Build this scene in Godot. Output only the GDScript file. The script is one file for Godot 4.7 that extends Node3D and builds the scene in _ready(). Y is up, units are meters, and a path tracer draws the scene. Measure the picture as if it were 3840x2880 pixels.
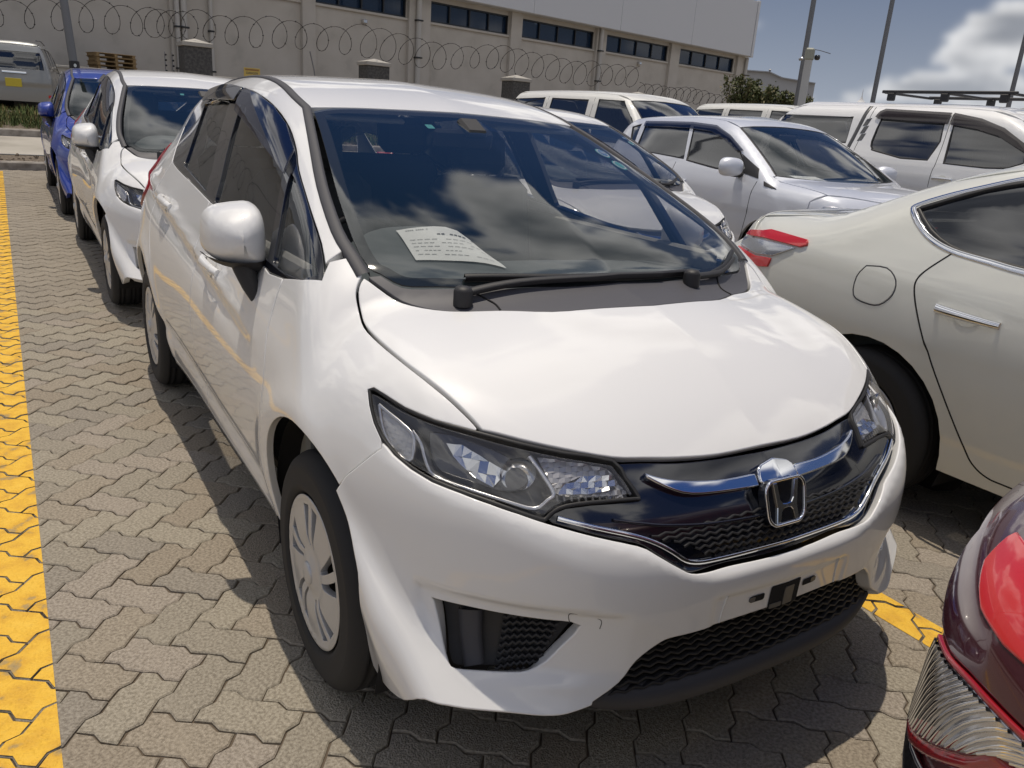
extends Node3D

# A car park behind a razor-wired wall. Units are metres; x runs forward along the parked cars, z to their right, y up.

func _ready() -> void:
	# camera
	var cam := Camera3D.new()
	cam.name = "camera"
	var yaw := deg_to_rad(147.454)
	var pitch := deg_to_rad(-18.0935)
	var roll := deg_to_rad(4.1252)
	var fwd := Vector3(cos(pitch) * cos(yaw), sin(pitch), -cos(pitch) * sin(yaw))
	var right := fwd.cross(Vector3.UP).normalized()
	var up := right.cross(fwd)
	var r2 := right * cos(roll) + up * sin(roll)
	var u2 := up * cos(roll) - right * sin(roll)
	cam.transform = Transform3D(Basis(r2, u2, -fwd), Vector3(1.7116, 1.3962, 1.3682))
	cam.fov = 51.23
	cam.near = 0.05
	cam.far = 600.0
	add_child(cam)
	cam.current = true
	# sky, sun and exposure
	var env := Environment.new()
	env.background_mode = Environment.BG_SKY
	env.sky = Sky.new()
	env.sky.sky_material = PanoramaSkyMaterial.new()
	env.sky.sky_material.panorama = sky_picture()
	env.background_energy_multiplier = 1.0
	env.tonemap_mode = Environment.TONE_MAPPER_LINEAR
	env.tonemap_exposure = 0.68
	env.sdfgi_enabled = true
	env.ssao_enabled = true
	env.ssil_enabled = true
	var we := WorldEnvironment.new()
	we.name = "world_environment"
	we.environment = env
	add_child(we)
	var sun := DirectionalLight3D.new()
	sun.name = "sun"
	sun.light_energy = 1.35
	sun.light_color = Color(1.0, 0.955, 0.89)
	sun.light_angular_distance = 0.5
	sun.shadow_enabled = true
	add_child(sun)
	sun.look_at_from_position(Vector3.ZERO, Vector3(0.15, -1.0, 0.004), Vector3(0, 0, 1))
	make_materials()
	# the place, then the vehicles, then small things
	build_ground()
	build_all()

func sky_picture() -> Texture2D:
	var w := 1024
	var h := 512
	var im := Image.create_empty(w, h, false, Image.FORMAT_RGBF)
	var big := FastNoiseLite.new()
	big.seed = 7
	big.noise_type = FastNoiseLite.TYPE_SIMPLEX_SMOOTH
	big.frequency = 0.55
	big.fractal_octaves = 6
	big.fractal_gain = 0.52
	var soft := FastNoiseLite.new()
	soft.seed = 21
	soft.frequency = 0.9
	soft.fractal_octaves = 4
	for y in h:
		var el := PI * 0.5 - PI * (y + 0.5) / h
		if el < -0.05:
			im.fill_rect(Rect2i(0, y, w, h - y), Color(0.26, 0.26, 0.27))
			break
		var sy := sin(maxf(el, 0.0))
		var cy := cos(el)
		var base := Color(0.03, 0.09, 0.32).lerp(Color(0.19, 0.26, 0.38), pow(1.0 - sy, 2.2))
		base = base.lerp(Color(0.60, 0.66, 0.76), pow(1.0 - sy, 8.0))
		for x in w:
			var az := TAU * ((x + 0.5) / w - 0.5)
			var d := Vector3(sin(az) * cy, sy, -cos(az) * cy)
			var k := 1.6 / (sy + 0.16)
			var px := d.x * k + SKY_SHIFT.x
			var pz := d.z * k + SKY_SHIFT.y
			var n := big.get_noise_2d(px, pz)
			var cover := clampf((n + 0.06) * 6.0, 0.0, 1.0)
			cover = cover * cover * (3.0 - 2.0 * cover)
			var thick := clampf((n - 0.05) * 2.6, 0.0, 1.0)
			var lit := Color(1.9, 1.86, 1.80).lerp(Color(0.34, 0.35, 0.38), thick)
			lit *= 0.92 + 0.35 * soft.get_noise_2d(px * 2.0, pz * 2.0)
			var hazy := pow(1.0 - sy, 7.0)
			lit = lit.lerp(Color(0.80, 0.83, 0.88), hazy * 0.75)
			var c := base.lerp(lit, cover * (0.92 - 0.35 * hazy))
			c.a = 1.0
			im.set_pixel(x, y, c)
	return ImageTexture.create_from_image(im)

const SKY_SHIFT := Vector2(0.0, 0.0)
const MAIN_KNOTS := {
	"S": [0.15,0.3,0.45,0.65,0.8,0.95,1.1,1.3,1.45,1.55],
	"P": [-3.2,-2.8,-2.4,-1.8,-1.2,-0.5,0.0,0.3],
	"Q": [-3.2,-2.6,-2.0,-1.5,-1.1,-0.7,-0.3,0.1],
	"hood": [-0.5,-0.1,0.2,0.4,0.55,0.68],
	"hq": [0.0,0.3,0.5,0.65,0.8],
	"nose": [0.15,0.28,0.4,0.5,0.6,0.7,0.8],
	"nq": [0.0,0.2,0.4,0.55,0.7,0.8,0.86],
	"tail": [0.15,0.4,0.7,1.0,1.2],
	"tq": [0.0,0.4,0.7,0.85],
	"roof": [-3.2,-2.7,-2.2,-1.7,-1.3,-1.0,-0.7],
	"rq": [0.0,0.3,0.5,0.65],
	"ws": [0.9,1.05,1.2,1.35,1.5],
	"wq": [0.0,0.3,0.5,0.7],
	"rw": [0.9,1.1,1.3,1.5],
}
const MAIN_FIELD := {
	"S": [0.7666,0.8031,0.8333,0.8506,0.8333,0.7939,0.7331,0.6481,0.5775,0.5188],
	"P": [-0.0955,-0.0315,-0.009,-0.0134,-0.0115,-0.0082,-0.0023,-0.0086],
	"Q": [-0.0635,-0.0592,-0.0048,0.0201,0.0223,0.0105,0.0014,-0.0032],
	"hood": [1.1092,1.037,0.9808,0.9054,0.8104,0.7128],
	"hq": [0.0,0.0229,0.0511,0.0746,0.1365],
	"nose": [0.6049,0.6834,0.7139,0.7244,0.7222,0.7006,0.649],
	"nq": [0.0,0.0097,0.0404,0.1102,0.2603,0.4326,0.5848],
	"tail": [-3.0207,-3.1305,-3.1499,-3.098,-2.995],
	"tq": [0.0,0.0214,0.1015,0.221],
	"roof": [1.3492,1.4535,1.5099,1.527,1.503,1.4418,1.3385],
	"rq": [0.0,0.0116,0.0278,0.0515],
	"ws": [0.1553,-0.0107,-0.2759,-0.585,-0.961],
	"wq": [0.0,0.0211,0.0707,0.1566],
	"rw": [-3.0972,-3.0484,-2.979,-2.8796],
}
const MAIN_LINES := {
	"hood_side": [[-0.107,0.656,1.02],[-0.09,0.675,1.0],[-0.07,0.685,0.977],[-0.035,0.692,0.946],[0.012,0.699,0.925],[0.095,0.698,0.911],[0.195,0.687,0.895],[0.271,0.67,0.878],[0.335,0.65,0.857],[0.378,0.635,0.838],[0.414,0.622,0.819],[0.433,0.616,0.806]],
	"hood_front": [[0.433,0.616,0.806],[0.478,0.551,0.794],[0.52,0.474,0.778],[0.563,0.38,0.761],[0.583,0.308,0.757],[0.6,0.231,0.751],[0.614,0.129,0.748],[0.619,0,0.748]],
	"hood_rear": [[0.204,0,0.977],[0.182,0.155,0.978],[0.16,0.279,0.972],[0.104,0.39,0.968],[0.055,0.503,0.963],[0.0,0.575,0.972],[-0.05,0.617,0.99],[-0.107,0.656,1.02]],
	"glass_low": [[0.06,0,1.01],[0.056,0.13,1.008],[0.038,0.24,1.008],[0.015,0.373,1.004],[-0.02,0.5,1.007],[-0.05,0.577,1.008],[-0.095,0.615,1.027]],
	"glass_side": [[-0.095,0.615,1.027],[-0.12,0.635,1.041],[-0.19,0.642,1.077],[-0.31,0.628,1.137],[-0.46,0.603,1.2],[-0.75,0.542,1.326],[-0.913,0.511,1.389]],
	"glass_top": [[-0.913,0.511,1.389],[-0.935,0.43,1.4],[-0.922,0.24,1.41],[-0.911,0,1.413]],
	"rail_front": [[-0.107,0.656,1.02],[-0.167,0.662,1.055],[-0.269,0.665,1.104],[-0.478,0.634,1.198],[-0.72,0.578,1.302],[-0.947,0.525,1.394]],
	"rail_roof": [[-0.947,0.525,1.394],[-1.062,0.527,1.425],[-1.248,0.513,1.463],[-1.518,0.497,1.49],[-2.0,0.48,1.5],[-2.5,0.45,1.468],[-2.92,0.4,1.4]],
	"dlo_top": [[-0.147,0.745,1.002],[-0.151,0.734,1.012],[-0.252,0.712,1.074],[-0.424,0.687,1.147],[-0.606,0.657,1.221],[-0.72,0.63,1.276],[-0.862,0.608,1.334],[-1.032,0.596,1.383],[-1.23,0.588,1.419],[-1.506,0.573,1.444],[-1.926,0.55,1.452],[-2.3,0.52,1.44],[-2.56,0.51,1.4],[-2.68,0.55,1.33],[-2.7,0.588,1.265]],
	"dlo_low": [[-2.7,0.588,1.265],[-2.52,0.664,1.171],[-2.376,0.707,1.116],[-2.189,0.721,1.103],[-1.7,0.739,1.073],[-1.283,0.752,1.045],[-0.9,0.768,1.008],[-0.481,0.783,0.959],[-0.34,0.779,0.968],[-0.182,0.766,0.99],[-0.147,0.745,1.002]],
	"headlamp": [[0.199,0.762,0.837],[0.207,0.754,0.842],[0.241,0.743,0.837],[0.298,0.722,0.825],[0.361,0.687,0.816],[0.408,0.645,0.81],[0.433,0.617,0.805],[0.48,0.553,0.792],[0.522,0.475,0.776],[0.564,0.381,0.76],[0.596,0.369,0.734],[0.628,0.357,0.704],[0.628,0.368,0.701],[0.606,0.456,0.701],[0.592,0.508,0.697],[0.588,0.532,0.689],[0.587,0.55,0.677],[0.583,0.559,0.675],[0.557,0.592,0.684],[0.517,0.633,0.695],[0.471,0.673,0.704],[0.418,0.71,0.712],[0.371,0.736,0.724],[0.327,0.755,0.739],[0.286,0.767,0.76],[0.254,0.77,0.784],[0.224,0.768,0.812]],
	"lamp_bowl": [[0.351,0.707,0.801],[0.39,0.669,0.807],[0.433,0.626,0.801],[0.48,0.576,0.784],[0.511,0.559,0.763],[0.529,0.554,0.747],[0.538,0.567,0.732],[0.531,0.595,0.72],[0.507,0.629,0.718],[0.462,0.67,0.724],[0.412,0.708,0.728],[0.388,0.716,0.745],[0.366,0.715,0.774]],
	"lamp_trim": [[0.502,0.54,0.777],[0.542,0.527,0.745],[0.569,0.521,0.719],[0.572,0.537,0.708],[0.569,0.566,0.692],[0.534,0.611,0.699],[0.469,0.672,0.709],[0.411,0.713,0.718],[0.383,0.72,0.743],[0.36,0.72,0.772],[0.332,0.727,0.791]],
	"lamp_turn": [[0.507,0.521,0.779],[0.525,0.477,0.773],[0.567,0.387,0.756],[0.594,0.378,0.734],[0.624,0.367,0.706],[0.596,0.45,0.714],[0.574,0.508,0.718],[0.558,0.514,0.734],[0.534,0.519,0.756]],
	"lamp_side": [[0.235,0.759,0.819],[0.267,0.75,0.81],[0.321,0.732,0.793],[0.345,0.727,0.777],[0.359,0.737,0.74],[0.346,0.747,0.733],[0.315,0.759,0.744],[0.282,0.765,0.768],[0.257,0.764,0.794]],
	"bumper_seam": [[0.297,0.772,0.743],[0.27,0.791,0.712],[0.242,0.808,0.68],[0.222,0.817,0.658],[0.198,0.829,0.617]],
	"arch_front": [[0.198,0.829,0.617],[0.24,0.823,0.572],[0.287,0.82,0.51],[0.318,0.819,0.454],[0.317,0.805,0.348],[0.298,0.787,0.263],[0.296,0.775,0.216]],
	"chin": [[0.296,0.775,0.216],[0.34,0.772,0.212],[0.44,0.774,0.235],[0.516,0.77,0.285],[0.549,0.746,0.287],[0.58,0.701,0.28],[0.626,0.623,0.273],[0.657,0.562,0.268],[0.672,0.518,0.27],[0.676,0.459,0.283]],
	"intake_top": [[0.684,0.462,0.29],[0.689,0.405,0.325],[0.694,0.373,0.371],[0.699,0.331,0.405],[0.703,0.303,0.417],[0.709,0.25,0.418],[0.717,0.145,0.421],[0.723,0,0.423]],
	"lip_low": [[0.676,0.459,0.275],[0.702,0.38,0.268],[0.726,0.2,0.268],[0.728,0,0.27]],
	"grille_low": [[0.583,0.559,0.674],[0.631,0.483,0.653],[0.672,0.39,0.628],[0.688,0.35,0.607],[0.701,0.311,0.582],[0.707,0.274,0.562],[0.712,0.23,0.554],[0.716,0.175,0.552],[0.722,0.079,0.55],[0.723,0,0.55]],
	"chrome_low": [[0.597,0.53,0.677],[0.631,0.47,0.662],[0.667,0.388,0.641],[0.684,0.346,0.624],[0.698,0.311,0.603],[0.706,0.28,0.58],[0.711,0.245,0.5695],[0.714,0.2,0.5675],[0.72,0.12,0.567],[0.723,0,0.567]],
	"mesh_top": [[0.64,0.425,0.672],[0.662,0.36,0.66],[0.674,0.317,0.653],[0.689,0.24,0.645],[0.698,0.17,0.641],[0.705,0.077,0.638],[0.706,0,0.637]],
	"bar_top": [[0.571,0.36,0.758],[0.6,0.325,0.738],[0.623,0.28,0.725],[0.638,0.22,0.717],[0.649,0.14,0.712],[0.651,0.06,0.713]],
	"bar_low": [[0.573,0.361,0.756],[0.6,0.342,0.736],[0.634,0.292,0.709],[0.654,0.24,0.694],[0.666,0.15,0.689],[0.674,0.06,0.687]],
	"fog": [[0.456,0.718,0.463],[0.47,0.714,0.432],[0.495,0.711,0.383],[0.516,0.707,0.352],[0.529,0.698,0.343],[0.553,0.665,0.342],[0.592,0.608,0.344],[0.61,0.578,0.349],[0.623,0.55,0.368],[0.636,0.519,0.409],[0.648,0.492,0.457],[0.625,0.534,0.462],[0.572,0.606,0.464],[0.508,0.674,0.465]],
	"door_front": [[-0.351,0.781,0.97],[-0.356,0.808,0.887],[-0.347,0.828,0.822],[-0.327,0.841,0.751],[-0.32,0.85,0.662],[-0.35,0.844,0.527],[-0.385,0.834,0.45],[-0.4,0.82,0.33],[-0.4,0.79,0.25]],
	"visor_front": [[-1.415,0.63,1.362],[-1.12,0.653,1.314],[-0.931,0.665,1.273],[-0.771,0.673,1.236],[-0.642,0.681,1.201]],
	"cowl_split": [[0.001,0.429,1.004],[0.061,0.388,0.978],[0.102,0.389,0.967]],
	"tow_cover": [[0.64,0.509,0.488],[0.664,0.457,0.481],[0.665,0.454,0.455],[0.641,0.507,0.463]],
}
const SEDAN_KNOTS := {
	"S": [0.15,0.3,0.5,0.68,0.8,0.92,1.02,1.2,1.35,1.47],
	"P": [-3.7,-3.3,-2.7,-2.0,-1.0,0.0,0.5],
	"Q": [-3.6,-2.0,-1.0,0.2],
	"hood": [-3.7,-3.4,-3.1,-2.7,-1.0,0.0,0.5,0.9],
	"hq": [0.0,0.4,0.65,0.85],
	"nose": [0.15,0.4,0.6,0.8],
	"nq": [0.0,0.4,0.7,0.86],
	"tail": [0.15,0.4,0.7,0.9,1.1],
	"tq": [0.0,0.4,0.65,0.8,0.88],
	"roof": [-3.6,-3.3,-3.0,-2.7,-2.35,-1.9,-1.4,-0.9,-0.4],
	"rq": [0.0,0.3,0.5,0.66],
	"ws": [0.9,1.1,1.3,1.5],
	"wq": [0.0,0.3,0.5,0.7],
	"rw": [0.9,1.2,1.5],
}
const SEDAN_FIELD := {
	"S": [0.8,0.842,0.866,0.88,0.878,0.862,0.83,0.735,0.64,0.55],
	"P": [-0.09,-0.035,0.0,0.0,0.0,0.0,-0.03],
	"Q": [0.0,0.0,0.0,0.0],
	"hood": [1.07,1.1,1.12,1.11,1.05,0.98,0.9,0.78],
	"hq": [0.0,0.01,0.03,0.08],
	"nose": [0.8,0.88,0.88,0.8],
	"nq": [0.0,0.05,0.22,0.5],
	"tail": [-3.62,-3.72,-3.76,-3.75,-3.69],
	"tq": [0.0,0.035,0.13,0.3,0.46],
	"roof": [0.98,1.09,1.2,1.325,1.425,1.48,1.495,1.46,1.33],
	"rq": [0.0,0.008,0.025,0.055],
	"ws": [0.35,-0.02,-0.5,-1.0],
	"wq": [0.0,0.02,0.07,0.16],
	"rw": [-4.2,-4.2,-4.2],
}
const SUV_KNOTS := {
	"S": [0.15,0.35,0.6,0.85,1.0,1.1,1.3,1.5,1.62],
	"P": [-3.3,-2.8,-2.0,-1.0,0.0,0.5],
	"Q": [-3.4,-2.6,-1.6,-0.8,0.2],
	"hood": [-3.4,-1.0,-0.2,0.2,0.6,0.85],
	"hq": [0.0,0.4,0.65,0.85],
	"nose": [0.15,0.4,0.7,0.95],
	"nq": [0.0,0.4,0.65,0.8,0.9],
	"tail": [0.15,0.5,0.8,1.1],
	"tq": [0.0,0.4,0.7,0.88],
	"roof": [-3.4,-3.0,-2.4,-1.8,-1.3,-0.95,-0.7],
	"rq": [0.0,0.3,0.5,0.65],
	"ws": [0.95,1.12,1.3,1.5,1.6],
	"wq": [0.0,0.3,0.5,0.7],
	"rw": [0.9,1.1,1.3,1.6],
}
const SUV_FIELD := {
	"S": [0.8,0.85,0.885,0.885,0.865,0.83,0.745,0.655,0.585],
	"P": [-0.08,-0.02,0.0,0.0,0.0,-0.03],
	"Q": [-0.05,-0.02,0.0,0.0,0.0],
	"hood": [1.1,1.1,1.09,1.06,1.0,0.9],
	"hq": [0.0,0.005,0.02,0.05],
	"nose": [0.72,0.8,0.83,0.78],
	"nq": [0.0,0.02,0.08,0.2,0.4],
	"tail": [-3.2,-3.32,-3.32,-3.26],
	"tq": [0.0,0.02,0.09,0.24],
	"roof": [1.46,1.54,1.59,1.61,1.6,1.545,1.46],
	"rq": [0.0,0.008,0.025,0.055],
	"ws": [0.22,-0.06,-0.42,-0.86,-1.1],
	"wq": [0.0,0.02,0.06,0.13],
	"rw": [-3.3,-3.26,-3.16,-2.98],
}
const PICKUP_KNOTS := {
	"S": [0.2,0.5,0.8,1.0,1.15,1.3,1.5,1.65,1.78],
	"P": [-4.2,-3.0,-2.0,-1.0,0.0,0.5],
	"Q": [-4.0,-2.6,-1.6,-0.8,0.2],
	"hood": [-4.2,-2.6,-1.0,-0.2,0.3,0.9],
	"hq": [0.0,0.4,0.65,0.85],
	"nose": [0.2,0.5,0.8,1.05],
	"nq": [0.0,0.4,0.65,0.8,0.9],
	"tail": [0.2,0.6,1.0,1.3],
	"tq": [0.0,0.4,0.7,0.9],
	"roof": [-4.4,-3.2,-2.4,-1.8,-1.3,-0.95,-0.6],
	"rq": [0.0,0.3,0.5,0.7],
	"ws": [1.0,1.2,1.4,1.65,1.8],
	"wq": [0.0,0.3,0.5,0.7],
	"rw": [1.0,1.2,1.5,1.8],
}
const PICKUP_FIELD := {
	"S": [0.84,0.88,0.9,0.9,0.875,0.82,0.755,0.7,0.63],
	"P": [-0.02,0.0,0.0,0.0,0.0,-0.03],
	"Q": [0.0,0.0,0.0,0.0,0.0],
	"hood": [1.16,1.16,1.16,1.15,1.1,1.0],
	"hq": [0.0,0.005,0.02,0.05],
	"nose": [0.8,0.88,0.9,0.85],
	"nq": [0.0,0.02,0.08,0.2,0.4],
	"tail": [-4.2,-4.3,-4.3,-4.25],
	"tq": [0.0,0.01,0.04,0.12],
	"roof": [1.8,1.8,1.8,1.8,1.775,1.7,1.55],
	"rq": [0.0,0.008,0.025,0.06],
	"ws": [0.15,-0.15,-0.48,-0.93,-1.25],
	"wq": [0.0,0.02,0.06,0.13],
	"rw": [-4.3,-4.28,-4.1,-3.75],
}
const BOX_KNOTS := {
	"S": [0.2,0.5,0.8,1.0,1.2,1.5,1.7,1.85],
	"P": [-4.0,-3.0,-2.0,-1.0,0.0,0.5],
	"Q": [-4.0,-2.6,-0.8,0.2],
	"hood": [-4.2,-1.0,-0.2,0.3,0.8],
	"hq": [0.0,0.4,0.65,0.85],
	"nose": [0.2,0.5,0.8,1.05],
	"nq": [0.0,0.4,0.65,0.8,0.9],
	"tail": [0.2,0.6,1.0,1.3],
	"tq": [0.0,0.4,0.7,0.9],
	"roof": [-4.0,-3.2,-2.4,-1.6,-1.1,-0.7],
	"rq": [0.0,0.3,0.5,0.7],
	"ws": [1.0,1.2,1.5,1.8,1.9],
	"wq": [0.0,0.3,0.5,0.7],
	"rw": [1.0,1.3,1.6,1.9],
}
const BOX_FIELD := {
	"S": [0.8,0.84,0.86,0.855,0.82,0.745,0.685,0.64],
	"P": [-0.03,0.0,0.0,0.0,0.0,-0.03],
	"Q": [0.0,0.0,0.0,0.0],
	"hood": [1.15,1.15,1.14,1.1,1.02],
	"hq": [0.0,0.005,0.02,0.05],
	"nose": [0.72,0.8,0.82,0.78],
	"nq": [0.0,0.02,0.08,0.2,0.4],
	"tail": [-3.75,-3.82,-3.82,-3.8],
	"tq": [0.0,0.01,0.04,0.12],
	"roof": [1.84,1.87,1.88,1.87,1.82,1.7],
	"rq": [0.0,0.008,0.025,0.07],
	"ws": [-0.1,-0.32,-0.68,-1.1,-1.3],
	"wq": [0.0,0.02,0.06,0.13],
	"rw": [-3.82,-3.8,-3.74,-3.62],
}
const RED_KNOTS := {
	"S": [0.2,0.6,0.85,1.0,1.2,1.45,1.55],
	"P": [-3.4,-2.8,-2.0,-1.0,0.0,0.5],
	"Q": [-3.6,-2.0,-1.0,0.2],
	"hood": [-3.4,-3.1,-2.7,-1.0,0.0,0.5,0.9],
	"hq": [0.0,0.4,0.65,0.85],
	"nose": [0.15,0.4,0.6,0.8],
	"nq": [0.0,0.4,0.7,0.86],
	"tail": [0.2,0.5,0.75,0.95,1.1],
	"tq": [0.0,0.4,0.65,0.78,0.86],
	"roof": [-3.4,-3.0,-2.6,-2.2,-1.6,-1.1,-0.7],
	"rq": [0.0,0.3,0.5,0.66],
	"ws": [0.9,1.1,1.3,1.5],
	"wq": [0.0,0.3,0.5,0.7],
	"rw": [0.9,1.05,1.2,1.5],
}
const RED_FIELD := {
	"S": [0.8,0.845,0.845,0.82,0.735,0.6,0.53],
	"P": [-0.02,0.0,0.0,0.0,0.0,-0.03],
	"Q": [0.0,0.0,0.0,0.0],
	"hood": [1.02,1.04,1.06,1.05,0.98,0.9,0.78],
	"hq": [0.0,0.01,0.03,0.08],
	"nose": [0.75,0.82,0.82,0.75],
	"nq": [0.0,0.05,0.22,0.5],
	"tail": [-3.1948,-3.3159,-3.3226,-3.3234,-3.2841],
	"tq": [-0.04,0.0047,0.0971,0.2173,0.3555],
	"roof": [1.22,1.38,1.46,1.5,1.51,1.47,1.34],
	"rq": [0.0,0.008,0.025,0.055],
	"ws": [0.2,-0.1,-0.5,-1.0],
	"wq": [0.0,0.02,0.07,0.16],
	"rw": [-3.2489,-3.1887,-3.0628,-2.7339],
}
# ------------------------------------------------------------------ smooth curves and body fields
class Spl:
	var x0 := 0.0
	var k := 0.0
	var n := 0
	var t := PackedFloat32Array()
	func _init(xs: Array, ys: Array) -> void:
		var c := xs.size()
		var m := PackedFloat64Array(); m.resize(c)          # second derivatives of the natural cubic
		var a := PackedFloat64Array(); a.resize(c)
		var b := PackedFloat64Array(); b.resize(c)
		for i in range(1, c - 1):
			var h0: float = xs[i] - xs[i - 1]
			var h1: float = xs[i + 1] - xs[i]
			var w := 2.0 * (h0 + h1) - h0 * a[i - 1]
			a[i] = h1 / w
			b[i] = (6.0 * ((ys[i + 1] - ys[i]) / h1 - (ys[i] - ys[i - 1]) / h0) - h0 * b[i - 1]) / w
		for i in range(c - 2, 0, -1):
			m[i] = b[i] - a[i] * m[i + 1]
		var lo: float = xs[0] - 1.0
		var hi: float = xs[c - 1] + 1.0
		n = int((hi - lo) / 0.004)
		x0 = lo
		k = n / (hi - lo)
		t.resize(n + 2)
		var j := 0
		var h: float = xs[1] - xs[0]
		var d0: float = (ys[1] - ys[0]) / h - h * m[1] / 6.0
		h = xs[c - 1] - xs[c - 2]
		var d1: float = (ys[c - 1] - ys[c - 2]) / h + h * m[c - 2] / 6.0
		for i in n + 2:
			var x := lo + i / k
			if x <= xs[0]:
				t[i] = ys[0] + d0 * (x - xs[0])
			elif x >= xs[c - 1]:
				t[i] = ys[c - 1] + d1 * (x - xs[c - 1])
			else:
				while x > xs[j + 1]:
					j += 1
				h = xs[j + 1] - xs[j]
				var p: float = xs[j + 1] - x
				var q: float = x - xs[j]
				t[i] = (m[j] * p * p * p + m[j + 1] * q * q * q) / (6.0 * h) + (ys[j] / h - m[j] * h / 6.0) * p + (ys[j + 1] / h - m[j + 1] * h / 6.0) * q
	func at(x: float) -> float:
		var q := (x - x0) * k
		if q <= 0.0:
			return t[0]
		var i := int(q)
		if i >= n:
			return t[n]
		return t[i] + (t[i + 1] - t[i]) * (q - i)

class View:                                                 # how a panel is laid out: seen along one direction, or wrapped round a nose
	var wrap := false
	var cx := 0.0
	var sg := 1.0
	var d := Vector3(0, 0, -1)
	var u := Vector3(1, 0, 0)
	var v := Vector3(0, 1, 0)
	static func along(dir: Vector3) -> View:
		var w := View.new()
		w.d = dir.normalized()
		var e := Vector3(1, 0, 0) if absf(w.d.x) < 0.9 else Vector3(0, 0, 1)
		w.u = (e - w.d * e.dot(w.d)).normalized()
		w.v = w.d.cross(w.u)
		return w
	static func round_nose(x: float, s: float) -> View:
		var w := View.new()
		w.wrap = true
		w.cx = x
		w.sg = s
		return w
	func uv(p: Vector3) -> Vector2:
		if wrap:
			return Vector2(atan2(p.z, (p.x - cx) * sg) * 0.8, p.y)
		return Vector2(p.dot(u), p.dot(v))
	func o(q: Vector2) -> Vector3:
		if wrap:
			return Vector3(cx + 3.0 * cos(q.x / 0.8) * sg, q.y, 3.0 * sin(q.x / 0.8))
		return u * q.x + v * q.y - d * 4.0
	func dir(q: Vector2) -> Vector3:
		if wrap:
			return Vector3(-cos(q.x / 0.8) * sg, 0, -sin(q.x / 0.8))
		return d

class Surf:                                                 # a surface that panels are cut from; solid where f < 0
	var P := Vector3.ZERO
	var N := Vector3.UP
	func f(_p: Vector3) -> float:
		return 1.0
	func nrm(p: Vector3) -> Vector3:
		var h := 0.006
		return Vector3(f(p + Vector3(h, 0, 0)) - f(p - Vector3(h, 0, 0)), f(p + Vector3(0, h, 0)) - f(p - Vector3(0, h, 0)), f(p + Vector3(0, 0, h)) - f(p - Vector3(0, 0, h))).normalized()
	func hit(w: View, q: Vector2, guess: float) -> float:
		var o := w.o(q)
		var d := w.dir(q)
		var t := guess
		var fp := 0.0
		var tp := 0.0
		for i in 45:
			var e := f(o + d * t)
			if absf(e) < 4e-5:
				break
			var s := e * 0.85
			if i > 0 and absf(e) < 0.06 and absf(fp) < 0.2 and absf(e - fp) > 1e-7:
				s = clampf(-e * (t - tp) / (e - fp), -0.08, 0.08)
			fp = e
			tp = t
			t = clampf(t + s, 0.0, 7.0)
		P = o + d * t
		N = nrm(P)
		return t
	func snap(p: Vector3) -> Vector3:
		for i in 12:
			var e := f(p)
			if absf(e) < 4e-5:
				break
			p -= nrm(p) * clampf(e, -0.05, 0.05)
		return p

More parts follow.
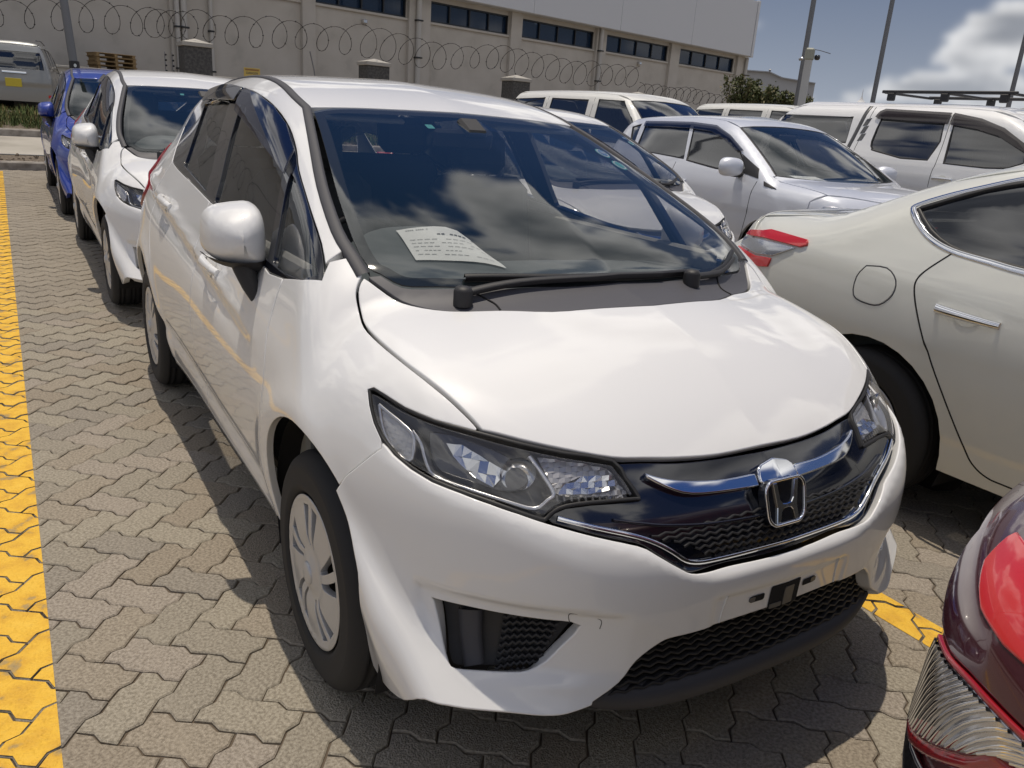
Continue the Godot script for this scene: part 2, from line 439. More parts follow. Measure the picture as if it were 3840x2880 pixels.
class Body extends Surf:                                    # a car body from profile curves: side, hood or deck, nose, tail, roof, windscreen, rear window
	var S: Spl
	var Pl: Spl
	var Q: Spl
	var hood: Spl
	var hq: Spl
	var nose: Spl
	var nq: Spl
	var tail: Spl
	var tq: Spl
	var roof: Spl
	var rq: Spl
	var ws: Spl
	var wq: Spl
	var rw: Spl
	var k := PackedFloat32Array([0.14, 0.10, 0.10, 0.05, 0.02])
	var belt := 0.95
	var detail := 0
	func _init(kn: Dictionary, ys: Dictionary) -> void:
		S = Spl.new(kn.S, ys.S)
		Pl = Spl.new(kn.P, ys.P)
		Q = Spl.new(kn.Q, ys.Q)
		hood = Spl.new(kn.hood, ys.hood)
		hq = Spl.new(kn.hq, ys.hq)
		nose = Spl.new(kn.nose, ys.nose)
		nq = Spl.new(kn.nq, ys.nq)
		tail = Spl.new(kn.tail, ys.tail)
		tq = Spl.new(kn.tq, ys.tq)
		roof = Spl.new(kn.roof, ys.roof)
		rq = Spl.new(kn.rq, ys.rq)
		ws = Spl.new(kn.ws, ys.ws)
		wq = Spl.new(kn.wq, ys.wq)
		rw = Spl.new(kn.rw, ys.rw)
	func W(x: float, z: float) -> float:
		var w := S.at(z) + Pl.at(x)
		if z > belt:
			var g := minf((z - belt) / 0.4, 1.0)
			w += g * g * (3.0 - 2.0 * g) * Q.at(x)
		return w
	func f(p: Vector3) -> float:
		var x := p.x
		var z := p.y
		var y := absf(p.z)
		var a := y - W(x, z)
		if detail == 1:
			a -= shape(x, z)
		var b := z - hood.at(x) + hq.at(y)
		var h := clampf(0.5 + 0.5 * (a - b) / k[0], 0.0, 1.0)
		var lo := b + (a - b) * h + k[0] * h * (1.0 - h)
		b = (x - nose.at(z) + nq.at(y)) * 0.8
		if detail == 1 and x > 0.2:
			b += front(y, z)
		h = clampf(0.5 + 0.5 * (lo - b) / k[1], 0.0, 1.0)
		lo = b + (lo - b) * h + k[1] * h * (1.0 - h)
		var tt := tq.at(y)
		b = tail.at(z) + tt - x
		h = clampf(0.5 + 0.5 * (lo - b) / 0.1, 0.0, 1.0)
		lo = b + (lo - b) * h + 0.1 * h * (1.0 - h)
		lo = maxf(lo, 0.16 - z)
		b = z - roof.at(x) + rq.at(y)
		h = clampf(0.5 + 0.5 * (a - b) / k[2], 0.0, 1.0)
		var gr := b + (a - b) * h + k[2] * h * (1.0 - h)
		b = (x - ws.at(z) + wq.at(y)) * 0.45
		h = clampf(0.5 + 0.5 * (gr - b) / k[3], 0.0, 1.0)
		gr = b + (gr - b) * h + k[3] * h * (1.0 - h)
		b = (rw.at(z) + tt - x) * 0.7
		h = clampf(0.5 + 0.5 * (gr - b) / 0.1, 0.0, 1.0)
		gr = b + (gr - b) * h + 0.1 * h * (1.0 - h)
		if detail == 0:
			gr = maxf(gr, belt - 0.28 - z)
		var kk := k[4]
		if detail > 0 and x > 0.25:
			kk += (0.09 - kk) * clampf((0.75 - z) / 0.2, 0.0, 1.0) * minf((x - 0.25) / 0.25, 1.0)
		h = clampf(0.5 + 0.5 * (gr - lo) / kk, 0.0, 1.0)
		return lo * h + gr * (1.0 - h) - kk * h * (1.0 - h)
	func shape(_x: float, _z: float) -> float:
		return 0.0
	func front(_y: float, _z: float) -> float:
		return 0.0

class Sheet extends Surf:                                   # y-height over (x, z), or depth over a disc: used with a fixed view
	var kind := 0
	var r := 0.2
	func at(q: Vector2) -> float:
		if kind == 0:                                           # wheel trim: flat dish with a raised rim and hub
			var s := q.length() / r
			return 0.022 * (1.0 - s * s) * 0.7 + 0.006 * exp(-pow((s - 0.97) / 0.05, 2)) + 0.006 * exp(-s * s * 40.0) - 0.008 * exp(-pow((s - 0.32) / 0.12, 2))
		if kind == 1:                                           # dashboard top
			var z := q.y
			var x := q.x
			var h := 0.965 + 0.04 * x + 0.02 * (1.0 - z * z * 2.0)
			h -= 0.30 * pow(maxf(0.0, -x - 0.50), 1.35)
			var bz := (z - 0.36) / 0.20
			var bx := (x + 0.50) / 0.26
			h += 0.120 * exp(-bz * bz * bz * bz - bx * bx)
			h -= 0.018 * exp(-pow((z + 0.30) / 0.26, 4.0) - pow((x + 0.42) / 0.12, 4.0))
			return h
		return 0.0
	func hit(w: View, q: Vector2, _guess: float) -> float:
		var e := 0.003
		var a := at(q)
		P = w.u * q.x + w.v * q.y - w.d * a
		N = (-w.d - w.u * ((at(q + Vector2(e, 0)) - a) / e) - w.v * ((at(q + Vector2(0, e)) - a) / e)).normalized()
		return 0.0

# ------------------------------------------------------------------ meshes
class MB:
	var v := PackedVector3Array()
	var n := PackedVector3Array()
	var i := PackedInt32Array()
	func vert(p: Vector3, nn: Vector3) -> int:
		v.append(p)
		n.append(nn)
		return v.size() - 1
	func tri(a: int, b: int, c: int) -> void:
		var g := (v[b] - v[a]).cross(v[c] - v[a])
		if g.dot(n[a] + n[b] + n[c]) > 0.0:                     # front faces run clockwise
			i.append_array([a, c, b])
		else:
			i.append_array([a, b, c])
	func quad(a: int, b: int, c: int, d: int) -> void:
		tri(a, b, c)
		tri(a, c, d)
	func flat(pts: Array, nn: Vector3) -> void:               # a flat convex face
		var s := v.size()
		for p in pts:
			vert(p, nn)
		for j in range(1, pts.size() - 1):
			tri(s, s + j, s + j + 1)
	func mesh() -> ArrayMesh:
		var m := ArrayMesh.new()
		if i.is_empty():
			return m
		var a := []
		a.resize(Mesh.ARRAY_MAX)
		a[Mesh.ARRAY_VERTEX] = v
		a[Mesh.ARRAY_NORMAL] = n
		a[Mesh.ARRAY_INDEX] = i
		m.add_surface_from_arrays(Mesh.PRIMITIVE_TRIANGLES, a)
		return m
	func mirrored() -> MB:                                    # the other side of the car
		var o := MB.new()
		for p in v:
			o.v.append(Vector3(p.x, p.y, -p.z))
		for p in n:
			o.n.append(Vector3(p.x, p.y, -p.z))
		for j in range(0, i.size(), 3):
			o.i.append_array([i[j], i[j + 2], i[j + 1]])
		return o
	func join(o: MB, t := Transform3D()) -> void:
		var s := v.size()
		for p in o.v:
			v.append(t * p)
		for p in o.n:
			n.append((t.basis * p).normalized())
		for j in o.i:
			i.append(j + s)
	func box(c: Vector3, s: Vector3, b := 0.0, turn := Basis()) -> void:   # a box with chamfered edges
		var h := s * 0.5
		b = minf(b, minf(h.x, minf(h.y, h.z)) * 0.8)
		var ax := [Vector3(1, 0, 0), Vector3(0, 1, 0), Vector3(0, 0, 1)]
		for k in 3:
			var e: Vector3 = ax[k]
			var e1: Vector3 = ax[(k + 1) % 3]
			var e2: Vector3 = ax[(k + 2) % 3]
			var h1 := h[(k + 1) % 3] - b
			var h2 := h[(k + 2) % 3] - b
			for sg in [-1.0, 1.0]:
				var m: Vector3 = e * h[k] * sg
				flat([c + turn * (m + e1 * h1 + e2 * h2), c + turn * (m - e1 * h1 + e2 * h2), c + turn * (m - e1 * h1 - e2 * h2), c + turn * (m + e1 * h1 - e2 * h2)], turn * (e * sg))
			if b > 0.0:
				for s1 in [-1.0, 1.0]:
					for s2 in [-1.0, 1.0]:
						var p1: Vector3 = e1 * s1 * h[(k + 1) % 3] + e2 * s2 * h2
						var p2: Vector3 = e1 * s1 * h1 + e2 * s2 * h[(k + 2) % 3]
						var l: Vector3 = e * (h[k] - b)
						flat([c + turn * (p1 + l), c + turn * (p2 + l), c + turn * (p2 - l), c + turn * (p1 - l)], turn * ((e1 * s1 + e2 * s2).normalized()))
		if b > 0.0:
			for sx in [-1.0, 1.0]:
				for sy in [-1.0, 1.0]:
					for sz in [-1.0, 1.0]:
						var q := Vector3(sx * h.x, sy * h.y, sz * h.z)
						var r := Vector3(sx * b, sy * b, sz * b)
						flat([c + turn * (q - Vector3(0, r.y, r.z)), c + turn * (q - Vector3(r.x, 0, r.z)), c + turn * (q - Vector3(r.x, r.y, 0))], turn * Vector3(sx, sy, sz).normalized())
	func lathe(prof: Array, segs: int, at := Transform3D()) -> void:       # profile of (radius, z) turned round z
		var rows := prof.size()
		var s := v.size()
		for j in rows:
			var a: Vector2 = prof[maxi(j - 1, 0)]
			var b: Vector2 = prof[mini(j + 1, rows - 1)]
			var p: Vector2 = prof[j]
			var t := (b - a).normalized()
			for q in segs:
				var w := TAU * q / segs
				vert(at * Vector3(p.x * cos(w), p.x * sin(w), p.y), (at.basis * Vector3(-t.y * cos(w), -t.y * sin(w), t.x)).normalized())
		for j in rows - 1:
			for q in segs:
				var a0 := s + j * segs + q
				var a1 := s + j * segs + (q + 1) % segs
				quad(a0, a1, a1 + segs, a0 + segs)
	func tube(path: PackedVector3Array, r: float, sides := 6, closed := false, r2 := -1.0) -> void:
		var m := path.size()
		var s := v.size()
		var up := Vector3.UP
		for j in m:
			var a := path[(j - 1 + m) % m] if closed else path[maxi(j - 1, 0)]
			var b := path[(j + 1) % m] if closed else path[mini(j + 1, m - 1)]
			var t := (b - a).normalized()
			if absf(t.dot(up)) > 0.95:
				up = Vector3(1, 0, 0) if absf(t.x) < 0.9 else Vector3(0, 0, 1)
			var x := up.cross(t).normalized()
			var y := t.cross(x)
			up = y
			var rr := r if r2 < 0.0 else lerpf(r, r2, float(j) / (m - 1))
			for q in sides:
				var w := TAU * q / sides
				var e := x * cos(w) + y * sin(w)
				vert(path[j] + e * rr, e)
		for j in (m if closed else m - 1):
			for q in sides:
				var a0 := s + j * sides + q
				var a1 := s + j * sides + (q + 1) % sides
				var b0 := s + ((j + 1) % m) * sides + q
				var b1 := s + ((j + 1) % m) * sides + (q + 1) % sides
				quad(a0, a1, b1, b0)
		if not closed:
			for e in [0, m - 1]:
				var c: Vector3 = path[e]
				var nn := (path[0] - path[1]).normalized() if e == 0 else (path[m - 1] - path[m - 2]).normalized()
				var ring := []
				for q in sides:
					ring.append(v[s + e * sides + q])
				flat(ring, nn)
	func prism(poly: PackedVector2Array, h0: float, h1: float, at := Transform3D(), bev := 0.0) -> void:   # an outline in (x, y) made solid along z, with a chamfer at h1
		var top := poly
		if bev > 0.0:
			var r := Geometry2D.offset_polygon(poly, -bev, Geometry2D.JOIN_MITER)
			if r.size():
				top = r[0]
		var idx := Geometry2D.triangulate_polygon(top)
		var s := v.size()
		for p in top:
			vert(at * Vector3(p.x, p.y, h1), at.basis.z.normalized())
		for j in range(0, idx.size(), 3):
			tri(s + idx[j], s + idx[j + 1], s + idx[j + 2])
		var cw := Geometry2D.is_polygon_clockwise(poly)
		var m := poly.size()
		for j in m:
			var a := poly[j]
			var b := poly[(j + 1) % m]
			var t := (b - a).normalized()
			var nn := Vector3(t.y, -t.x, 0) if not cw else Vector3(-t.y, t.x, 0)
			var hh := h1 - bev
			flat([at * Vector3(a.x, a.y, h0), at * Vector3(b.x, b.y, h0), at * Vector3(b.x, b.y, hh), at * Vector3(a.x, a.y, hh)], (at.basis * nn).normalized())
			if bev > 0.0 and top.size() == m:
				var k := nearest(top, a)
				var l := nearest(top, b)
				flat([at * Vector3(a.x, a.y, hh), at * Vector3(b.x, b.y, hh), at * Vector3(top[l].x, top[l].y, h1), at * Vector3(top[k].x, top[k].y, h1)], (at.basis * (nn + Vector3(0, 0, 1))).normalized())
	static func nearest(ps: PackedVector2Array, a: Vector2) -> int:
		var best := 0
		for j in ps.size():
			if ps[j].distance_squared_to(a) < ps[best].distance_squared_to(a):
				best = j
		return best

static func dense(poly: PackedVector2Array, step: float) -> PackedVector2Array:
	var r := PackedVector2Array()
	var m := poly.size()
	for j in m:
		var a := poly[j]
		var b := poly[(j + 1) % m]
		var c := maxi(1, int(ceil(a.distance_to(b) / step)))
		for q in c:
			r.append(a.lerp(b, float(q) / c))
	return r

static func smooth(c: PackedVector3Array, sub: int) -> PackedVector3Array:   # Catmull-Rom through the points
	var r := PackedVector3Array()
	var m := c.size()
	for j in m - 1:
		var p0 := c[maxi(j - 1, 0)]
		var p3 := c[mini(j + 2, m - 1)]
		for q in sub:
			r.append(c[j].cubic_interpolate(c[j + 1], p0, p3, float(q) / sub))
	r.append(c[m - 1])
	return r

static func line(a: Array, sub := 3) -> PackedVector3Array:                  # [forward, sideways, up] triples
	var r := PackedVector3Array()
	for p in a:
		r.append(Vector3(p[0], p[2], p[1]))
	return smooth(r, sub) if sub > 1 and r.size() > 2 else r

static func back(c: PackedVector3Array) -> PackedVector3Array:
	var r := c.duplicate()
	r.reverse()
	return r

static func flip_z(c: PackedVector3Array) -> PackedVector3Array:
	var r := PackedVector3Array()
	for p in c:
		r.append(Vector3(p.x, p.y, -p.z))
	return r

static func loop(cs: Array) -> PackedVector3Array:                           # curves joined end to end
	var r := PackedVector3Array()
	for c in cs:
		for p in c:
			if r.is_empty() or r[r.size() - 1].distance_to(p) > 0.002:
				r.append(p)
	if r[0].distance_to(r[r.size() - 1]) < 0.002:
		r.remove_at(r.size() - 1)
	return r

static func both(half: PackedVector3Array) -> PackedVector3Array:            # an outline that starts and ends on the centre line, closed on the other side
	var r := half.duplicate()
	var o := back(flip_z(half))
	for p in o:
		if absf(p.z) > 0.003 and p.distance_to(r[r.size() - 1]) > 0.002:
			r.append(p)
	return r

static func trim(poly: PackedVector2Array, holes: Array, cell: float) -> Dictionary:
	var lo := poly[0]
	var hi := poly[0]
	for p in poly:
		lo = lo.min(p)
		hi = hi.max(p)
	lo -= Vector2(0.00137, 0.00171)
	var nx := int((hi.x - lo.x) / cell) + 1
	var ny := int((hi.y - lo.y) / cell) + 1
	var cross := {}
	for ring in [poly] + holes:
		var m: int = ring.size()
		for j in m:
			var a: Vector2 = (ring[j] - lo) / cell
			var b: Vector2 = (ring[(j + 1) % m] - lo) / cell
			var c := int(a.distance_to(b) * 12.0) + 1
			for q in c + 1:
				var p := a.lerp(b, float(q) / c)
				cross[int(p.x) + int(p.y) * nx] = true
	var verts := PackedVector2Array()
	var idx := PackedInt32Array()
	var keys := {}
	for cy in ny:
		for cx in nx:
			var o := lo + Vector2(cx, cy) * cell
			if not cross.has(cx + cy * nx):
				var mid := o + Vector2(cell, cell) * 0.5
				if not Geometry2D.is_point_in_polygon(mid, poly):
					continue
				var gone := false
				for hh in holes:
					if Geometry2D.is_point_in_polygon(mid, hh):
						gone = true
						break
				if gone:
					continue
				var q := PackedInt32Array()
				for e in [Vector2i(0, 0), Vector2i(1, 0), Vector2i(1, 1), Vector2i(0, 1)]:
					var key := Vector2i((cx + e.x) * 1000000, (cy + e.y) * 1000000)
					if not keys.has(key):
						keys[key] = verts.size()
						verts.append(lo + Vector2(cx + e.x, cy + e.y) * cell)
					q.append(keys[key])
				idx.append_array([q[0], q[1], q[2], q[0], q[2], q[3]])
				continue
			var square := PackedVector2Array([o, o + Vector2(cell, 0), o + Vector2(cell, cell), o + Vector2(0, cell)])
			var pieces := Geometry2D.intersect_polygons(square, poly)
			for hh in holes:
				var rest: Array[PackedVector2Array] = []
				for pc in pieces:
					rest.append_array(Geometry2D.clip_polygons(pc, hh))
				pieces = rest
			for pc in pieces:
				if Geometry2D.is_polygon_clockwise(pc):
					continue
				var t := Geometry2D.triangulate_polygon(pc)
				var w := PackedInt32Array()
				for p in pc:
					var key := Vector2i(((p - lo) / cell * 1000000.0).round() / 40.0) * 40
					if not keys.has(key):
						keys[key] = verts.size()
						verts.append(p)
					w.append(keys[key])
				for j in t:
					idx.append(w[j])
	return {"v": verts, "i": idx}

# One panel: the outline (and its holes) laid out in the view, cut from the surface, with a rounded edge that turns inwards
func panel(mb: MB, s: Surf, w: View, outline: PackedVector3Array, cell: float, gap := 0.002, bev := 0.002, depth := 0.012, off := 0.0, holes := []) -> void:
	var poly := PackedVector2Array()
	for p in outline:
		poly.append(w.uv(p))
	var hs := []
	for hh in holes:
		var r := PackedVector2Array()
		for p in hh:
			r.append(w.uv(p))
		hs.append(r)
	cut(mb, s, w, poly, cell, gap, bev, depth, off, hs)

func cut(mb: MB, s: Surf, w: View, poly: PackedVector2Array, cell: float, gap := 0.002, bev := 0.002, depth := 0.012, off := 0.0, holes := []) -> void:
	if Geometry2D.is_polygon_clockwise(poly):
		poly.reverse()
	if gap + bev > 0.0:
		poly = largest(Geometry2D.offset_polygon(poly, -(gap + bev), Geometry2D.JOIN_MITER))
	if poly.size() < 3:
		return
	poly = dense(poly, cell)
	var hs := []
	for hh in holes:
		if Geometry2D.is_polygon_clockwise(hh):
			hh.reverse()
		if gap + bev > 0.0:
			hh = largest(Geometry2D.offset_polygon(hh, gap + bev, Geometry2D.JOIN_MITER))
		hs.append(dense(hh, cell))
	var t := trim(poly, hs, cell)
	var base := mb.v.size()
	var g := 1.0
	if s is Body and not w.wrap:
		g = 1.5
	var last := Vector2(1e9, 0)
	for q in t.v:
		g = s.hit(w, q, maxf(g - 0.04, 0.2) if q.distance_to(last) < 0.2 else 1.2)
		last = q
		mb.vert(s.P + s.N * off, s.N)
	for j in range(0, t.i.size(), 3):
		mb.tri(base + t.i[j], base + t.i[j + 1], base + t.i[j + 2])
	if depth <= 0.0:
		return
	for k in hs.size() + 1:
		var ring: PackedVector2Array = poly if k == 0 else hs[k - 1]
		var m := ring.size()
		var ps := PackedVector3Array()
		var ns := PackedVector3Array()
		for q in ring:
			g = s.hit(w, q, maxf(g - 0.06, 0.2) if q.distance_to(last) < 0.2 else 1.2)
			last = q
			ps.append(s.P)
			ns.append(s.N)
		var rows := [0.0, 0.5, 1.0] if bev > 0.0 else [1.0]
		var start := mb.v.size()
		var sign_ := 0.0
		var per := rows.size() + 1
		for j in m:
			var tt := (ps[(j + 1) % m] - ps[(j - 1 + m) % m])
			var b := tt.cross(ns[j]).normalized()
			if sign_ == 0.0:
				var dd := w.uv(ps[j] + b * 0.002) - w.uv(ps[j])
				var tu := ring[(j + 1) % m] - ring[(j - 1 + m) % m]
				sign_ = 1.0 if tu.cross(dd) < 0.0 else -1.0       # outward is to the right of a ring that runs counter-clockwise
				if k > 0:
					sign_ = -sign_
			b *= sign_
			for r in rows:
				var an: float = r * PI * 0.5
				mb.vert(ps[j] + ns[j] * off + (b * sin(an) + ns[j] * (cos(an) - 1.0)) * bev, (ns[j] * cos(an) + b * sin(an)).normalized())
			mb.vert(ps[j] + ns[j] * (off - depth) + b * bev, b)
		for j in m:
			var a := start + j * per
			var c := start + ((j + 1) % m) * per
			for r in per - 1:
				mb.quad(a + r, c + r, c + r + 1, a + r + 1)

static func largest(ps: Array) -> PackedVector2Array:
	var best := PackedVector2Array()
	var most := 0.0
	for p in ps:
		var a := 0.0
		for j in p.size():
			a += p[j].cross(p[(j + 1) % p.size()])
		if a > most:
			most = a
			best = p
	return best

# A strip of the surface along a curve: width across, raised by off, with turned-down edges
func strip(mb: MB, s: Surf, c: PackedVector3Array, w0: float, w1: float, off: float, depth := 0.01, closed := false) -> void:
	var m := c.size()
	var start := mb.v.size()
	for j in m:
		var p := s.snap(c[j])
		var nn := s.nrm(p)
		var a := c[(j - 1 + m) % m] if closed else c[maxi(j - 1, 0)]
		var b := c[(j + 1) % m] if closed else c[mini(j + 1, m - 1)]
		var x := (b - a).normalized().cross(nn).normalized()
		var wd := lerpf(w0, w1, float(j) / (m - 1)) * 0.5
		for e in [[-1.0, -depth, -1.0], [-1.0, -0.15, -0.7], [-0.6, 0.0, -0.25], [0.6, 0.0, 0.25], [1.0, -0.15, 0.7], [1.0, -depth, 1.0]]:
			var dd: float = e[1] if e[1] == -depth else e[1] * minf(wd, 0.02)
			mb.vert(p + x * (wd * e[0]) + nn * (off + dd), (nn * (1.0 - absf(e[2])) + x * e[2]).normalized())
	for j in (m if closed else m - 1):
		for r in 5:
			mb.quad(start + j * 6 + r, start + ((j + 1) % m) * 6 + r, start + ((j + 1) % m) * 6 + r + 1, start + j * 6 + r + 1)

# ------------------------------------------------------------------ nodes
var names := {}

func numbered(called: String) -> String:
	var c: int = names.get(called, 0)
	names[called] = c + 1
	return called if c == 0 else "%s_%03d" % [called, c]

func thing(called: String, label: String, category: String, at := Vector3.ZERO, turn := 0.0, group := "", kind := "") -> Node3D:
	var o := Node3D.new()
	o.name = numbered(called)
	add_child(o, true)
	o.position = at
	o.rotation.y = turn
	tag(o, label, category, group, kind)
	return o

func tag(o: Node, label := "", category := "", group := "", kind := "") -> void:
	if label: o.set_meta("label", label)
	if category: o.set_meta("category", category)
	if group: o.set_meta("group", group)
	if kind: o.set_meta("kind", kind)

func part(parent: Node, called: String, m, mat: Material, at := Transform3D()) -> MeshInstance3D:
	var o := MeshInstance3D.new()
	var used := 0
	for ch in parent.get_children():
		if String(ch.name) == called or String(ch.name).begins_with(called + "_0"):
			used += 1
	o.name = called if used == 0 else "%s_%03d" % [called, used]
	o.mesh = m.mesh() if m is MB else m
	o.material_override = mat
	o.transform = at
	parent.add_child(o, true)
	return o

func solo(called: String, m, mat: Material, label: String, category: String, group := "", kind := "", at := Transform3D()) -> MeshInstance3D:
	var o := MeshInstance3D.new()
	o.name = numbered(called)
	o.mesh = m.mesh() if m is MB else m
	o.material_override = mat
	o.transform = at
	add_child(o, true)
	tag(o, label, category, group, kind)
	return o

func copy(o: Node3D, at: Vector3, turn: float, label: String) -> Node3D:
	var c: Node3D = o.duplicate()
	c.name = numbered(String(o.name).rstrip("_0123456789"))
	add_child(c, true)
	c.position = at
	c.rotation.y = turn
	c.set_meta("label", label)
	return c
# ------------------------------------------------------------------ materials
var M := {}

func lin(r: float, g: float, b: float) -> Color:
	return Color(r, g, b).linear_to_srgb()

func mat(called: String, c: Color, rough := 0.6, metal := 0.0, coat := 0.0) -> StandardMaterial3D:
	var m := StandardMaterial3D.new()
	m.resource_name = called
	m.albedo_color = c
	m.roughness = rough
	m.metallic = metal
	if coat > 0.0:
		m.clearcoat_enabled = true
		m.clearcoat = coat
		m.clearcoat_roughness = 0.03
	M[called] = m
	return m

func pane(called: String, c: Color, alpha: float) -> StandardMaterial3D:
	var m := mat(called, Color(c, alpha), 0.03)
	m.transparency = BaseMaterial3D.TRANSPARENCY_ALPHA
	return m

func noise_tex(seed_: int, freq: float, ramp: Array, oct := 4, size := 512, normal := 0.0, kind := FastNoiseLite.TYPE_SIMPLEX_SMOOTH) -> NoiseTexture2D:
	var n := FastNoiseLite.new()
	n.seed = seed_
	n.frequency = freq
	n.noise_type = kind
	n.fractal_octaves = oct
	var t := NoiseTexture2D.new()
	t.width = size
	t.height = size
	t.seamless = true
	t.noise = n
	if normal > 0.0:
		t.as_normal_map = true
		t.bump_strength = normal
	elif ramp.size():
		var g := Gradient.new()
		g.offsets = PackedFloat32Array(ramp.map(func(e): return e[0]))
		g.colors = PackedColorArray(ramp.map(func(e): return e[1]))
		t.color_ramp = g
	return t

func world_tex(m: StandardMaterial3D, t: Texture2D, metres: float) -> void:
	m.albedo_texture = t
	m.uv1_triplanar = true
	m.uv1_world_triplanar = true
	m.uv1_scale = Vector3.ONE / metres

func make_materials() -> void:
	mat("white_paint", lin(0.78, 0.785, 0.785), 0.45, 0.0, 1.0)
	mat("pearl_paint", lin(0.66, 0.67, 0.62), 0.45, 0.0, 1.0)
	mat("silver_white_paint", lin(0.66, 0.69, 0.76), 0.4, 0.15, 1.0)
	mat("cream_paint", lin(0.74, 0.74, 0.70), 0.5, 0.0, 0.8)
	mat("silver_paint", lin(0.30, 0.31, 0.31), 0.4, 0.4, 0.8)
	mat("blue_paint", lin(0.008, 0.035, 0.30), 0.4, 0.1, 1.0)
	mat("dark_paint", lin(0.02, 0.022, 0.03), 0.35, 0.0, 1.0)
	mat("maroon_paint", lin(0.10, 0.008, 0.015), 0.35, 0.1, 1.0)
	mat("black_plastic", lin(0.022, 0.022, 0.024), 0.55)
	mat("grey_plastic", lin(0.055, 0.055, 0.062), 0.62)
	mat("cowl_plastic", lin(0.07, 0.07, 0.08), 0.55)
	mat("gloss_black", lin(0.006, 0.007, 0.012), 0.12, 0.0, 1.0)
	mat("inner_dark", lin(0.008, 0.008, 0.009), 0.9)
	mat("rubber", lin(0.018, 0.018, 0.019), 0.78)
	mat("gasket", lin(0.012, 0.012, 0.013), 0.5)
	mat("chrome", lin(0.80, 0.81, 0.83), 0.06, 1.0)
	mat("reflector", lin(0.72, 0.73, 0.74), 0.16, 1.0)
	mat("dull_chrome", lin(0.55, 0.55, 0.56), 0.28, 1.0)
	mat("chamber", lin(0.12, 0.12, 0.12), 0.22, 0.75)
	mat("chamber_light", lin(0.42, 0.42, 0.43), 0.32, 0.6)
	mat("lamp_grey", lin(0.10, 0.10, 0.10), 0.4, 0.3)
	mat("wheel_silver", lin(0.52, 0.52, 0.52), 0.38, 0.35, 0.3)
	mat("steel", lin(0.25, 0.25, 0.26), 0.45, 0.8)
	mat("cabin_dark", lin(0.050, 0.062, 0.066), 0.75)
	mat("dash", lin(0.085, 0.105, 0.112), 0.7)
	mat("seat_cloth", lin(0.05, 0.055, 0.06), 0.9)
	mat("cabin_light", lin(0.36, 0.36, 0.33), 0.8)
	mat("paper", lin(0.78, 0.82, 0.80), 0.8)
	mat("ink", lin(0.06, 0.07, 0.08), 0.8)
	mat("red_lens", lin(0.30, 0.010, 0.016), 0.15, 0.0, 1.0)
	mat("red_bright", lin(0.55, 0.02, 0.02), 0.2, 0.0, 1.0)
	mat("red_dark", lin(0.045, 0.004, 0.010), 0.15, 0.0, 1.0)
	mat("lens_silver", lin(0.55, 0.56, 0.58), 0.2, 0.8, 1.0)
	mat("amber_lens", lin(0.55, 0.22, 0.03), 0.2, 0.0, 1.0)
	pane("window_blue", lin(0.01, 0.03, 0.07), 0.75)
	pane("windscreen", lin(0.010, 0.028, 0.032), 0.32)
	pane("side_glass", lin(0.012, 0.02, 0.02), 0.34)
	pane("tint_glass", lin(0.004, 0.006, 0.010), 0.9)
	pane("lamp_glass", lin(0.5, 0.5, 0.5), 0.06)
	pane("visor_acrylic", lin(0.004, 0.008, 0.03), 0.72)
	pane("visor_brown", lin(0.020, 0.014, 0.016), 0.85)
	for k in ["windscreen", "side_glass", "tint_glass"]:
		M[k].metallic_specular = 0.85
		M[k].clearcoat_enabled = true
		M[k].clearcoat = 1.0
		M[k].clearcoat_roughness = 0.02
	mat("sticker_blue", lin(0.03, 0.22, 0.55), 0.5)
	mat("sticker_green", lin(0.10, 0.45, 0.42), 0.5)
	mat("sticker_white", lin(0.7, 0.75, 0.75), 0.5)
const PROFILE := [[60.0, 0.0], [-2.2, 0.0], [-12.6, 0.215], [-12.601, 0.335], [-12.78, 0.338], [-12.781, 0.32], [-13.25, 0.39], [-15.55, 0.555], [-15.551, 0.67], [-15.72, 0.672], [-15.721, 0.65], [-16.3, 0.72], [-18.3, 0.80], [-300.0, 0.85]]

func lie(x: float) -> float:                                # the yard rises gently towards the back, then over two kerbs to a bank
	for j in PROFILE.size() - 1:
		if x >= PROFILE[j + 1][0]:
			return lerpf(PROFILE[j][1], PROFILE[j + 1][1], (PROFILE[j][0] - x) / (PROFILE[j][0] - PROFILE[j + 1][0]))
	return 0.85

const UNIT := 0.1138

func paver_outline() -> PackedVector2Array:                 # two units long; every unit edge bends the same way, so that the blocks lock
	var r := PackedVector2Array()
	for e in [[Vector2(0, 0), Vector2(1, 0)], [Vector2(1, 0), Vector2(1, 0)], [Vector2(2, 0), Vector2(0, 1)]]:
		var a: Vector2 = e[0]
		var d: Vector2 = e[1]
		var n := Vector2(-d.y, d.x)
		r.append_array([a, a + d * 0.363 + n * 0.074, a + d * 0.637 - n * 0.074])
	for e in [[Vector2(1, 1), Vector2(1, 0)], [Vector2(0, 1), Vector2(1, 0)], [Vector2(0, 0), Vector2(0, 1)]]:
		var a: Vector2 = e[0]
		var d: Vector2 = e[1]
		var n := Vector2(-d.y, d.x)
		r.append_array([a + d, a + d * 0.637 - n * 0.074, a + d * 0.363 + n * 0.074])
	for j in r.size():
		r[j] = (r[j] - Vector2(1, 0.5)) * UNIT
	return r

func strip_along(called: String, x0: float, x1: float, y0: float, y1: float, m: Material, z0 := -40.0, z1 := 40.0) -> void:
	var mb := MB.new()
	mb.flat([Vector3(x0, y0, z0), Vector3(x0, y0, z1), Vector3(x1, y1, z1), Vector3(x1, y1, z0)], Vector3(0, 1, 0))
	solo(called, mb, m, "", "", "", "structure")

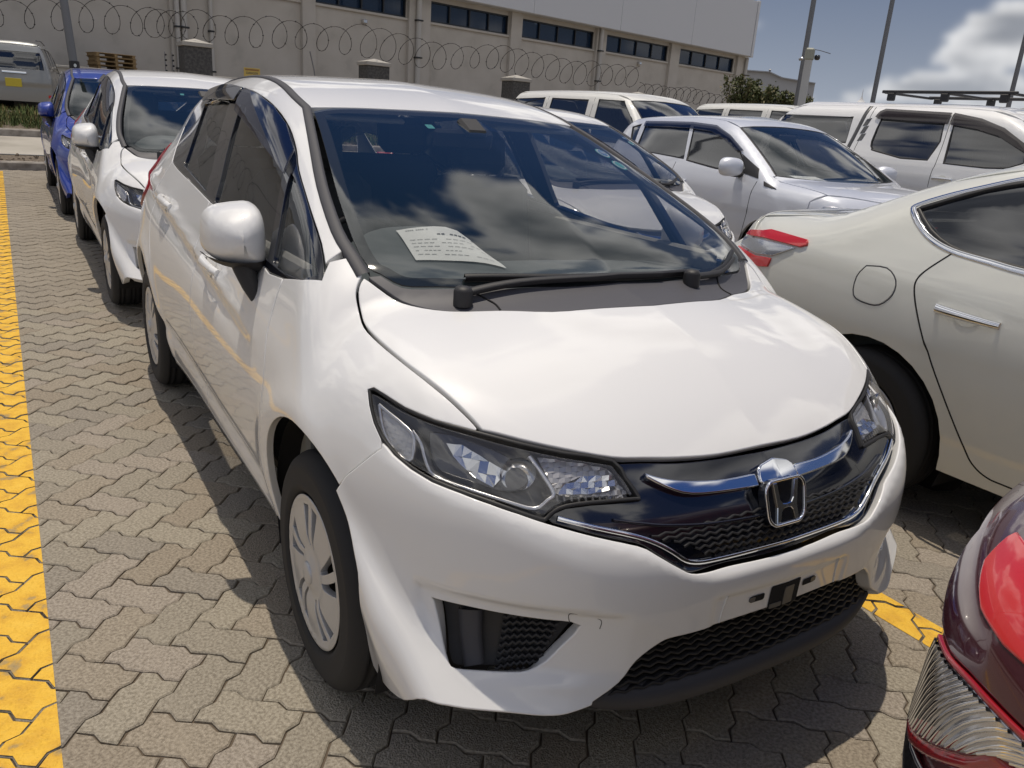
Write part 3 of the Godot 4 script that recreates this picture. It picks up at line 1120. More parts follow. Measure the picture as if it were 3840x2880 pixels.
func build_ground() -> void:
	var soil := mat("joint_sand", lin(0.115, 0.088, 0.062), 0.95)
	var mb := MB.new()
	for j in 2:
		var a: Array = PROFILE[j]
		var b: Array = PROFILE[j + 1]
		mb.flat([Vector3(a[0], a[1] - 0.0085, -120), Vector3(a[0], a[1] - 0.0085, 120), Vector3(b[0], b[1] - 0.0085, 120), Vector3(b[0], b[1] - 0.0085, -120)], Vector3(0, 1, 0))
	var pavement := solo("pavement", mb, soil, "", "", "", "structure")
	mb = MB.new()
	mb.flat([Vector3(-18.3, 0.80, -200), Vector3(-18.3, 0.80, 120), Vector3(-300, 0.85, 120), Vector3(-300, 0.85, -200)], Vector3(0, 1, 0))
	mb.flat([Vector3(60, -0.03, -200), Vector3(60, -0.03, 120), Vector3(-18.3, -0.03, 120), Vector3(-18.3, -0.03, -200)], Vector3(0, 1, 0))
	solo("ground", mb, mat("bare_ground", lin(0.20, 0.17, 0.13), 0.95), "", "", "", "structure")
	# concrete block, with grain, in a few tones
	var grain := noise_tex(3, 0.06, [[0.0, lin(0.165, 0.143, 0.112)], [0.42, lin(0.285, 0.252, 0.205)], [0.60, lin(0.325, 0.290, 0.238)], [1.0, lin(0.44, 0.40, 0.335)]], 5, 1024)
	var bumps := noise_tex(4, 0.22, [], 4, 512, 5.0)
	var m := mat("paver_concrete", Color.WHITE, 0.88)
	world_tex(m, grain, 0.75)
	m.normal_enabled = true
	m.normal_texture = bumps
	m.normal_scale = 0.55
	m.vertex_color_use_as_albedo = true
	var shades: Array[StandardMaterial3D] = []
	for k in 6:
		var s: StandardMaterial3D = m.duplicate()
		s.vertex_color_use_as_albedo = false
		s.resource_name = "paver_concrete_tone"
		var v: float = [0.93, 0.96, 0.98, 1.0, 0.95, 1.0][k]
		s.albedo_color = Color(v, v * [1.0, 1.0, 0.985, 1.0, 0.98, 0.99][k], v * [1.0, 0.985, 0.96, 0.98, 0.95, 0.99][k])
		shades.append(s)
	var yellow := mat("yellow_line_paint", Color.WHITE, 0.75)
	world_tex(yellow, noise_tex(9, 0.016, [[0.0, lin(0.30, 0.24, 0.15)], [0.20, lin(0.42, 0.28, 0.10)], [0.30, lin(0.66, 0.37, 0.035)], [0.55, lin(0.76, 0.45, 0.040)], [1.0, lin(0.80, 0.50, 0.06)]], 6, 1024), 1.9)
	yellow.normal_enabled = true
	yellow.normal_texture = bumps
	yellow.normal_scale = 0.4
	var outline := paver_outline()
	var shape := largest(Geometry2D.offset_polygon(outline, -0.0022, Geometry2D.JOIN_MITER))
	var flat_down := Transform3D(Basis(Vector3(1, 0, 0), Vector3(0, 0, -1), Vector3(0, 1, 0)), Vector3.ZERO)   # outline (x, y) laid on the ground, y to the car's left
	var variants: Array[ArrayMesh] = []
	var rng := RandomNumberGenerator.new()
	rng.seed = 5
	for k in 6:
		var s := shape.duplicate()
		for j in s.size():
			s[j] += Vector2(rng.randf_range(-1, 1), rng.randf_range(-1, 1)) * 0.0020
		var pm := MB.new()
		pm.prism(s, -0.014, 0.0, flat_down, 0.0035)
		variants.append(pm.mesh())
	var spots := []
	var origin := Vector2(-0.603, -1.288)
	var ea := Vector2(0.7071, 0.7071) * UNIT
	var eb := Vector2(-0.7071, 0.7071) * UNIT
	var eye := Vector3(1.7116, 1.3962, 1.3682)
	var view: Transform3D = ($camera as Node3D).transform.affine_inverse()
	var tall := tan(deg_to_rad(51.23 * 0.5))
	var tone := FastNoiseLite.new()
	tone.seed = 33
	tone.frequency = 0.35
	for i in range(-150, 110):
		for j in range(-80, 190):
			var d := posmod(i - j, 4)
			if d != 0 and d != 3:
				continue
			var o := origin + ea * i + eb * j
			if o.x < -12.85 or o.x > 3.0 or o.y < -8.0 or o.y > 13.0:
				continue
			var c := o + (ea * 1.0 + eb * 0.5 if d == 0 else ea * 0.5 + eb * 1.0)
			if c.x < -12.52:
				continue
			var turn := PI * 0.25 + (0.0 if d == 0 else PI * 0.5)
			if rng.randf() < 0.5:
				turn += PI
			var h := lie(c.x) + rng.randf_range(-0.0022, 0.0008)
			var t := Transform3D(Basis(Vector3.UP, turn) * Basis(Vector3(0, 0, 1), rng.randf_range(-1, 1) * 0.006) * Basis(Vector3(1, 0, 0), rng.randf_range(-1, 1) * 0.008), Vector3(c.x, h, -c.y))
			var p := view * t.origin
			var inside := p.z < -0.2 and absf(p.y / p.z) < tall * 1.04 and absf(p.x / p.z) < tall * 1.37
			var hidden := (absf(c.y) < 0.62 and c.x > -3.0 and c.x < 0.55) or (c.y > 1.0 and c.x < 0.2)
			spots.append([t.origin.distance_to(eye) if inside and not hidden else 1e6 + t.origin.distance_to(eye), t, rng.randi() % 6, rng.randi() % 6, c])
	spots.sort_custom(func(a, b): return a[0] < b[0])
	for k in 300:
		part(pavement, "paver", variants[spots[k][2]], shades[spots[k][3]], spots[k][1])
	var rest := spots.slice(300)
	var mm := MultiMesh.new()
	mm.transform_format = MultiMesh.TRANSFORM_3D
	mm.use_colors = true
	mm.mesh = variants[0]
	mm.instance_count = rest.size()
	for k in rest.size():
		mm.set_instance_transform(k, rest[k][1])
		var v: float = [0.90, 0.94, 0.97, 1.0, 0.92, 0.98][rest[k][3]]
		v *= 1.0 + 0.12 * tone.get_noise_2d(rest[k][4].x, rest[k][4].y)
		mm.set_instance_color(k, Color(v, v * 0.985, v * 0.96))
	var field := MultiMeshInstance3D.new()
	field.name = "paver_field"
	field.multimesh = mm
	field.material_override = m
	pavement.add_child(field, true)
	field.set_meta("kind", "stuff")
	# painted bay lines: paint lies on each block it crosses
	var k3 := 0
	for e in [[-1.52, -1.398, -12.4, 2.9], [0.826, 0.956, -8.0, 2.4], [3.18, 3.31, -8.0, 2.4], [-3.85, -3.72, -12.4, 2.9]]:
		var lm := MB.new()
		for s in spots:
			var c: Vector2 = s[4]
			if c.y < e[0] - 0.16 or c.y > e[1] + 0.16 or c.x < e[2] or c.x > e[3]:
				continue
			var t: Transform3D = s[1]
			var ang := t.basis.get_euler().y
			var world := PackedVector2Array()
			for q in shape:
				var w3 := t * Vector3(q.x * 0.975, 0, -q.y * 0.975)
				world.append(Vector2(w3.x, -w3.z))
			var band := PackedVector2Array([Vector2(-20, e[0]), Vector2(5, e[0]), Vector2(5, e[1]), Vector2(-20, e[1])])
			for pc in Geometry2D.intersect_polygons(world, band):
				if Geometry2D.is_polygon_clockwise(pc):
					continue
				var idx := Geometry2D.triangulate_polygon(pc)
				var st := lm.v.size()
				var inv := t.affine_inverse()
				for q in pc:
					var lq := inv * Vector3(q.x, t.origin.y, -q.y)
					lq.y = 0.0016
					lm.vert(t * lq, t.basis.y)
				for j in range(0, idx.size(), 3):
					lm.tri(st + idx[j], st + idx[j + 1], st + idx[j + 2])
		solo("bay_line", lm, yellow, "", "", "", "structure")
		k3 += 1
	# kerbs, earth strip, concrete apron, grass bank
	var conc := mat("kerb_concrete", Color.WHITE, 0.9)
	world_tex(conc, noise_tex(14, 0.02, [[0.0, lin(0.16, 0.14, 0.12)], [0.5, lin(0.30, 0.275, 0.24)], [1.0, lin(0.40, 0.37, 0.33)]], 5, 512), 2.0)
	for row in [[-12.6, 0.17, 0.335], [-15.55, 0.17, 0.672]]:
		var kerb := Node3D.new()
		kerb.name = "kerb" if row[0] > -13 else "kerb_001"
		add_child(kerb, true)
		kerb.set_meta("kind", "structure")
		var km := MB.new()
		km.box(Vector3(0, -0.11, 0), Vector3(0.17, 0.30, 0.99), 0.02)
		var kmesh := km.mesh()
		for j in 40:
			part(kerb, "kerb_stone", kmesh, conc, Transform3D(Basis(Vector3.UP, rng.randf_range(-0.006, 0.006)), Vector3(row[0] - 0.085, row[2] - 0.04 + rng.randf_range(-0.006, 0.006), 6.0 - j * 1.0)))
	var earth := mat("earth", Color.WHITE, 0.95)
	world_tex(earth, noise_tex(15, 0.03, [[0.0, lin(0.05, 0.04, 0.03)], [0.5, lin(0.14, 0.11, 0.08)], [1.0, lin(0.24, 0.20, 0.15)]], 5, 512), 0.9)
	strip_along("earth_strip", -12.75, -13.30, 0.315, 0.385, earth)
	var apron := mat("apron_concrete", Color.WHITE, 0.9)
	world_tex(apron, noise_tex(16, 0.008, [[0.0, lin(0.27, 0.25, 0.21)], [0.5, lin(0.37, 0.345, 0.295)], [1.0, lin(0.43, 0.40, 0.35)]], 5, 512), 5.0)
	strip_along("road", -13.26, -15.56, 0.395, 0.548, apron)
	strip_along("verge", -15.70, -16.32, 0.645, 0.722, earth)
	strip_along("bank", -16.30, -18.32, 0.72, 0.802, earth)
	# rubble and leaves on the earth strip, grass on the bank
	mb = MB.new()
	for j in 420:
		var x := rng.randf_range(-13.28, -12.8)
		var s := rng.randf_range(0.01, 0.035)
		mb.box(Vector3(x, lie(x) - 0.01 + s * 0.3, rng.randf_range(-6, 6)), Vector3(s * 1.6, s, s * 1.2), s * 0.25, Basis.from_euler(Vector3(rng.randf(), rng.randf() * 6.0, rng.randf())))
	solo("rubble", mb, earth, "loose earth and stones between kerb and concrete road", "rubble", "", "stuff")
	grass_patch(rng)

func grass_patch(rng: RandomNumberGenerator) -> void:
	var mb := MB.new()
	for k in 14:
		var lean := Vector3(rng.randf_range(-0.09, 0.09), rng.randf_range(0.10, 0.26), rng.randf_range(-0.09, 0.09))
		var foot := Vector3(rng.randf_range(-0.06, 0.06), 0, rng.randf_range(-0.06, 0.06))
		var side := Vector3(-lean.z, 0, lean.x).normalized() * rng.randf_range(0.004, 0.010)
		var nn := Vector3(lean.x, 0.12, lean.z).normalized()
		var mid := foot + lean * 0.55 + Vector3(0, 0.03, 0)
		var a := mb.vert(foot - side, nn)
		var b := mb.vert(foot + side, nn)
		var c := mb.vert(mid + side * 0.8, nn)
		var d := mb.vert(mid - side * 0.8, nn)
		var e := mb.vert(foot + lean, nn)
		mb.quad(a, b, c, d)
		mb.tri(d, c, e)
	var green := mat("grass", Color.WHITE, 0.8)
	green.vertex_color_use_as_albedo = true
	green.backlight_enabled = true
	green.backlight = Color(0.2, 0.2, 0.1)
	var mm := MultiMesh.new()
	mm.transform_format = MultiMesh.TRANSFORM_3D
	mm.use_colors = true
	mm.mesh = mb.mesh()
	mm.instance_count = 3600
	for k in 3600:
		var x := rng.randf_range(-18.4, -15.9)
		var s := rng.randf_range(0.6, 1.25) * (0.75 if x > -16.5 else 1.0)
		mm.set_instance_transform(k, Transform3D(Basis(Vector3.UP, rng.randf() * TAU).scaled(Vector3(s, s, s)), Vector3(x, lie(x) - 0.01, rng.randf_range(-7, 9))))
		var dry := rng.randf()
		mm.set_instance_color(k, Color(0.062, 0.092, 0.022) if dry < 0.55 else Color(0.16, 0.13, 0.05) if dry < 0.8 else Color(0.09, 0.115, 0.035))
	var g := MultiMeshInstance3D.new()
	g.name = "grass"
	g.multimesh = mm
	g.material_override = green
	add_child(g, true)
	tag(g, "straggly green and dry grass on the bank before the silver van", "grass", "", "stuff")
# ------------------------------------------------------------------ the white hatchback
class Hatch extends Body:
	var edge := Spl.new([0.0, 0.1, 0.19, 0.24, 0.30, 0.36, 0.45, 0.56, 0.65, 0.72, 0.78, 0.85], [0.55, 0.55, 0.551, 0.558, 0.578, 0.612, 0.645, 0.674, 0.70, 0.716, 0.75, 0.80])
	func shape(x: float, z: float) -> float:
		var r := 0.0
		# character line rising towards the tail, and a soft groove under it
		if z > 0.6 and z < 1.1 and x < -0.35:
			var zc := 0.772 - 0.098 * (x + 0.40)
			var s := z - zc
			var fade := clampf((-x - 0.40) / 0.5, 0.0, 1.0)
			r += 0.010 * fade * (exp(-pow((s - 0.012) / 0.022, 2)) - 0.9 * exp(-pow((s + 0.035) / 0.035, 2)))
		# sill step
		if z < 0.55 and x < -0.4 and x > -2.2:
			var zc2 := 0.36 - 0.055 * (x + 0.5)
			r -= 0.016 * exp(-pow((z - zc2 + 0.05) / 0.045, 2)) * clampf((-x - 0.4) / 0.2, 0.0, 1.0)
		# wheel arch lips
		for ax in [-0.01, -2.53]:
			var d := Vector2(x - ax, z - 0.315).length()
			if d < 0.62:
				r += 0.011 * exp(-pow((d - 0.40) / 0.055, 2)) * clampf((z - 0.1) / 0.3, 0.0, 1.0)
		return r
	func front(y: float, z: float) -> float:
		var r := 0.0
		# the bumper stands proud of lamps and grille, with a rolled upper ledge
		var zl := edge.at(y)
		if z < zl + 0.01 and z > zl - 0.35:
			var u := clampf((zl - z + 0.004) / 0.026, 0.0, 1.0)
			r -= 0.017 * sin(u * PI * 0.5) * clampf((z - zl + 0.35) / 0.2, 0.0, 1.0) * clampf((0.80 - y) / 0.1, 0.0, 1.0)
		# fog lamp recess with its ledge
		if y > 0.36 and z < 0.56:
			var a := clampf((0.505 - 0.10 * maxf(0.0, 0.52 - y) - z) / 0.016, 0.0, 1.0)
			var b := clampf((0.745 - y) / 0.018, 0.0, 1.0) * clampf((y - 0.40) / 0.12, 0.0, 1.0)
			var c := clampf((z - 0.325 + (0.72 - y) * 0.02) / 0.03, 0.0, 1.0)
			r += 0.020 * a * a * (3.0 - 2.0 * a) * b * c
		# number plate recess
		var p := clampf((0.215 - y) / 0.012, 0.0, 1.0) * clampf((0.497 - z) / 0.012, 0.0, 1.0)
		r += 0.004 * p
		return r

func arch(cx: float, cz: float, r: float, a0: float, a1: float, n := 20) -> PackedVector3Array:
	var o := PackedVector3Array()
	for j in n + 1:
		var a := lerpf(a0, a1, float(j) / n)
		o.append(Vector3(cx + r * cos(a), cz + r * sin(a), 0.8))
	return o

func snapped_curve(s: Surf, c: PackedVector3Array) -> PackedVector3Array:
	var r := PackedVector3Array()
	for p in c:
		r.append(s.snap(p))
	return r

func v3(x: float, y: float, z: float) -> Vector3:          # forward, sideways (right), up
	return Vector3(x, z, y)

func wheel_meshes(r: float, rim: float, w: float, slots: int) -> Dictionary:
	var tyre := MB.new()
	var prof := [Vector2(rim - 0.012, -w * 0.5 + 0.02), Vector2(rim + 0.004, -w * 0.5 + 0.006), Vector2(rim + 0.03, -w * 0.5), Vector2(r - 0.035, -w * 0.5 + 0.001), Vector2(r - 0.012, -w * 0.5 + 0.014), Vector2(r - 0.002, -w * 0.5 + 0.032)]
	for e in [-0.045, -0.02, 0.02, 0.045]:
		prof.append_array([Vector2(r, e - 0.008), Vector2(r - 0.007, e - 0.004), Vector2(r - 0.007, e + 0.004), Vector2(r, e + 0.008)])
	var half := [Vector2(r - 0.002, w * 0.5 - 0.032), Vector2(r - 0.012, w * 0.5 - 0.014), Vector2(r - 0.028, w * 0.5 - 0.004), Vector2(r - 0.040, w * 0.5 + 0.0005), Vector2(r - 0.045, w * 0.5 - 0.001), Vector2(rim + 0.045, w * 0.5 + 0.001), Vector2(rim + 0.03, w * 0.5), Vector2(rim + 0.02, w * 0.5 + 0.002), Vector2(rim + 0.012, w * 0.5 - 0.003), Vector2(rim + 0.002, w * 0.5 - 0.008), Vector2(rim - 0.006, w * 0.5 - 0.022)]
	prof.append_array(half)
	tyre.lathe(prof, 56)
	var dish := MB.new()
	dish.lathe([Vector2(0.001, w * 0.5 - 0.06), Vector2(0.08, w * 0.5 - 0.06), Vector2(rim * 0.8, w * 0.5 - 0.075), Vector2(rim - 0.01, w * 0.5 - 0.05), Vector2(rim - 0.002, w * 0.5 - 0.012), Vector2(rim + 0.003, w * 0.5 - 0.004)], 48)
	var cap := MB.new()
	var sh := Sheet.new()
	sh.r = rim
	var vw := View.along(Vector3(0, 0, -1))
	var circle := PackedVector2Array()
	for j in 64:
		circle.append(Vector2(cos(TAU * j / 64), sin(TAU * j / 64)) * rim)
	var holes := []
	for j in slots:
		for e in 2:
			var a := TAU * j / slots + (0.20 if e == 0 else -0.17)
			var leaf := PackedVector2Array()
			for q in 13:
				var u := float(q) / 12.0
				var rr := lerpf(0.36, 0.87, u) * rim
				leaf.append(Vector2.from_angle(a + 0.16 * (1.0 - u) + (0.045 + 0.095 * u * (1.0 - 0.35 * u))) * rr)
			for q in range(12, -1, -1):
				var u := float(q) / 12.0
				var rr := lerpf(0.36, 0.87, u) * rim
				leaf.append(Vector2.from_angle(a + 0.16 * (1.0 - u) - (0.045 + 0.095 * u * (1.0 - 0.35 * u))) * rr)
			holes.append(leaf)
	cut(cap, sh, vw, circle, 0.014, 0.0005, 0.0015, 0.018, 0.0, holes)
	var hub := MB.new()
	hub.lathe([Vector2(0.0005, 0.0245), Vector2(0.018, 0.0240), Vector2(0.027, 0.0215), Vector2(0.030, 0.017), Vector2(0.030, 0.005)], 32)
	return {"tyre": tyre.mesh(), "rim": dish.mesh(), "cap": cap.mesh(), "hub": hub.mesh(), "w": w}

func add_wheel(parent: Node3D, wm: Dictionary, x: float, y: float, side: float, track: float, turn := 0.0) -> void:
	var t := Transform3D(Basis(Vector3.UP, PI if side < 0.0 else 0.0) * Basis(Vector3(0, 0, 1), turn), Vector3(x, y, side * track))
	var w := part(parent, "wheel", wm.rim, M.inner_dark, t)
	part(w, "tyre", wm.tyre, M.rubber)
	part(w, "wheel_trim", wm.cap, M.wheel_silver, Transform3D(Basis(), Vector3(0, 0, wm.w * 0.5 - 0.010)))
	part(w, "hub_cap", wm.hub, M.wheel_silver, Transform3D(Basis(), Vector3(0, 0, wm.w * 0.5 - 0.010)))

func two(parent: Node3D, called: String, mb: MB, m: Material) -> void:      # a panel and its twin on the other side
	part(parent, called, mb, m)
	part(parent, called, mb.mirrored(), m)

func one(mb: MB) -> MB:                                                     # both halves of a middle panel as one mesh
	mb.join(mb.mirrored())
	return mb

func rounded(w: float, h: float, r: float, n := 5) -> PackedVector2Array:
	var o := PackedVector2Array()
	for c in [[1, 1, 0.0], [-1, 1, 0.5], [-1, -1, 1.0], [1, -1, 1.5]]:
		for j in n + 1:
			var a: float = (c[2] + 0.5 * j / n) * PI
			o.append(Vector2(c[0] * (w * 0.5 - r) + r * cos(a), c[1] * (h * 0.5 - r) + r * sin(a)))
	return o

func solid_mirror_head(parent: Node3D, side: float, paint: Material, at: Vector3) -> void:
	# shell: an egg cut off at the back, tapering outwards
	var shell := MB.new()
	var foot := MB.new()
	var glass := MB.new()
	var rings := 12
	var segs := 28
	var sec := func(u: float, a: float) -> Vector3:
		# u from the cut-off back (0) to the front tip (1)
		var s := pow(maxf(0.0, 1.0 - pow(u, 2.6)), 0.5)
		var e := 0.56
		var ca := cos(a)
		var sa := sin(a)
		var cx := signf(ca) * pow(absf(ca), e)
		var cy := signf(sa) * pow(absf(sa), e)
		var wide := 0.080 * (1.0 - 0.06 * cy)
		var high := 0.086 * (1.0 - 0.20 * cx)
		return Vector3(-0.075 + 0.150 * u - 0.028 * (1.0 - u) * cx, cy * high * s + 0.004 * cx - 0.010 * u, cx * wide * s)
	for j in rings + 1:
		for q in segs:
			var u := float(j) / rings
			var a := TAU * q / segs
			var p: Vector3 = sec.call(u, a)
			var du: Vector3 = sec.call(minf(u + 0.02, 1.0), a) - sec.call(maxf(u - 0.02, 0.0), a)
			var da: Vector3 = sec.call(u, a + 0.05) - sec.call(u, a - 0.05)
			var nn := du.cross(da).normalized() if du.cross(da).length() > 1e-9 else Vector3(1, 0, 0)
			if nn.dot(p - Vector3(-0.02, 0, 0)) < 0.0:
				nn = -nn
			shell.vert(p, nn)
	for j in rings:
		for q in segs:
			var a0 := j * segs + q
			var a1 := j * segs + (q + 1) % segs
			var mb := shell
			mb.quad(a0, a1, a1 + segs, a0 + segs)
	var back_ring := []
	for q in segs:
		back_ring.append(Vector3(sec.call(0.0, TAU * q / segs)) * Vector3(1, 0.93, 0.93) + Vector3(0.008, 0, 0))
	glass.flat(back_ring, Vector3(-1, 0, 0))
	# black lower rim and the foot on the door
	var low := MB.new()
	for j in rings + 1:
		for q in 15:
			var u := float(j) / rings
			var a := PI + PI * q / 14.0
			var p: Vector3 = sec.call(u, a)
			p = Vector3(p.x, p.y, p.z) * Vector3(1.02, 1.0, 1.025) + Vector3(0, -0.004, 0)
			p.y = minf(p.y, -0.052 - 0.006 * u) - 0.005
			low.vert(p, Vector3(0.35 * u, -0.5, cos(a)).normalized())
	for j in rings:
		for q in 14:
			low.quad(j * 15 + q, j * 15 + q + 1, (j + 1) * 15 + q + 1, (j + 1) * 15 + q)
	var fp := [[Vector3(-0.010, -0.07, -0.010), 0.052, 0.034], [Vector3(0.0, -0.105, -0.018), 0.047, 0.030], [Vector3(0.018, -0.145, -0.030), 0.042, 0.026], [Vector3(0.030, -0.185, -0.045), 0.028, 0.018]]
	for j in fp.size():
		for q in 16:
			var a := TAU * q / 16.0
			foot.vert(fp[j][0] + Vector3(cos(a) * fp[j][1], 0, sin(a) * fp[j][2]), Vector3(cos(a), 0.1, sin(a)).normalized())
	for j in fp.size() - 1:
		for q in 16:
			foot.quad(j * 16 + q, j * 16 + (q + 1) % 16, (j + 1) * 16 + (q + 1) % 16, (j + 1) * 16 + q)
	foot.flat(range(16).map(func(q): return foot.v[48 + q]), Vector3.DOWN)
	var base := part(parent, "side_mirror", shell if side > 0.0 else shell.mirrored(), paint, Transform3D(Basis(), at))
	part(base, "lower_cover", low if side > 0.0 else low.mirrored(), M.black_plastic)
	part(base, "mirror_foot", foot if side > 0.0 else foot.mirrored(), M.black_plastic)
	part(base, "mirror_glass", glass if side > 0.0 else glass.mirrored(), M.chrome)

func door_handle(parent: Node3D, b: Surf, at: Vector3, length: float, m: Material, slope: float) -> void:
	for sd in [1.0, -1.0]:
		var p := b.snap(at)
		var nn := b.nrm(p)
		var cup := MB.new()
		var bowl := View.along(-nn)
		var ring := PackedVector2Array()
		var c := bowl.uv(p)
		for j in 20:
			ring.append(c + Vector2(0.048 * cos(TAU * j / 20), 0.036 * sin(TAU * j / 20)))
		cut(cup, b, bowl, ring, 0.012, 0.0, 0.0, 0.0, 0.0015)
		var bar := MB.new()
		var path := PackedVector3Array()
		for j in 11:
			var u := float(j) / 10.0
			var q := b.snap(at + Vector3((u - 0.5) * length, (u - 0.5) * length * slope, 0))
			path.append(q + nn * (0.004 + 0.026 * pow(sin(PI * u), 0.45)))
		var s := bar.v.size()
		for j in 11:
			var t := (path[mini(j + 1, 10)] - path[maxi(j - 1, 0)]).normalized()
			var x := t.cross(nn).normalized()
			var wd := 0.013 + 0.006 * (1.0 - float(j) / 10.0)
			for q in 10:
				var a := TAU * q / 10.0
				bar.vert(path[j] + x * (cos(a) * wd) + nn * (sin(a) * 0.009), (x * cos(a) + nn * sin(a)).normalized())
		for j in 10:
			for q in 10:
				bar.quad(s + j * 10 + q, s + j * 10 + (q + 1) % 10, s + (j + 1) * 10 + (q + 1) % 10, s + (j + 1) * 10 + q)
		bar.flat(range(10).map(func(q): return bar.v[s + q]), -(path[1] - path[0]).normalized())
		bar.flat(range(10).map(func(q): return bar.v[s + 100 + q]), (path[1] - path[0]).normalized())
		var h := part(parent, "door_handle", bar if sd > 0.0 else bar.mirrored(), m)
		part(h, "handle_cup", cup if sd > 0.0 else cup.mirrored(), m if m != M.chrome else M.pearl_paint)

func make_hatch() -> Node3D:
	var b := Hatch.new(MAIN_KNOTS, MAIN_FIELD)
	b.detail = 1
	var L := MAIN_LINES
	var flat := Hatch.new(MAIN_KNOTS, MAIN_FIELD)
	flat.detail = 2
	var car := thing("white_hatchback", "white five-door hatchback nearest the camera, facing it, with black grille and silver wheel trims", "car")
	var front := View.round_nose(-0.1, 1.0)
	var top := View.along(Vector3(0, -1, 0))
	var side := View.along(Vector3(-0.10, -0.06, -1))
	var fender_view := View.along(Vector3(-0.42, -0.38, -1))
	var frame_view := View.along(Vector3(-0.25, -0.75, -1))
	var screen_view := View.along(Vector3(-0.55, -0.84, 0))
	var rear := View.round_nose(-2.3, -1.0)
	var hood_side := line(L.hood_side)
	var hood_front := line(L.hood_front)
	var hood_rear := line(L.hood_rear)
	var white: Material = M.white_paint
	var mb: MB
	# bonnet
	mb = MB.new()
	panel(mb, b, top, both(loop([hood_rear, hood_side, hood_front])), 0.022, 0.003, 0.004, 0.02)
	part(car, "bonnet", mb, white)
	# front bumper: from the grille and the headlamps round to the wheel arches
	var lamp := line(L.headlamp, 1)
	var lamp_low := PackedVector3Array()                        # lower edge, from the grille corner to the rear tip
	for j in range(17, 25):
		lamp_low.append(lamp[j])
	var seam := line(L.bumper_seam)
	var lip := PackedVector3Array([v3(0.676, 0.459, 0.283)])
	var outline := loop([back(line(L.grille_low)), lamp_low, seam, line(L.arch_front), line(L.chin), line(L.intake_top)])
	outline = both(outline)
	var fog := line(L.fog, 2)
	fog.append(fog[0])
	mb = MB.new()
	var plate_hole := PackedVector3Array()
	panel(mb, b, front, outline, 0.0125, 0.001, 0.004, 0.035, 0.006, [fog.slice(0, fog.size() - 1), flip_z(fog.slice(0, fog.size() - 1))])
	var bumper := part(car, "front_bumper", mb, white)
	# fog lamp inserts
	for sd in [1.0, -1.0]:
		var ins := MB.new()
		panel(ins, flat, front, fog.slice(0, fog.size() - 1), 0.03, -0.012, 0.0, 0.0, -0.042)
		var node := part(car, "fog_lamp_cover", ins if sd > 0.0 else ins.mirrored(), M.black_plastic)
		var slats := MB.new()
		for r in 9:
			var z := 0.338 + r * 0.0140
			var path := PackedVector3Array()
			for q in 15:
				var y := lerpf(0.655, 0.495 + absf(z - 0.46) * 0.45, q / 14.0)
				path.append(flat.snap(Vector3(0.6, z + (0.0028 if q % 2 == 0 else -0.0028), y)))
			strip(slats, flat, path, 0.006, 0.006, -0.030, 0.010)
		part(node, "honeycomb", slats if sd > 0.0 else slats.mirrored(), M.black_plastic)
		var box := MB.new()
		strip(box, flat, snapped_curve(flat, PackedVector3Array([v3(0.52, 0.680, 0.450), v3(0.53, 0.678, 0.40), v3(0.55, 0.672, 0.346)])), 0.050, 0.042, -0.024, 0.015)
		part(node, "blank_panel", box if sd > 0.0 else box.mirrored(), M.grey_plastic)
	# tow hook cover: a fine groove
	var tow := MB.new()
	strip(tow, b, line([[.639, .508, .462], [.640, .508, .486], [.665, .457, .480], [.665, .453, .455]], 6), 0.0016, 0.0016, 0.0066, 0.002)
	part(bumper, "tow_hook_cover_edge", tow, M.grey_plastic)
	# number plate bracket holes
	var holes := MB.new()
	for e in [[0.0, 0.452, 0.094, 0.060], [-0.079, 0.462, 0.042, 0.017], [0.085, 0.462, 0.042, 0.017]]:
		var ring := PackedVector2Array()
		var c := front.uv(b.snap(v3(0.72, e[0], e[1])))
		for p in rounded(e[2] * 0.965, e[3], 0.005, 3):
			ring.append(c + p)
		cut(holes, b, front, ring, 0.02, 0.0, 0.0, 0.0, 0.0072)
	part(bumper, "plate_bracket_opening", holes, M.inner_dark)
	var tabs := MB.new()
	for e in [[-0.012, 0.446, 0.030, 0.046], [-0.094, 0.462, 0.016, 0.012], [0.100, 0.462, 0.016, 0.012], [0.024, 0.428, 0.036, 0.012]]:
		var ring := PackedVector2Array()
		var c := front.uv(b.snap(v3(0.72, e[0], e[1])))
		for p in rounded(e[2] * 0.965, e[3], 0.003, 3):
			ring.append(c + p)
		cut(tabs, b, front, ring, 0.02, 0.0, 0.0, 0.004, 0.0085)
	part(bumper, "plate_bracket_clip", tabs, M.lamp_grey)
	var rim := MB.new()
	var pr := PackedVector3Array()
	for p in [[-0.185, 0.425], [-0.178, 0.497], [0.178, 0.497], [0.185, 0.425]]:
		for q in 1:
			pr.append(b.snap(v3(0.72, p[0], p[1])))
	for seg in [[0, 1], [2, 3]]:
		strip(rim, b, PackedVector3Array([pr[seg[0]], pr[seg[0]].lerp(pr[seg[1]], 0.5), pr[seg[1]]]), 0.003, 0.003, 0.008, 0.004)
	part(bumper, "plate_recess_edge", rim, white)
	# lower intake and lip
	mb = MB.new()
	var lip_low := line(L.lip_low)
	panel(mb, b, front, both(loop([back(line(L.intake_top)), lip_low])), 0.04, -0.01, 0.0, 0.0, -0.05)
	var intake := part(car, "lower_intake", mb, M.inner_dark)
	mb = MB.new()
	for r in 9:
		var z := 0.292 + r * 0.0145
		var ye := 0.45 - maxf(0.0, (z - 0.30)) * 1.35
		var path := PackedVector3Array()
		var cnt := 40
		for q in cnt + 1:
			var y := lerpf(-ye, ye, float(q) / cnt)
			path.append(b.snap(v3(0.70, y, z + (0.0035 if (q + r) % 2 == 0 else -0.0035))))
		strip(mb, flat, path, 0.005, 0.005, -0.022, 0.012)
	part(intake, "honeycomb", mb, M.black_plastic)
	mb = MB.new()
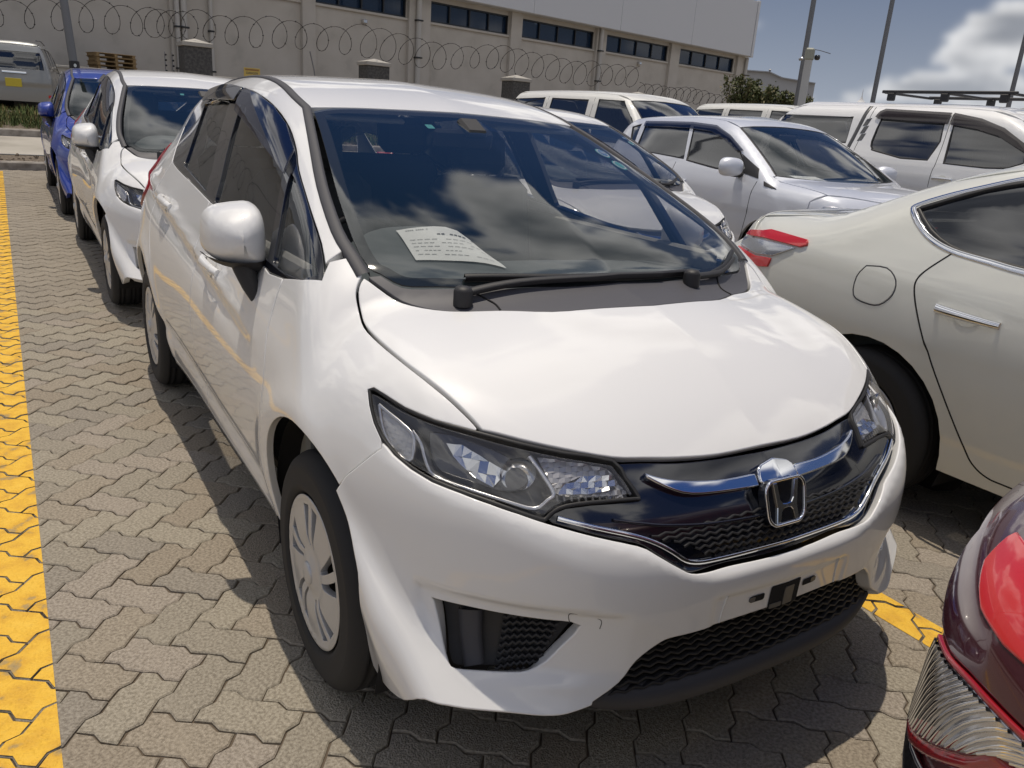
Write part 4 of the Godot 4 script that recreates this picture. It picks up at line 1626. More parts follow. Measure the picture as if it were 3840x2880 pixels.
	var lp := PackedVector3Array()
	for q in 33:
		var y := lerpf(-0.50, 0.50, q / 32.0)
		var e := absf(y) / 0.50
		lp.append(v3(0.735 - 0.085 * pow(e, 3.0), y, 0.262 + 0.026 * pow(e, 6.0)))
	var s0 := mb.v.size()
	for q in 33:
		var c := lp[q]
		var e := 1.0 - pow(absf(q - 16.0) / 16.0, 8.0) * 0.7
		for w in [[-0.10, 0.030, Vector3(0.2, 1, 0)], [-0.03, 0.026, Vector3(0.3, 1, 0)], [-0.004, 0.012, Vector3(0.8, 0.6, 0)], [0.0, -0.006, Vector3(1, 0, 0)], [-0.006, -0.028, Vector3(0.9, -0.4, 0)], [-0.03, -0.046, Vector3(0.4, -1, 0)], [-0.14, -0.062, Vector3(0, -1, 0)]]:
			mb.vert(c + Vector3(w[0], w[1] * e, 0), (w[2] as Vector3).normalized())
	for q in 32:
		for r in 6:
			mb.quad(s0 + q * 7 + r, s0 + (q + 1) * 7 + r, s0 + (q + 1) * 7 + r + 1, s0 + q * 7 + r + 1)
	part(car, "lower_lip", mb, M.grey_plastic)
	# grille: gloss black panel, honeycomb, chrome
	mb = MB.new()
	var inner_lamp := PackedVector3Array()                       # inner end of the headlamp, from the bonnet edge down
	for j in range(9, 18):
		inner_lamp.append(lamp[j])
	var hf_in := PackedVector3Array()
	for p in hood_front:
		if absf(p.z) <= 0.381:
			hf_in.append(p)
	var gl := both(loop([back(hf_in), inner_lamp, line(L.grille_low)]))
	panel(mb, b, front, gl, 0.022, 0.0015, 0.003, 0.03, -0.008)
	var grille := part(car, "grille", mb, M.gloss_black)
	mb = MB.new()
	for r in 7:
		var z := 0.574 + r * 0.0125
		var ye := minf(0.20 + (z - 0.566) * 2.05, 0.40) - 0.012
		var path := PackedVector3Array()
		for q in 41:
			var y := lerpf(-ye, ye, q / 40.0)
			path.append(b.snap(v3(0.70, y, z + (0.003 if (q + r) % 2 == 0 else -0.003))))
		strip(mb, b, path, 0.0045, 0.0045, -0.003, 0.006)
	part(grille, "honeycomb", mb, M.black_plastic)
	mb = MB.new()
	var mt := line(L.mesh_top)
	mt.append_array(back(flip_z(mt)).slice(1))
	strip(mb, b, mt, 0.006, 0.006, -0.002, 0.008)
	part(grille, "grille_rib", mb, M.gloss_black)
	mb = MB.new()
	var cl := line(L.chrome_low)
	cl.append_array(back(flip_z(cl)).slice(1))
	strip(mb, b, cl, 0.010, 0.010, 0.0, 0.012)
	part(car, "lower_chrome_trim", mb, M.chrome)
	mb = MB.new()
	panel(mb, b, front, loop([line(L.bar_top), back(line(L.bar_low))]), 0.010, 0.0, 0.0045, 0.014, 0.007)
	one(mb)
	var bar := part(car, "upper_chrome_bar", mb, M.chrome)
	mb = MB.new()                                               # the chrome brow over the emblem
	panel(mb, b, front, both(PackedVector3Array([v3(0.645, 0, 0.7315), v3(0.645, 0.040, 0.724), v3(0.648, 0.054, 0.716), v3(0.668, 0.060, 0.694), v3(0.676, 0.052, 0.688), v3(0.68, 0, 0.684)])), 0.010, 0.0, 0.005, 0.02, 0.012)
	part(bar, "emblem_brow", mb, M.chrome)
	# emblem: rounded frame, black field, the letter shape
	var em := Transform3D(Basis(Vector3(0, 0, -1), Vector3(-sin(0.30), cos(0.30), 0), Vector3(cos(0.30), sin(0.30), 0)), Vector3(0.707, 0.661, 0.008))
	mb = MB.new()
	mb.prism(rounded(0.118, 0.098, 0.026), -0.02, 0.002, em, 0.002)
	var emblem := part(car, "front_emblem", mb, M.gloss_black)
	mb = MB.new()
	var ring := PackedVector3Array()
	for p in rounded(0.117, 0.097, 0.026, 6):
		ring.append(em * Vector3(p.x * (1.0 + 0.06 * p.y / 0.05), p.y, 0.003))
	mb.tube(ring, 0.0040, 8, true)
	part(emblem, "emblem_frame", mb, M.chrome)
	mb = MB.new()
	for sd in [-1.0, 1.0]:
		var leg := PackedVector2Array([Vector2(0.040, 0.044), Vector2(0.027, 0.044), Vector2(0.020, 0.006), Vector2(0.013, -0.003), Vector2(0, -0.005), Vector2(0, -0.0135), Vector2(0.011, -0.0145), Vector2(0.017, -0.021), Vector2(0.023, -0.044), Vector2(0.035, -0.044), Vector2(0.031, -0.010)])
		for q in leg.size():
			leg[q].x *= sd
		mb.prism(leg, 0.0, 0.006, em, 0.0015)
	part(emblem, "emblem_letter", mb, M.chrome)
	# headlamps
	for sd in [1.0, -1.0]:
		var lens := MB.new()
		panel(lens, b, front, lamp, 0.02, 0.006, 0.003, 0.012, 0.0)
		var hl := part(car, "headlamp", lens if sd > 0.0 else lens.mirrored(), M.lamp_glass)
		var pan := MB.new()
		panel(pan, flat, front, lamp, 0.03, 0.0, 0.0, 0.0, -0.055)
		part(hl, "lamp_housing", pan if sd > 0.0 else pan.mirrored(), M.lamp_grey)
		var gk := MB.new()
		strip(gk, b, line(L.headlamp + [L.headlamp[0]], 2), 0.0075, 0.0075, -0.001, 0.05)
		part(hl, "lamp_gasket", gk if sd > 0.0 else gk.mirrored(), M.gasket)
		var bw := MB.new()
		panel(bw, flat, front, line(L.lamp_bowl, 2), 0.012, 0.0, 0.004, 0.012, -0.034)
		part(hl, "lamp_chamber", bw if sd > 0.0 else bw.mirrored(), M.chamber)
		var st := MB.new()
		faceted(st, flat, front, line([[0.400, 0.685, 0.785], [0.421, 0.658, 0.789], [0.453, 0.635, 0.776], [0.487, 0.608, 0.761], [0.503, 0.594, 0.753], [0.506, 0.629, 0.722], [0.470, 0.655, 0.735], [0.43, 0.683, 0.760], [0.400, 0.685, 0.785]], 1).slice(0, 8), -0.026, 7, 3, 0.006)
		part(hl, "main_reflector", st if sd > 0.0 else st.mirrored(), M.reflector)
		var bl := MB.new()
		var bc := v3(0.522, 0.580, 0.738)
		bl.lathe([Vector2(0.036, 0.004), Vector2(0.031, -0.004), Vector2(0.022, -0.014), Vector2(0.012, -0.02), Vector2(0.001, -0.022)], 24, Transform3D(Basis(Vector3(-0.45, 0, 0.89), Vector3(0, 1, 0), Vector3(0.89, 0, 0.45)).orthonormalized(), bc + Vector3(-0.020, 0, -0.012)))
		part(hl, "lamp_bowl", bl if sd > 0.0 else bl.mirrored(), M.reflector)
		var tr := MB.new()
		strip(tr, flat, line(L.lamp_trim, 3), 0.009, 0.007, -0.014, 0.02)
		part(hl, "chrome_trim", tr if sd > 0.0 else tr.mirrored(), M.dull_chrome)
		var tn := MB.new()
		faceted(tn, flat, front, line(L.lamp_turn, 2), -0.028, 16, 9, 0.004)
		part(hl, "turn_reflector", tn if sd > 0.0 else tn.mirrored(), M.chamber_light)
		var tb := MB.new()
		faceted(tb, flat, front, line([[0.572, 0.511, 0.718], [0.566, 0.5, 0.733], [0.567, 0.45, 0.745], [0.586, 0.385, 0.742], [0.604, 0.392, 0.721], [0.592, 0.448, 0.717]], 1), -0.018, 8, 3, 0.007)
		part(hl, "turn_facets", tb if sd > 0.0 else tb.mirrored(), M.reflector)
		var si := MB.new()
		faceted(si, flat, front, line(L.lamp_side, 2), -0.016, 10, 10, 0.003)
		part(hl, "side_reflector", si if sd > 0.0 else si.mirrored(), M.chamber_light)
		var fr := MB.new()
		strip(fr, flat, line(L.lamp_side + [L.lamp_side[0]], 2), 0.007, 0.007, -0.010, 0.012)
		part(hl, "side_reflector_frame", fr if sd > 0.0 else fr.mirrored(), M.dull_chrome)
		var rb := MB.new()
		for q in 11:
			var u := q / 10.0
			var p := v3(0.575, 0.515, 0.709).lerp(v3(0.622, 0.372, 0.699), u)
			strip(rb, b, snapped_curve(b, PackedVector3Array([p + Vector3(0, 0.010, 0), p, p - Vector3(0, 0.006, 0)])), 0.005, 0.005, -0.02, 0.008)
		part(hl, "lamp_ribs", rb if sd > 0.0 else rb.mirrored(), M.lamp_grey)
	# fenders
	var lamp_back := PackedVector3Array()                        # from the lamp's lower rear, round its tip, to the bonnet line
	for j in range(24, 27):
		lamp_back.append(lamp[j])
	for j in range(0, 7):
		lamp_back.append(lamp[j])
	var door_front := line(L.door_front)
	var arch_f := arch(-0.01, 0.315, 0.362, 0.95, PI + 0.18, 26)
	mb = MB.new()
	panel(mb, b, fender_view, loop([lamp_back, back(hood_side), PackedVector3Array([v3(-0.167, 0.662, 1.055), v3(-0.19, 0.70, 1.035), v3(-0.152, 0.745, 1.004)]), PackedVector3Array([v3(-0.22, 0.766, 0.990)]), door_front, back(arch_f), back(seam)]), 0.024, 0.0015, 0.003, 0.02)
	two(car, "front_wing", mb, white)
	# doors
	var dlo_low := line(L.dlo_low, 1)
	var split_low := PackedVector3Array([v3(-1.375, 0.75, 1.05), v3(-1.36, 0.80, 0.95), v3(-1.345, 0.84, 0.75), v3(-1.345, 0.84, 0.55), v3(-1.36, 0.83, 0.36), v3(-1.38, 0.8, 0.25)])
	mb = MB.new()
	panel(mb, b, side, loop([PackedVector3Array([v3(-1.375, 0.75, 1.05), v3(-1.283, 0.752, 1.045), v3(-0.9, 0.768, 1.008), v3(-0.481, 0.783, 0.959), v3(-0.351, 0.781, 0.970)]), door_front, back(split_low)]), 0.025, 0.002, 0.003, 0.02)
	two(car, "front_door", mb, white)
	var arch_r := arch(-2.53, 0.315, 0.372, -0.17, PI + 0.17, 30)
	var cut_r := PackedVector3Array([v3(-2.37, 0.71, 1.116), v3(-2.40, 0.77, 1.0), v3(-2.36, 0.82, 0.85), v3(-2.25, 0.845, 0.70), v3(-2.232, 0.845, 0.545)])
	var arch_door := PackedVector3Array()
	for p in arch_r:
		if p.x > -2.235 and p.y < 0.55:
			arch_door.append(p)
	mb = MB.new()
	panel(mb, b, side, loop([PackedVector3Array([v3(-2.37, 0.71, 1.116), v3(-2.189, 0.721, 1.103), v3(-1.70, 0.739, 1.073), v3(-1.375, 0.75, 1.05)]), split_low, PackedVector3Array([v3(-2.16, 0.80, 0.25)]), arch_door, back(cut_r)]), 0.025, 0.002, 0.003, 0.02)
	two(car, "rear_door", mb, white)
	# rear quarter, with the sail over the tail lamp
	var arch_q := PackedVector3Array()
	for p in arch_r:
		if not (p.x > -2.235 and p.y < 0.55):
			arch_q.append(p)
	mb = MB.new()
	panel(mb, b, View.along(Vector3(0.18, -0.15, -1)), loop([cut_r, arch_q, PackedVector3Array([v3(-2.98, 0.72, 0.22), v3(-3.02, 0.70, 0.5), v3(-3.01, 0.70, 0.76), v3(-2.80, 0.79, 0.84), v3(-2.74, 0.77, 0.93), v3(-2.80, 0.70, 1.03), v3(-2.87, 0.60, 1.17), v3(-2.80, 0.58, 1.265), v3(-2.70, 0.588, 1.265), v3(-2.52, 0.664, 1.171)])]), 0.028, 0.002, 0.003, 0.02)
	two(car, "rear_wing", mb, white)
	# sills
	mb = MB.new()
	strip(mb, b, snapped_curve(b, line([[-0.40, .8, .222], [-0.9, .8, .222], [-1.5, .8, .222], [-2.14, .8, .225]], 8)), 0.05, 0.05, -0.004, 0.04)
	two(car, "sill", mb, white)
	# roof side frames with windscreen pillars
	var rail := line(L.rail_front)
	rail.append_array(line(L.rail_roof).slice(1))
	var dlo_top := line(L.dlo_top)
	mb = MB.new()
	panel(mb, b, frame_view, loop([rail.slice(4), PackedVector3Array([v3(-2.98, 0.45, 1.36), v3(-2.90, 0.56, 1.25), v3(-2.80, 0.58, 1.265)]), back(dlo_top), PackedVector3Array([v3(-0.152, 0.745, 1.004), v3(-0.19, 0.70, 1.035)])]), 0.026, 0.001, 0.003, 0.02)
	two(car, "roof_frame", mb, white)
	# roof
	mb = MB.new()
	panel(mb, b, top, both(loop([PackedVector3Array([v3(-0.911, 0, 1.413), v3(-0.922, 0.24, 1.41), v3(-0.935, 0.43, 1.40)]), line(L.rail_roof), PackedVector3Array([v3(-2.98, 0.3, 1.40), v3(-3.0, 0, 1.40)])])), 0.035, 0.001, 0.004, 0.02)
	part(car, "roof", mb, white)
	# black mouldings between roof and side
	mb = MB.new()
	strip(mb, b, rail, 0.034, 0.020, 0.004, 0.02)
	two(car, "roof_moulding", mb, M.grey_plastic)
	# windscreen with its dark border
	var glass := both(loop([line(L.glass_low), line(L.glass_side), line(L.glass_top)]))
	mb = MB.new()
	panel(mb, b, screen_view, glass, 0.03, 0.0, 0.0, 0.0, -0.003)
	part(car, "windscreen", mb, M.windscreen)
	mb = MB.new()
	var gi := PackedVector2Array()
	for p in glass:
		gi.append(screen_view.uv(p))
	if Geometry2D.is_polygon_clockwise(gi):
		gi.reverse()
	var inner := largest(Geometry2D.offset_polygon(gi, -0.030, Geometry2D.JOIN_ROUND))
	cut(mb, b, screen_view, gi, 0.05, 0.0, 0.0, 0.0, -0.008, [inner])
	part(car, "windscreen_border", mb, M.inner_dark)
	# cowl
	mb = MB.new()
	panel(mb, b, top, both(loop([line(L.glass_low), back(hood_rear)])), 0.02, 0.002, 0.003, 0.02, -0.004)
	var cowl := part(car, "cowl", mb, M.cowl_plastic)
	mb = MB.new()
	strip(mb, b, line(L.cowl_split, 4), 0.004, 0.004, -0.001, 0.004)
	strip(mb, b, flip_z(line(L.cowl_split, 4)), 0.004, 0.004, -0.001, 0.004)
	part(cowl, "cowl_joint", mb, M.inner_dark)
	# wipers
	wiper(car, b, [[0.045, 0.46, 1.008], [0.040, 0.30, 1.018], [0.060, 0.05, 1.020], [0.052, -0.16, 1.022]], [[-0.01, 0.43, 1.025], [0.035, 0.2, 1.030], [0.055, -0.05, 1.030], [0.03, -0.30, 1.030]])
	wiper(car, b, [[0.055, -0.26, 1.006], [0.02, -0.42, 1.018], [-0.06, -0.55, 1.040]], [[0.03, -0.38, 1.022], [-0.02, -0.48, 1.032], [-0.10, -0.585, 1.055]])
	# window band: black frames, glasses, visors
	var dlo := loop([dlo_top, dlo_low])
	var quarter := PackedVector3Array([v3(-0.225, 0.755, 0.992), v3(-0.175, 0.742, 1.012), v3(-0.262, 0.715, 1.060), v3(-0.42, 0.695, 1.128), v3(-0.60, 0.665, 1.200), v3(-0.640, 0.66, 1.212), v3(-0.475, 0.783, 0.985), v3(-0.36, 0.78, 0.982)])
	var fwin := PackedVector3Array([v3(-0.535, 0.775, 0.985), v3(-0.695, 0.66, 1.215), v3(-0.86, 0.63, 1.295), v3(-1.05, 0.615, 1.340), v3(-1.25, 0.61, 1.375), v3(-1.42, 0.61, 1.392), v3(-1.31, 0.74, 1.058), v3(-0.9, 0.765, 1.022)])
	var rwin := PackedVector3Array([v3(-1.49, 0.74, 1.075), v3(-1.635, 0.61, 1.392), v3(-1.92, 0.59, 1.40), v3(-2.24, 0.57, 1.375), v3(-2.06, 0.71, 1.125)])
	mb = MB.new()
	panel(mb, b, side, dlo, 0.03, 0.001, 0.002, 0.02, -0.002, [quarter, fwin, rwin])
	two(car, "window_frame", mb, M.gloss_black)
	for e in [["quarter_window", quarter], ["front_window", fwin], ["rear_window", rwin]]:
		mb = MB.new()
		panel(mb, b, side, e[1], 0.05, -0.004, 0.0, 0.0, -0.010)
		two(car, e[0], mb, M.side_glass)
	mb = MB.new()
	var vf := line(L.visor_front)
	panel(mb, b, side, loop([vf, PackedVector3Array([v3(-0.70, 0.635, 1.268), v3(-0.862, 0.608, 1.334), v3(-1.032, 0.596, 1.383), v3(-1.23, 0.588, 1.417), v3(-1.47, 0.575, 1.440), v3(-1.46, 0.60, 1.40)])]), 0.025, 0.0, 0.002, 0.006, 0.014)
	two(car, "rain_visor", mb, M.visor_acrylic)
	mb = MB.new()
	panel(mb, b, side, PackedVector3Array([v3(-1.50, 0.575, 1.440), v3(-1.70, 0.56, 1.449), v3(-1.95, 0.55, 1.452), v3(-2.28, 0.55, 1.435), v3(-2.26, 0.58, 1.385), v3(-1.95, 0.6, 1.395), v3(-1.49, 0.61, 1.395)]), 0.025, 0.0, 0.002, 0.006, 0.016)
	two(car, "rain_visor", mb, M.gloss_black)
	# tail: lamps, tailgate, rear bumper
	mb = MB.new()
	panel(mb, b, rear, PackedVector3Array([v3(-2.76, 0.775, 0.93), v3(-2.81, 0.70, 1.03), v3(-2.89, 0.60, 1.17), v3(-2.95, 0.52, 1.17), v3(-3.03, 0.5, 1.0), v3(-3.08, 0.48, 0.90), v3(-3.05, 0.62, 0.84), v3(-2.90, 0.755, 0.84)]), 0.025, 0.002, 0.004, 0.02, 0.010)
	two(car, "tail_lamp", mb, M.red_lens)
	mb = MB.new()
	panel(mb, b, rear, both(PackedVector3Array([v3(-3.15, 0, 0.75), v3(-3.1, 0.5, 0.76), v3(-3.08, 0.48, 0.90), v3(-3.03, 0.5, 1.0), v3(-2.95, 0.52, 1.17), v3(-2.97, 0.42, 1.36), v3(-3.0, 0.0, 1.39)])), 0.06, 0.003, 0.004, 0.02, 0.0, [both(PackedVector3Array([v3(-3.05, 0, 1.08), v3(-3.02, 0.44, 1.08), v3(-2.96, 0.40, 1.31), v3(-2.98, 0, 1.32)]))])
	part(car, "tailgate", mb, white)
	mb = MB.new()
	panel(mb, b, rear, both(PackedVector3Array([v3(-3.05, 0, 1.08), v3(-3.02, 0.44, 1.08), v3(-2.96, 0.40, 1.31), v3(-2.98, 0, 1.32)])), 0.08, -0.01, 0.0, 0.0, -0.01)
	part(car, "rear_screen", mb, M.side_glass)
	mb = MB.new()
	panel(mb, b, rear, both(PackedVector3Array([v3(-3.1, 0, 0.22), v3(-2.98, 0.72, 0.22), v3(-3.02, 0.70, 0.5), v3(-3.01, 0.70, 0.76), v3(-3.1, 0.5, 0.76), v3(-3.15, 0, 0.75)])), 0.06, 0.002, 0.004, 0.02)
	part(car, "rear_bumper", mb, white)
	# handles, mirrors
	door_handle(car, b, v3(-1.06, 0.82, 0.872), 0.20, white, -0.06)
	door_handle(car, b, v3(-2.06, 0.79, 0.962), 0.20, white, -0.06)
	for sd in [1.0, -1.0]:
		solid_mirror_head(car, sd, white, Vector3(-0.585, 1.043, sd * 0.838))
	# wheels
	var wm := wheel_meshes(0.302, 0.196, 0.185, 5)
	for sd in [1.0, -1.0]:
		add_wheel(car, wm, 0.0, 0.302, sd, 0.735, 0.45)
		add_wheel(car, wm, -2.53, 0.302, sd, 0.735, 1.0)
	# dark shell behind the panels, floor and wheel housings
	mb = MB.new()
	mb.box(Vector3(-1.25, 0.21, 0), Vector3(3.2, 0.05, 1.34), 0.01)
	mb.box(Vector3(0.30, 0.42, 0), Vector3(0.30, 0.46, 1.04), 0.02)
	mb.box(Vector3(-2.95, 0.5, 0), Vector3(0.2, 0.5, 1.2), 0.02)
	for ax in [-0.01, -2.53]:
		for sd in [1.0, -1.0]:
			var s := mb.v.size()
			for j in 19:
				var a := lerpf(-0.35, PI + 0.35, j / 18.0)
				for z in [0.50, 0.80]:
					mb.vert(Vector3(ax + 0.385 * cos(a), 0.315 + 0.385 * sin(a), z * sd), Vector3(-cos(a), -sin(a), 0))
			for j in 18:
				mb.quad(s + j * 2, s + j * 2 + 1, s + j * 2 + 3, s + j * 2 + 2)
			var disc := []
			for j in 24:
				disc.append(Vector3(ax + 0.39 * cos(TAU * j / 24), maxf(0.05, 0.315 + 0.39 * sin(TAU * j / 24)), 0.50 * sd))
			mb.flat(disc, Vector3(0, 0, sd))
	part(car, "underbody", mb, M.inner_dark)
	cabin(car, b)
	glass_things(car, b)
	return car

# a mirror-bright surface broken into small tilted facets
func faceted(mb: MB, s: Surf, w: View, outline: PackedVector3Array, off: float, nx: int, ny: int, amp: float) -> void:
	var poly := PackedVector2Array()
	for p in outline:
		poly.append(w.uv(p))
	if Geometry2D.is_polygon_clockwise(poly):
		poly.reverse()
	var lo := poly[0]
	var hi := poly[0]
	for p in poly:
		lo = lo.min(p)
		hi = hi.max(p)
	var st := (hi - lo) / Vector2(nx, ny)
	for jx in nx:
		for jy in ny:
			var o := lo + st * Vector2(jx, jy)
			var sk := 0.35 * st.y * (jx % 2)
			var sq := PackedVector2Array([o, o + Vector2(st.x, 0), o + st, o + Vector2(0, st.y)])
			for pc in Geometry2D.intersect_polygons(sq, poly):
				var t := Geometry2D.triangulate_polygon(pc)
				var ps := []
				for q in pc:
					s.hit(w, q, 1.2)
					var u := (q - o) / st
					ps.append(s.P + s.N * (off + amp * (sin(PI * clampf(u.y, 0.0, 1.0)) * 0.6 + (u.x - 0.5) * (0.7 if (jx + jy) % 2 == 0 else -0.5))))
				for j in range(0, t.size(), 3):
					var a: Vector3 = ps[t[j]]
					var bb: Vector3 = ps[t[j + 1]]
					var c: Vector3 = ps[t[j + 2]]
					var nn := (bb - a).cross(c - a).normalized()
					if nn.dot(s.N) < 0.0:
						nn = -nn
					mb.flat([a, bb, c], nn)

func wiper(car: Node3D, b: Surf, arm: Array, blade: Array) -> void:
	var mb := MB.new()
	var pa := line(arm, 5)
	for j in pa.size():
		pa[j] = b.snap(pa[j]) + b.nrm(b.snap(pa[j])) * 0.030
	strip(mb, b, pa, 0.020, 0.010, 0.020, 0.012)
	mb.lathe([Vector2(0.024, -0.04), Vector2(0.024, -0.004), Vector2(0.018, 0.006), Vector2(0.001, 0.009)], 14, Transform3D(Basis(Vector3(1, 0, 0), Vector3(0, 0, -1), Vector3(0, 1, 0)), pa[0] + Vector3(0, 0.0, 0)))
	var w := part(car, "wiper", mb, M.black_plastic)
	mb = MB.new()
	strip(mb, b, line(blade, 6), 0.014, 0.012, 0.016, 0.016)
	part(w, "wiper_blade", mb, M.gasket)

func seat(parent: Node3D, called: String, at: Vector3, w: float, cloth: Material) -> void:
	var mb := MB.new()
	mb.box(at + Vector3(0.18, 0.0, 0), Vector3(0.52, 0.16, w), 0.05, Basis(Vector3(0, 0, 1), 0.08))
	mb.box(at + Vector3(-0.12, 0.34, 0), Vector3(0.14, 0.62, w * 0.96), 0.055, Basis(Vector3(0, 0, 1), 0.20))
	var s := part(parent, called, mb, cloth)
	for z in ([0.0] if w < 0.7 else [-0.42, 0.42]):
		var h := MB.new()
		h.box(at + Vector3(-0.205, 0.74, z), Vector3(0.10, 0.18, 0.27), 0.045, Basis(Vector3(0, 0, 1), 0.12))
		for e in [-0.05, 0.05]:
			h.box(at + Vector3(-0.19, 0.64, z + e), Vector3(0.012, 0.10, 0.012), 0.002)
		part(s, "headrest", h, cloth)

func cabin(car: Node3D, b: Surf) -> void:
	var mb := MB.new()
	var sh := Sheet.new()
	sh.kind = 1
	var ground := View.along(Vector3(0, -1, 0))
	var dl := PackedVector2Array()
	for p in [[0.035, 0.0], [0.02, 0.30], [-0.03, 0.50], [-0.12, 0.63], [-0.40, 0.69], [-0.70, 0.70], [-0.70, 0.0]]:
		dl.append(ground.uv(v3(p[0], p[1], 0)))
	var full := dl.duplicate()
	for j in range(dl.size() - 1, -1, -1):
		var q := Vector2(dl[j].x, -dl[j].y)
		if q.distance_to(full[full.size() - 1]) > 0.002 and q.distance_to(full[0]) > 0.002:
			full.append(q)
	cut(mb, sh, ground, full, 0.03, 0.0, 0.0, 0.0)
	mb.box(Vector3(-0.62, 0.66, 0), Vector3(0.16, 0.36, 1.36), 0.03)
	var dash := part(car, "dashboard", mb, M.dash)
	mb = MB.new()
	var wheel_path := PackedVector3Array()
	var tilt := Basis(Vector3(0, 0, 1), 0.42)
	for j in 28:
		var a := TAU * j / 28
		wheel_path.append(Vector3(-0.80, 0.90, 0.36) + tilt * Vector3(0, 0.18 * cos(a), 0.18 * sin(a)))
	mb.tube(wheel_path, 0.014, 8, true)
	mb.box(Vector3(-0.79, 0.90, 0.36), Vector3(0.05, 0.10, 0.14), 0.02, tilt)
	mb.box(Vector3(-0.79, 0.90, 0.36), Vector3(0.02, 0.03, 0.35), 0.005, tilt)
	part(car, "steering_wheel", mb, M.black_plastic)
	for z in [0.37, -0.37]:
		seat(car, "front_seat", Vector3(-1.22, 0.52, z), 0.50, M.seat_cloth)
	seat(car, "rear_seat", Vector3(-2.12, 0.55, 0), 1.26, M.seat_cloth)
	# trim inside the doors, headlining, load bay
	mb = MB.new()
	for sd in [1.0, -1.0]:
		mb.box(Vector3(-1.30, 0.68, sd * 0.735), Vector3(2.0, 0.66, 0.03), 0.01, Basis(Vector3(0, 1, 0), sd * 0.012))
		mb.box(Vector3(-0.95, 0.76, sd * 0.69), Vector3(0.8, 0.06, 0.08), 0.02)
	part(car, "door_lining", mb, M.cabin_light)
	mb = MB.new()
	panel(mb, b, View.along(Vector3(0, -1, 0)), both(PackedVector3Array([v3(-0.98, 0, 1.42), v3(-1.0, 0.46, 1.40), v3(-1.5, 0.47, 1.45), v3(-2.85, 0.42, 1.42), v3(-2.9, 0, 1.42)])), 0.12, 0.0, 0.0, 0.0, -0.035)
	part(car, "headlining", mb, M.cabin_light)
	mb = MB.new()
	mb.box(Vector3(-2.78, 0.62, 0), Vector3(0.5, 0.7, 1.25), 0.02)
	part(car, "load_bay", mb, M.cabin_dark)
	# mirror inside, sensor box
	mb = MB.new()
	mb.box(Vector3(-0.86, 1.325, 0), Vector3(0.025, 0.065, 0.23), 0.012, Basis(Vector3(0, 0, 1), -0.2))
	mb.box(Vector3(-0.80, 1.365, 0), Vector3(0.10, 0.03, 0.08), 0.01, Basis(Vector3(0, 0, 1), -0.45))
	part(car, "inner_mirror", mb, M.black_plastic)
	for z in [0.36, -0.36]:
		mb = MB.new()
		mb.box(Vector3(-1.03, 1.385, z), Vector3(0.17, 0.016, 0.36), 0.006, Basis(Vector3(0, 0, 1), -0.2))
		part(car, "sun_visor", mb, M.cabin_light)


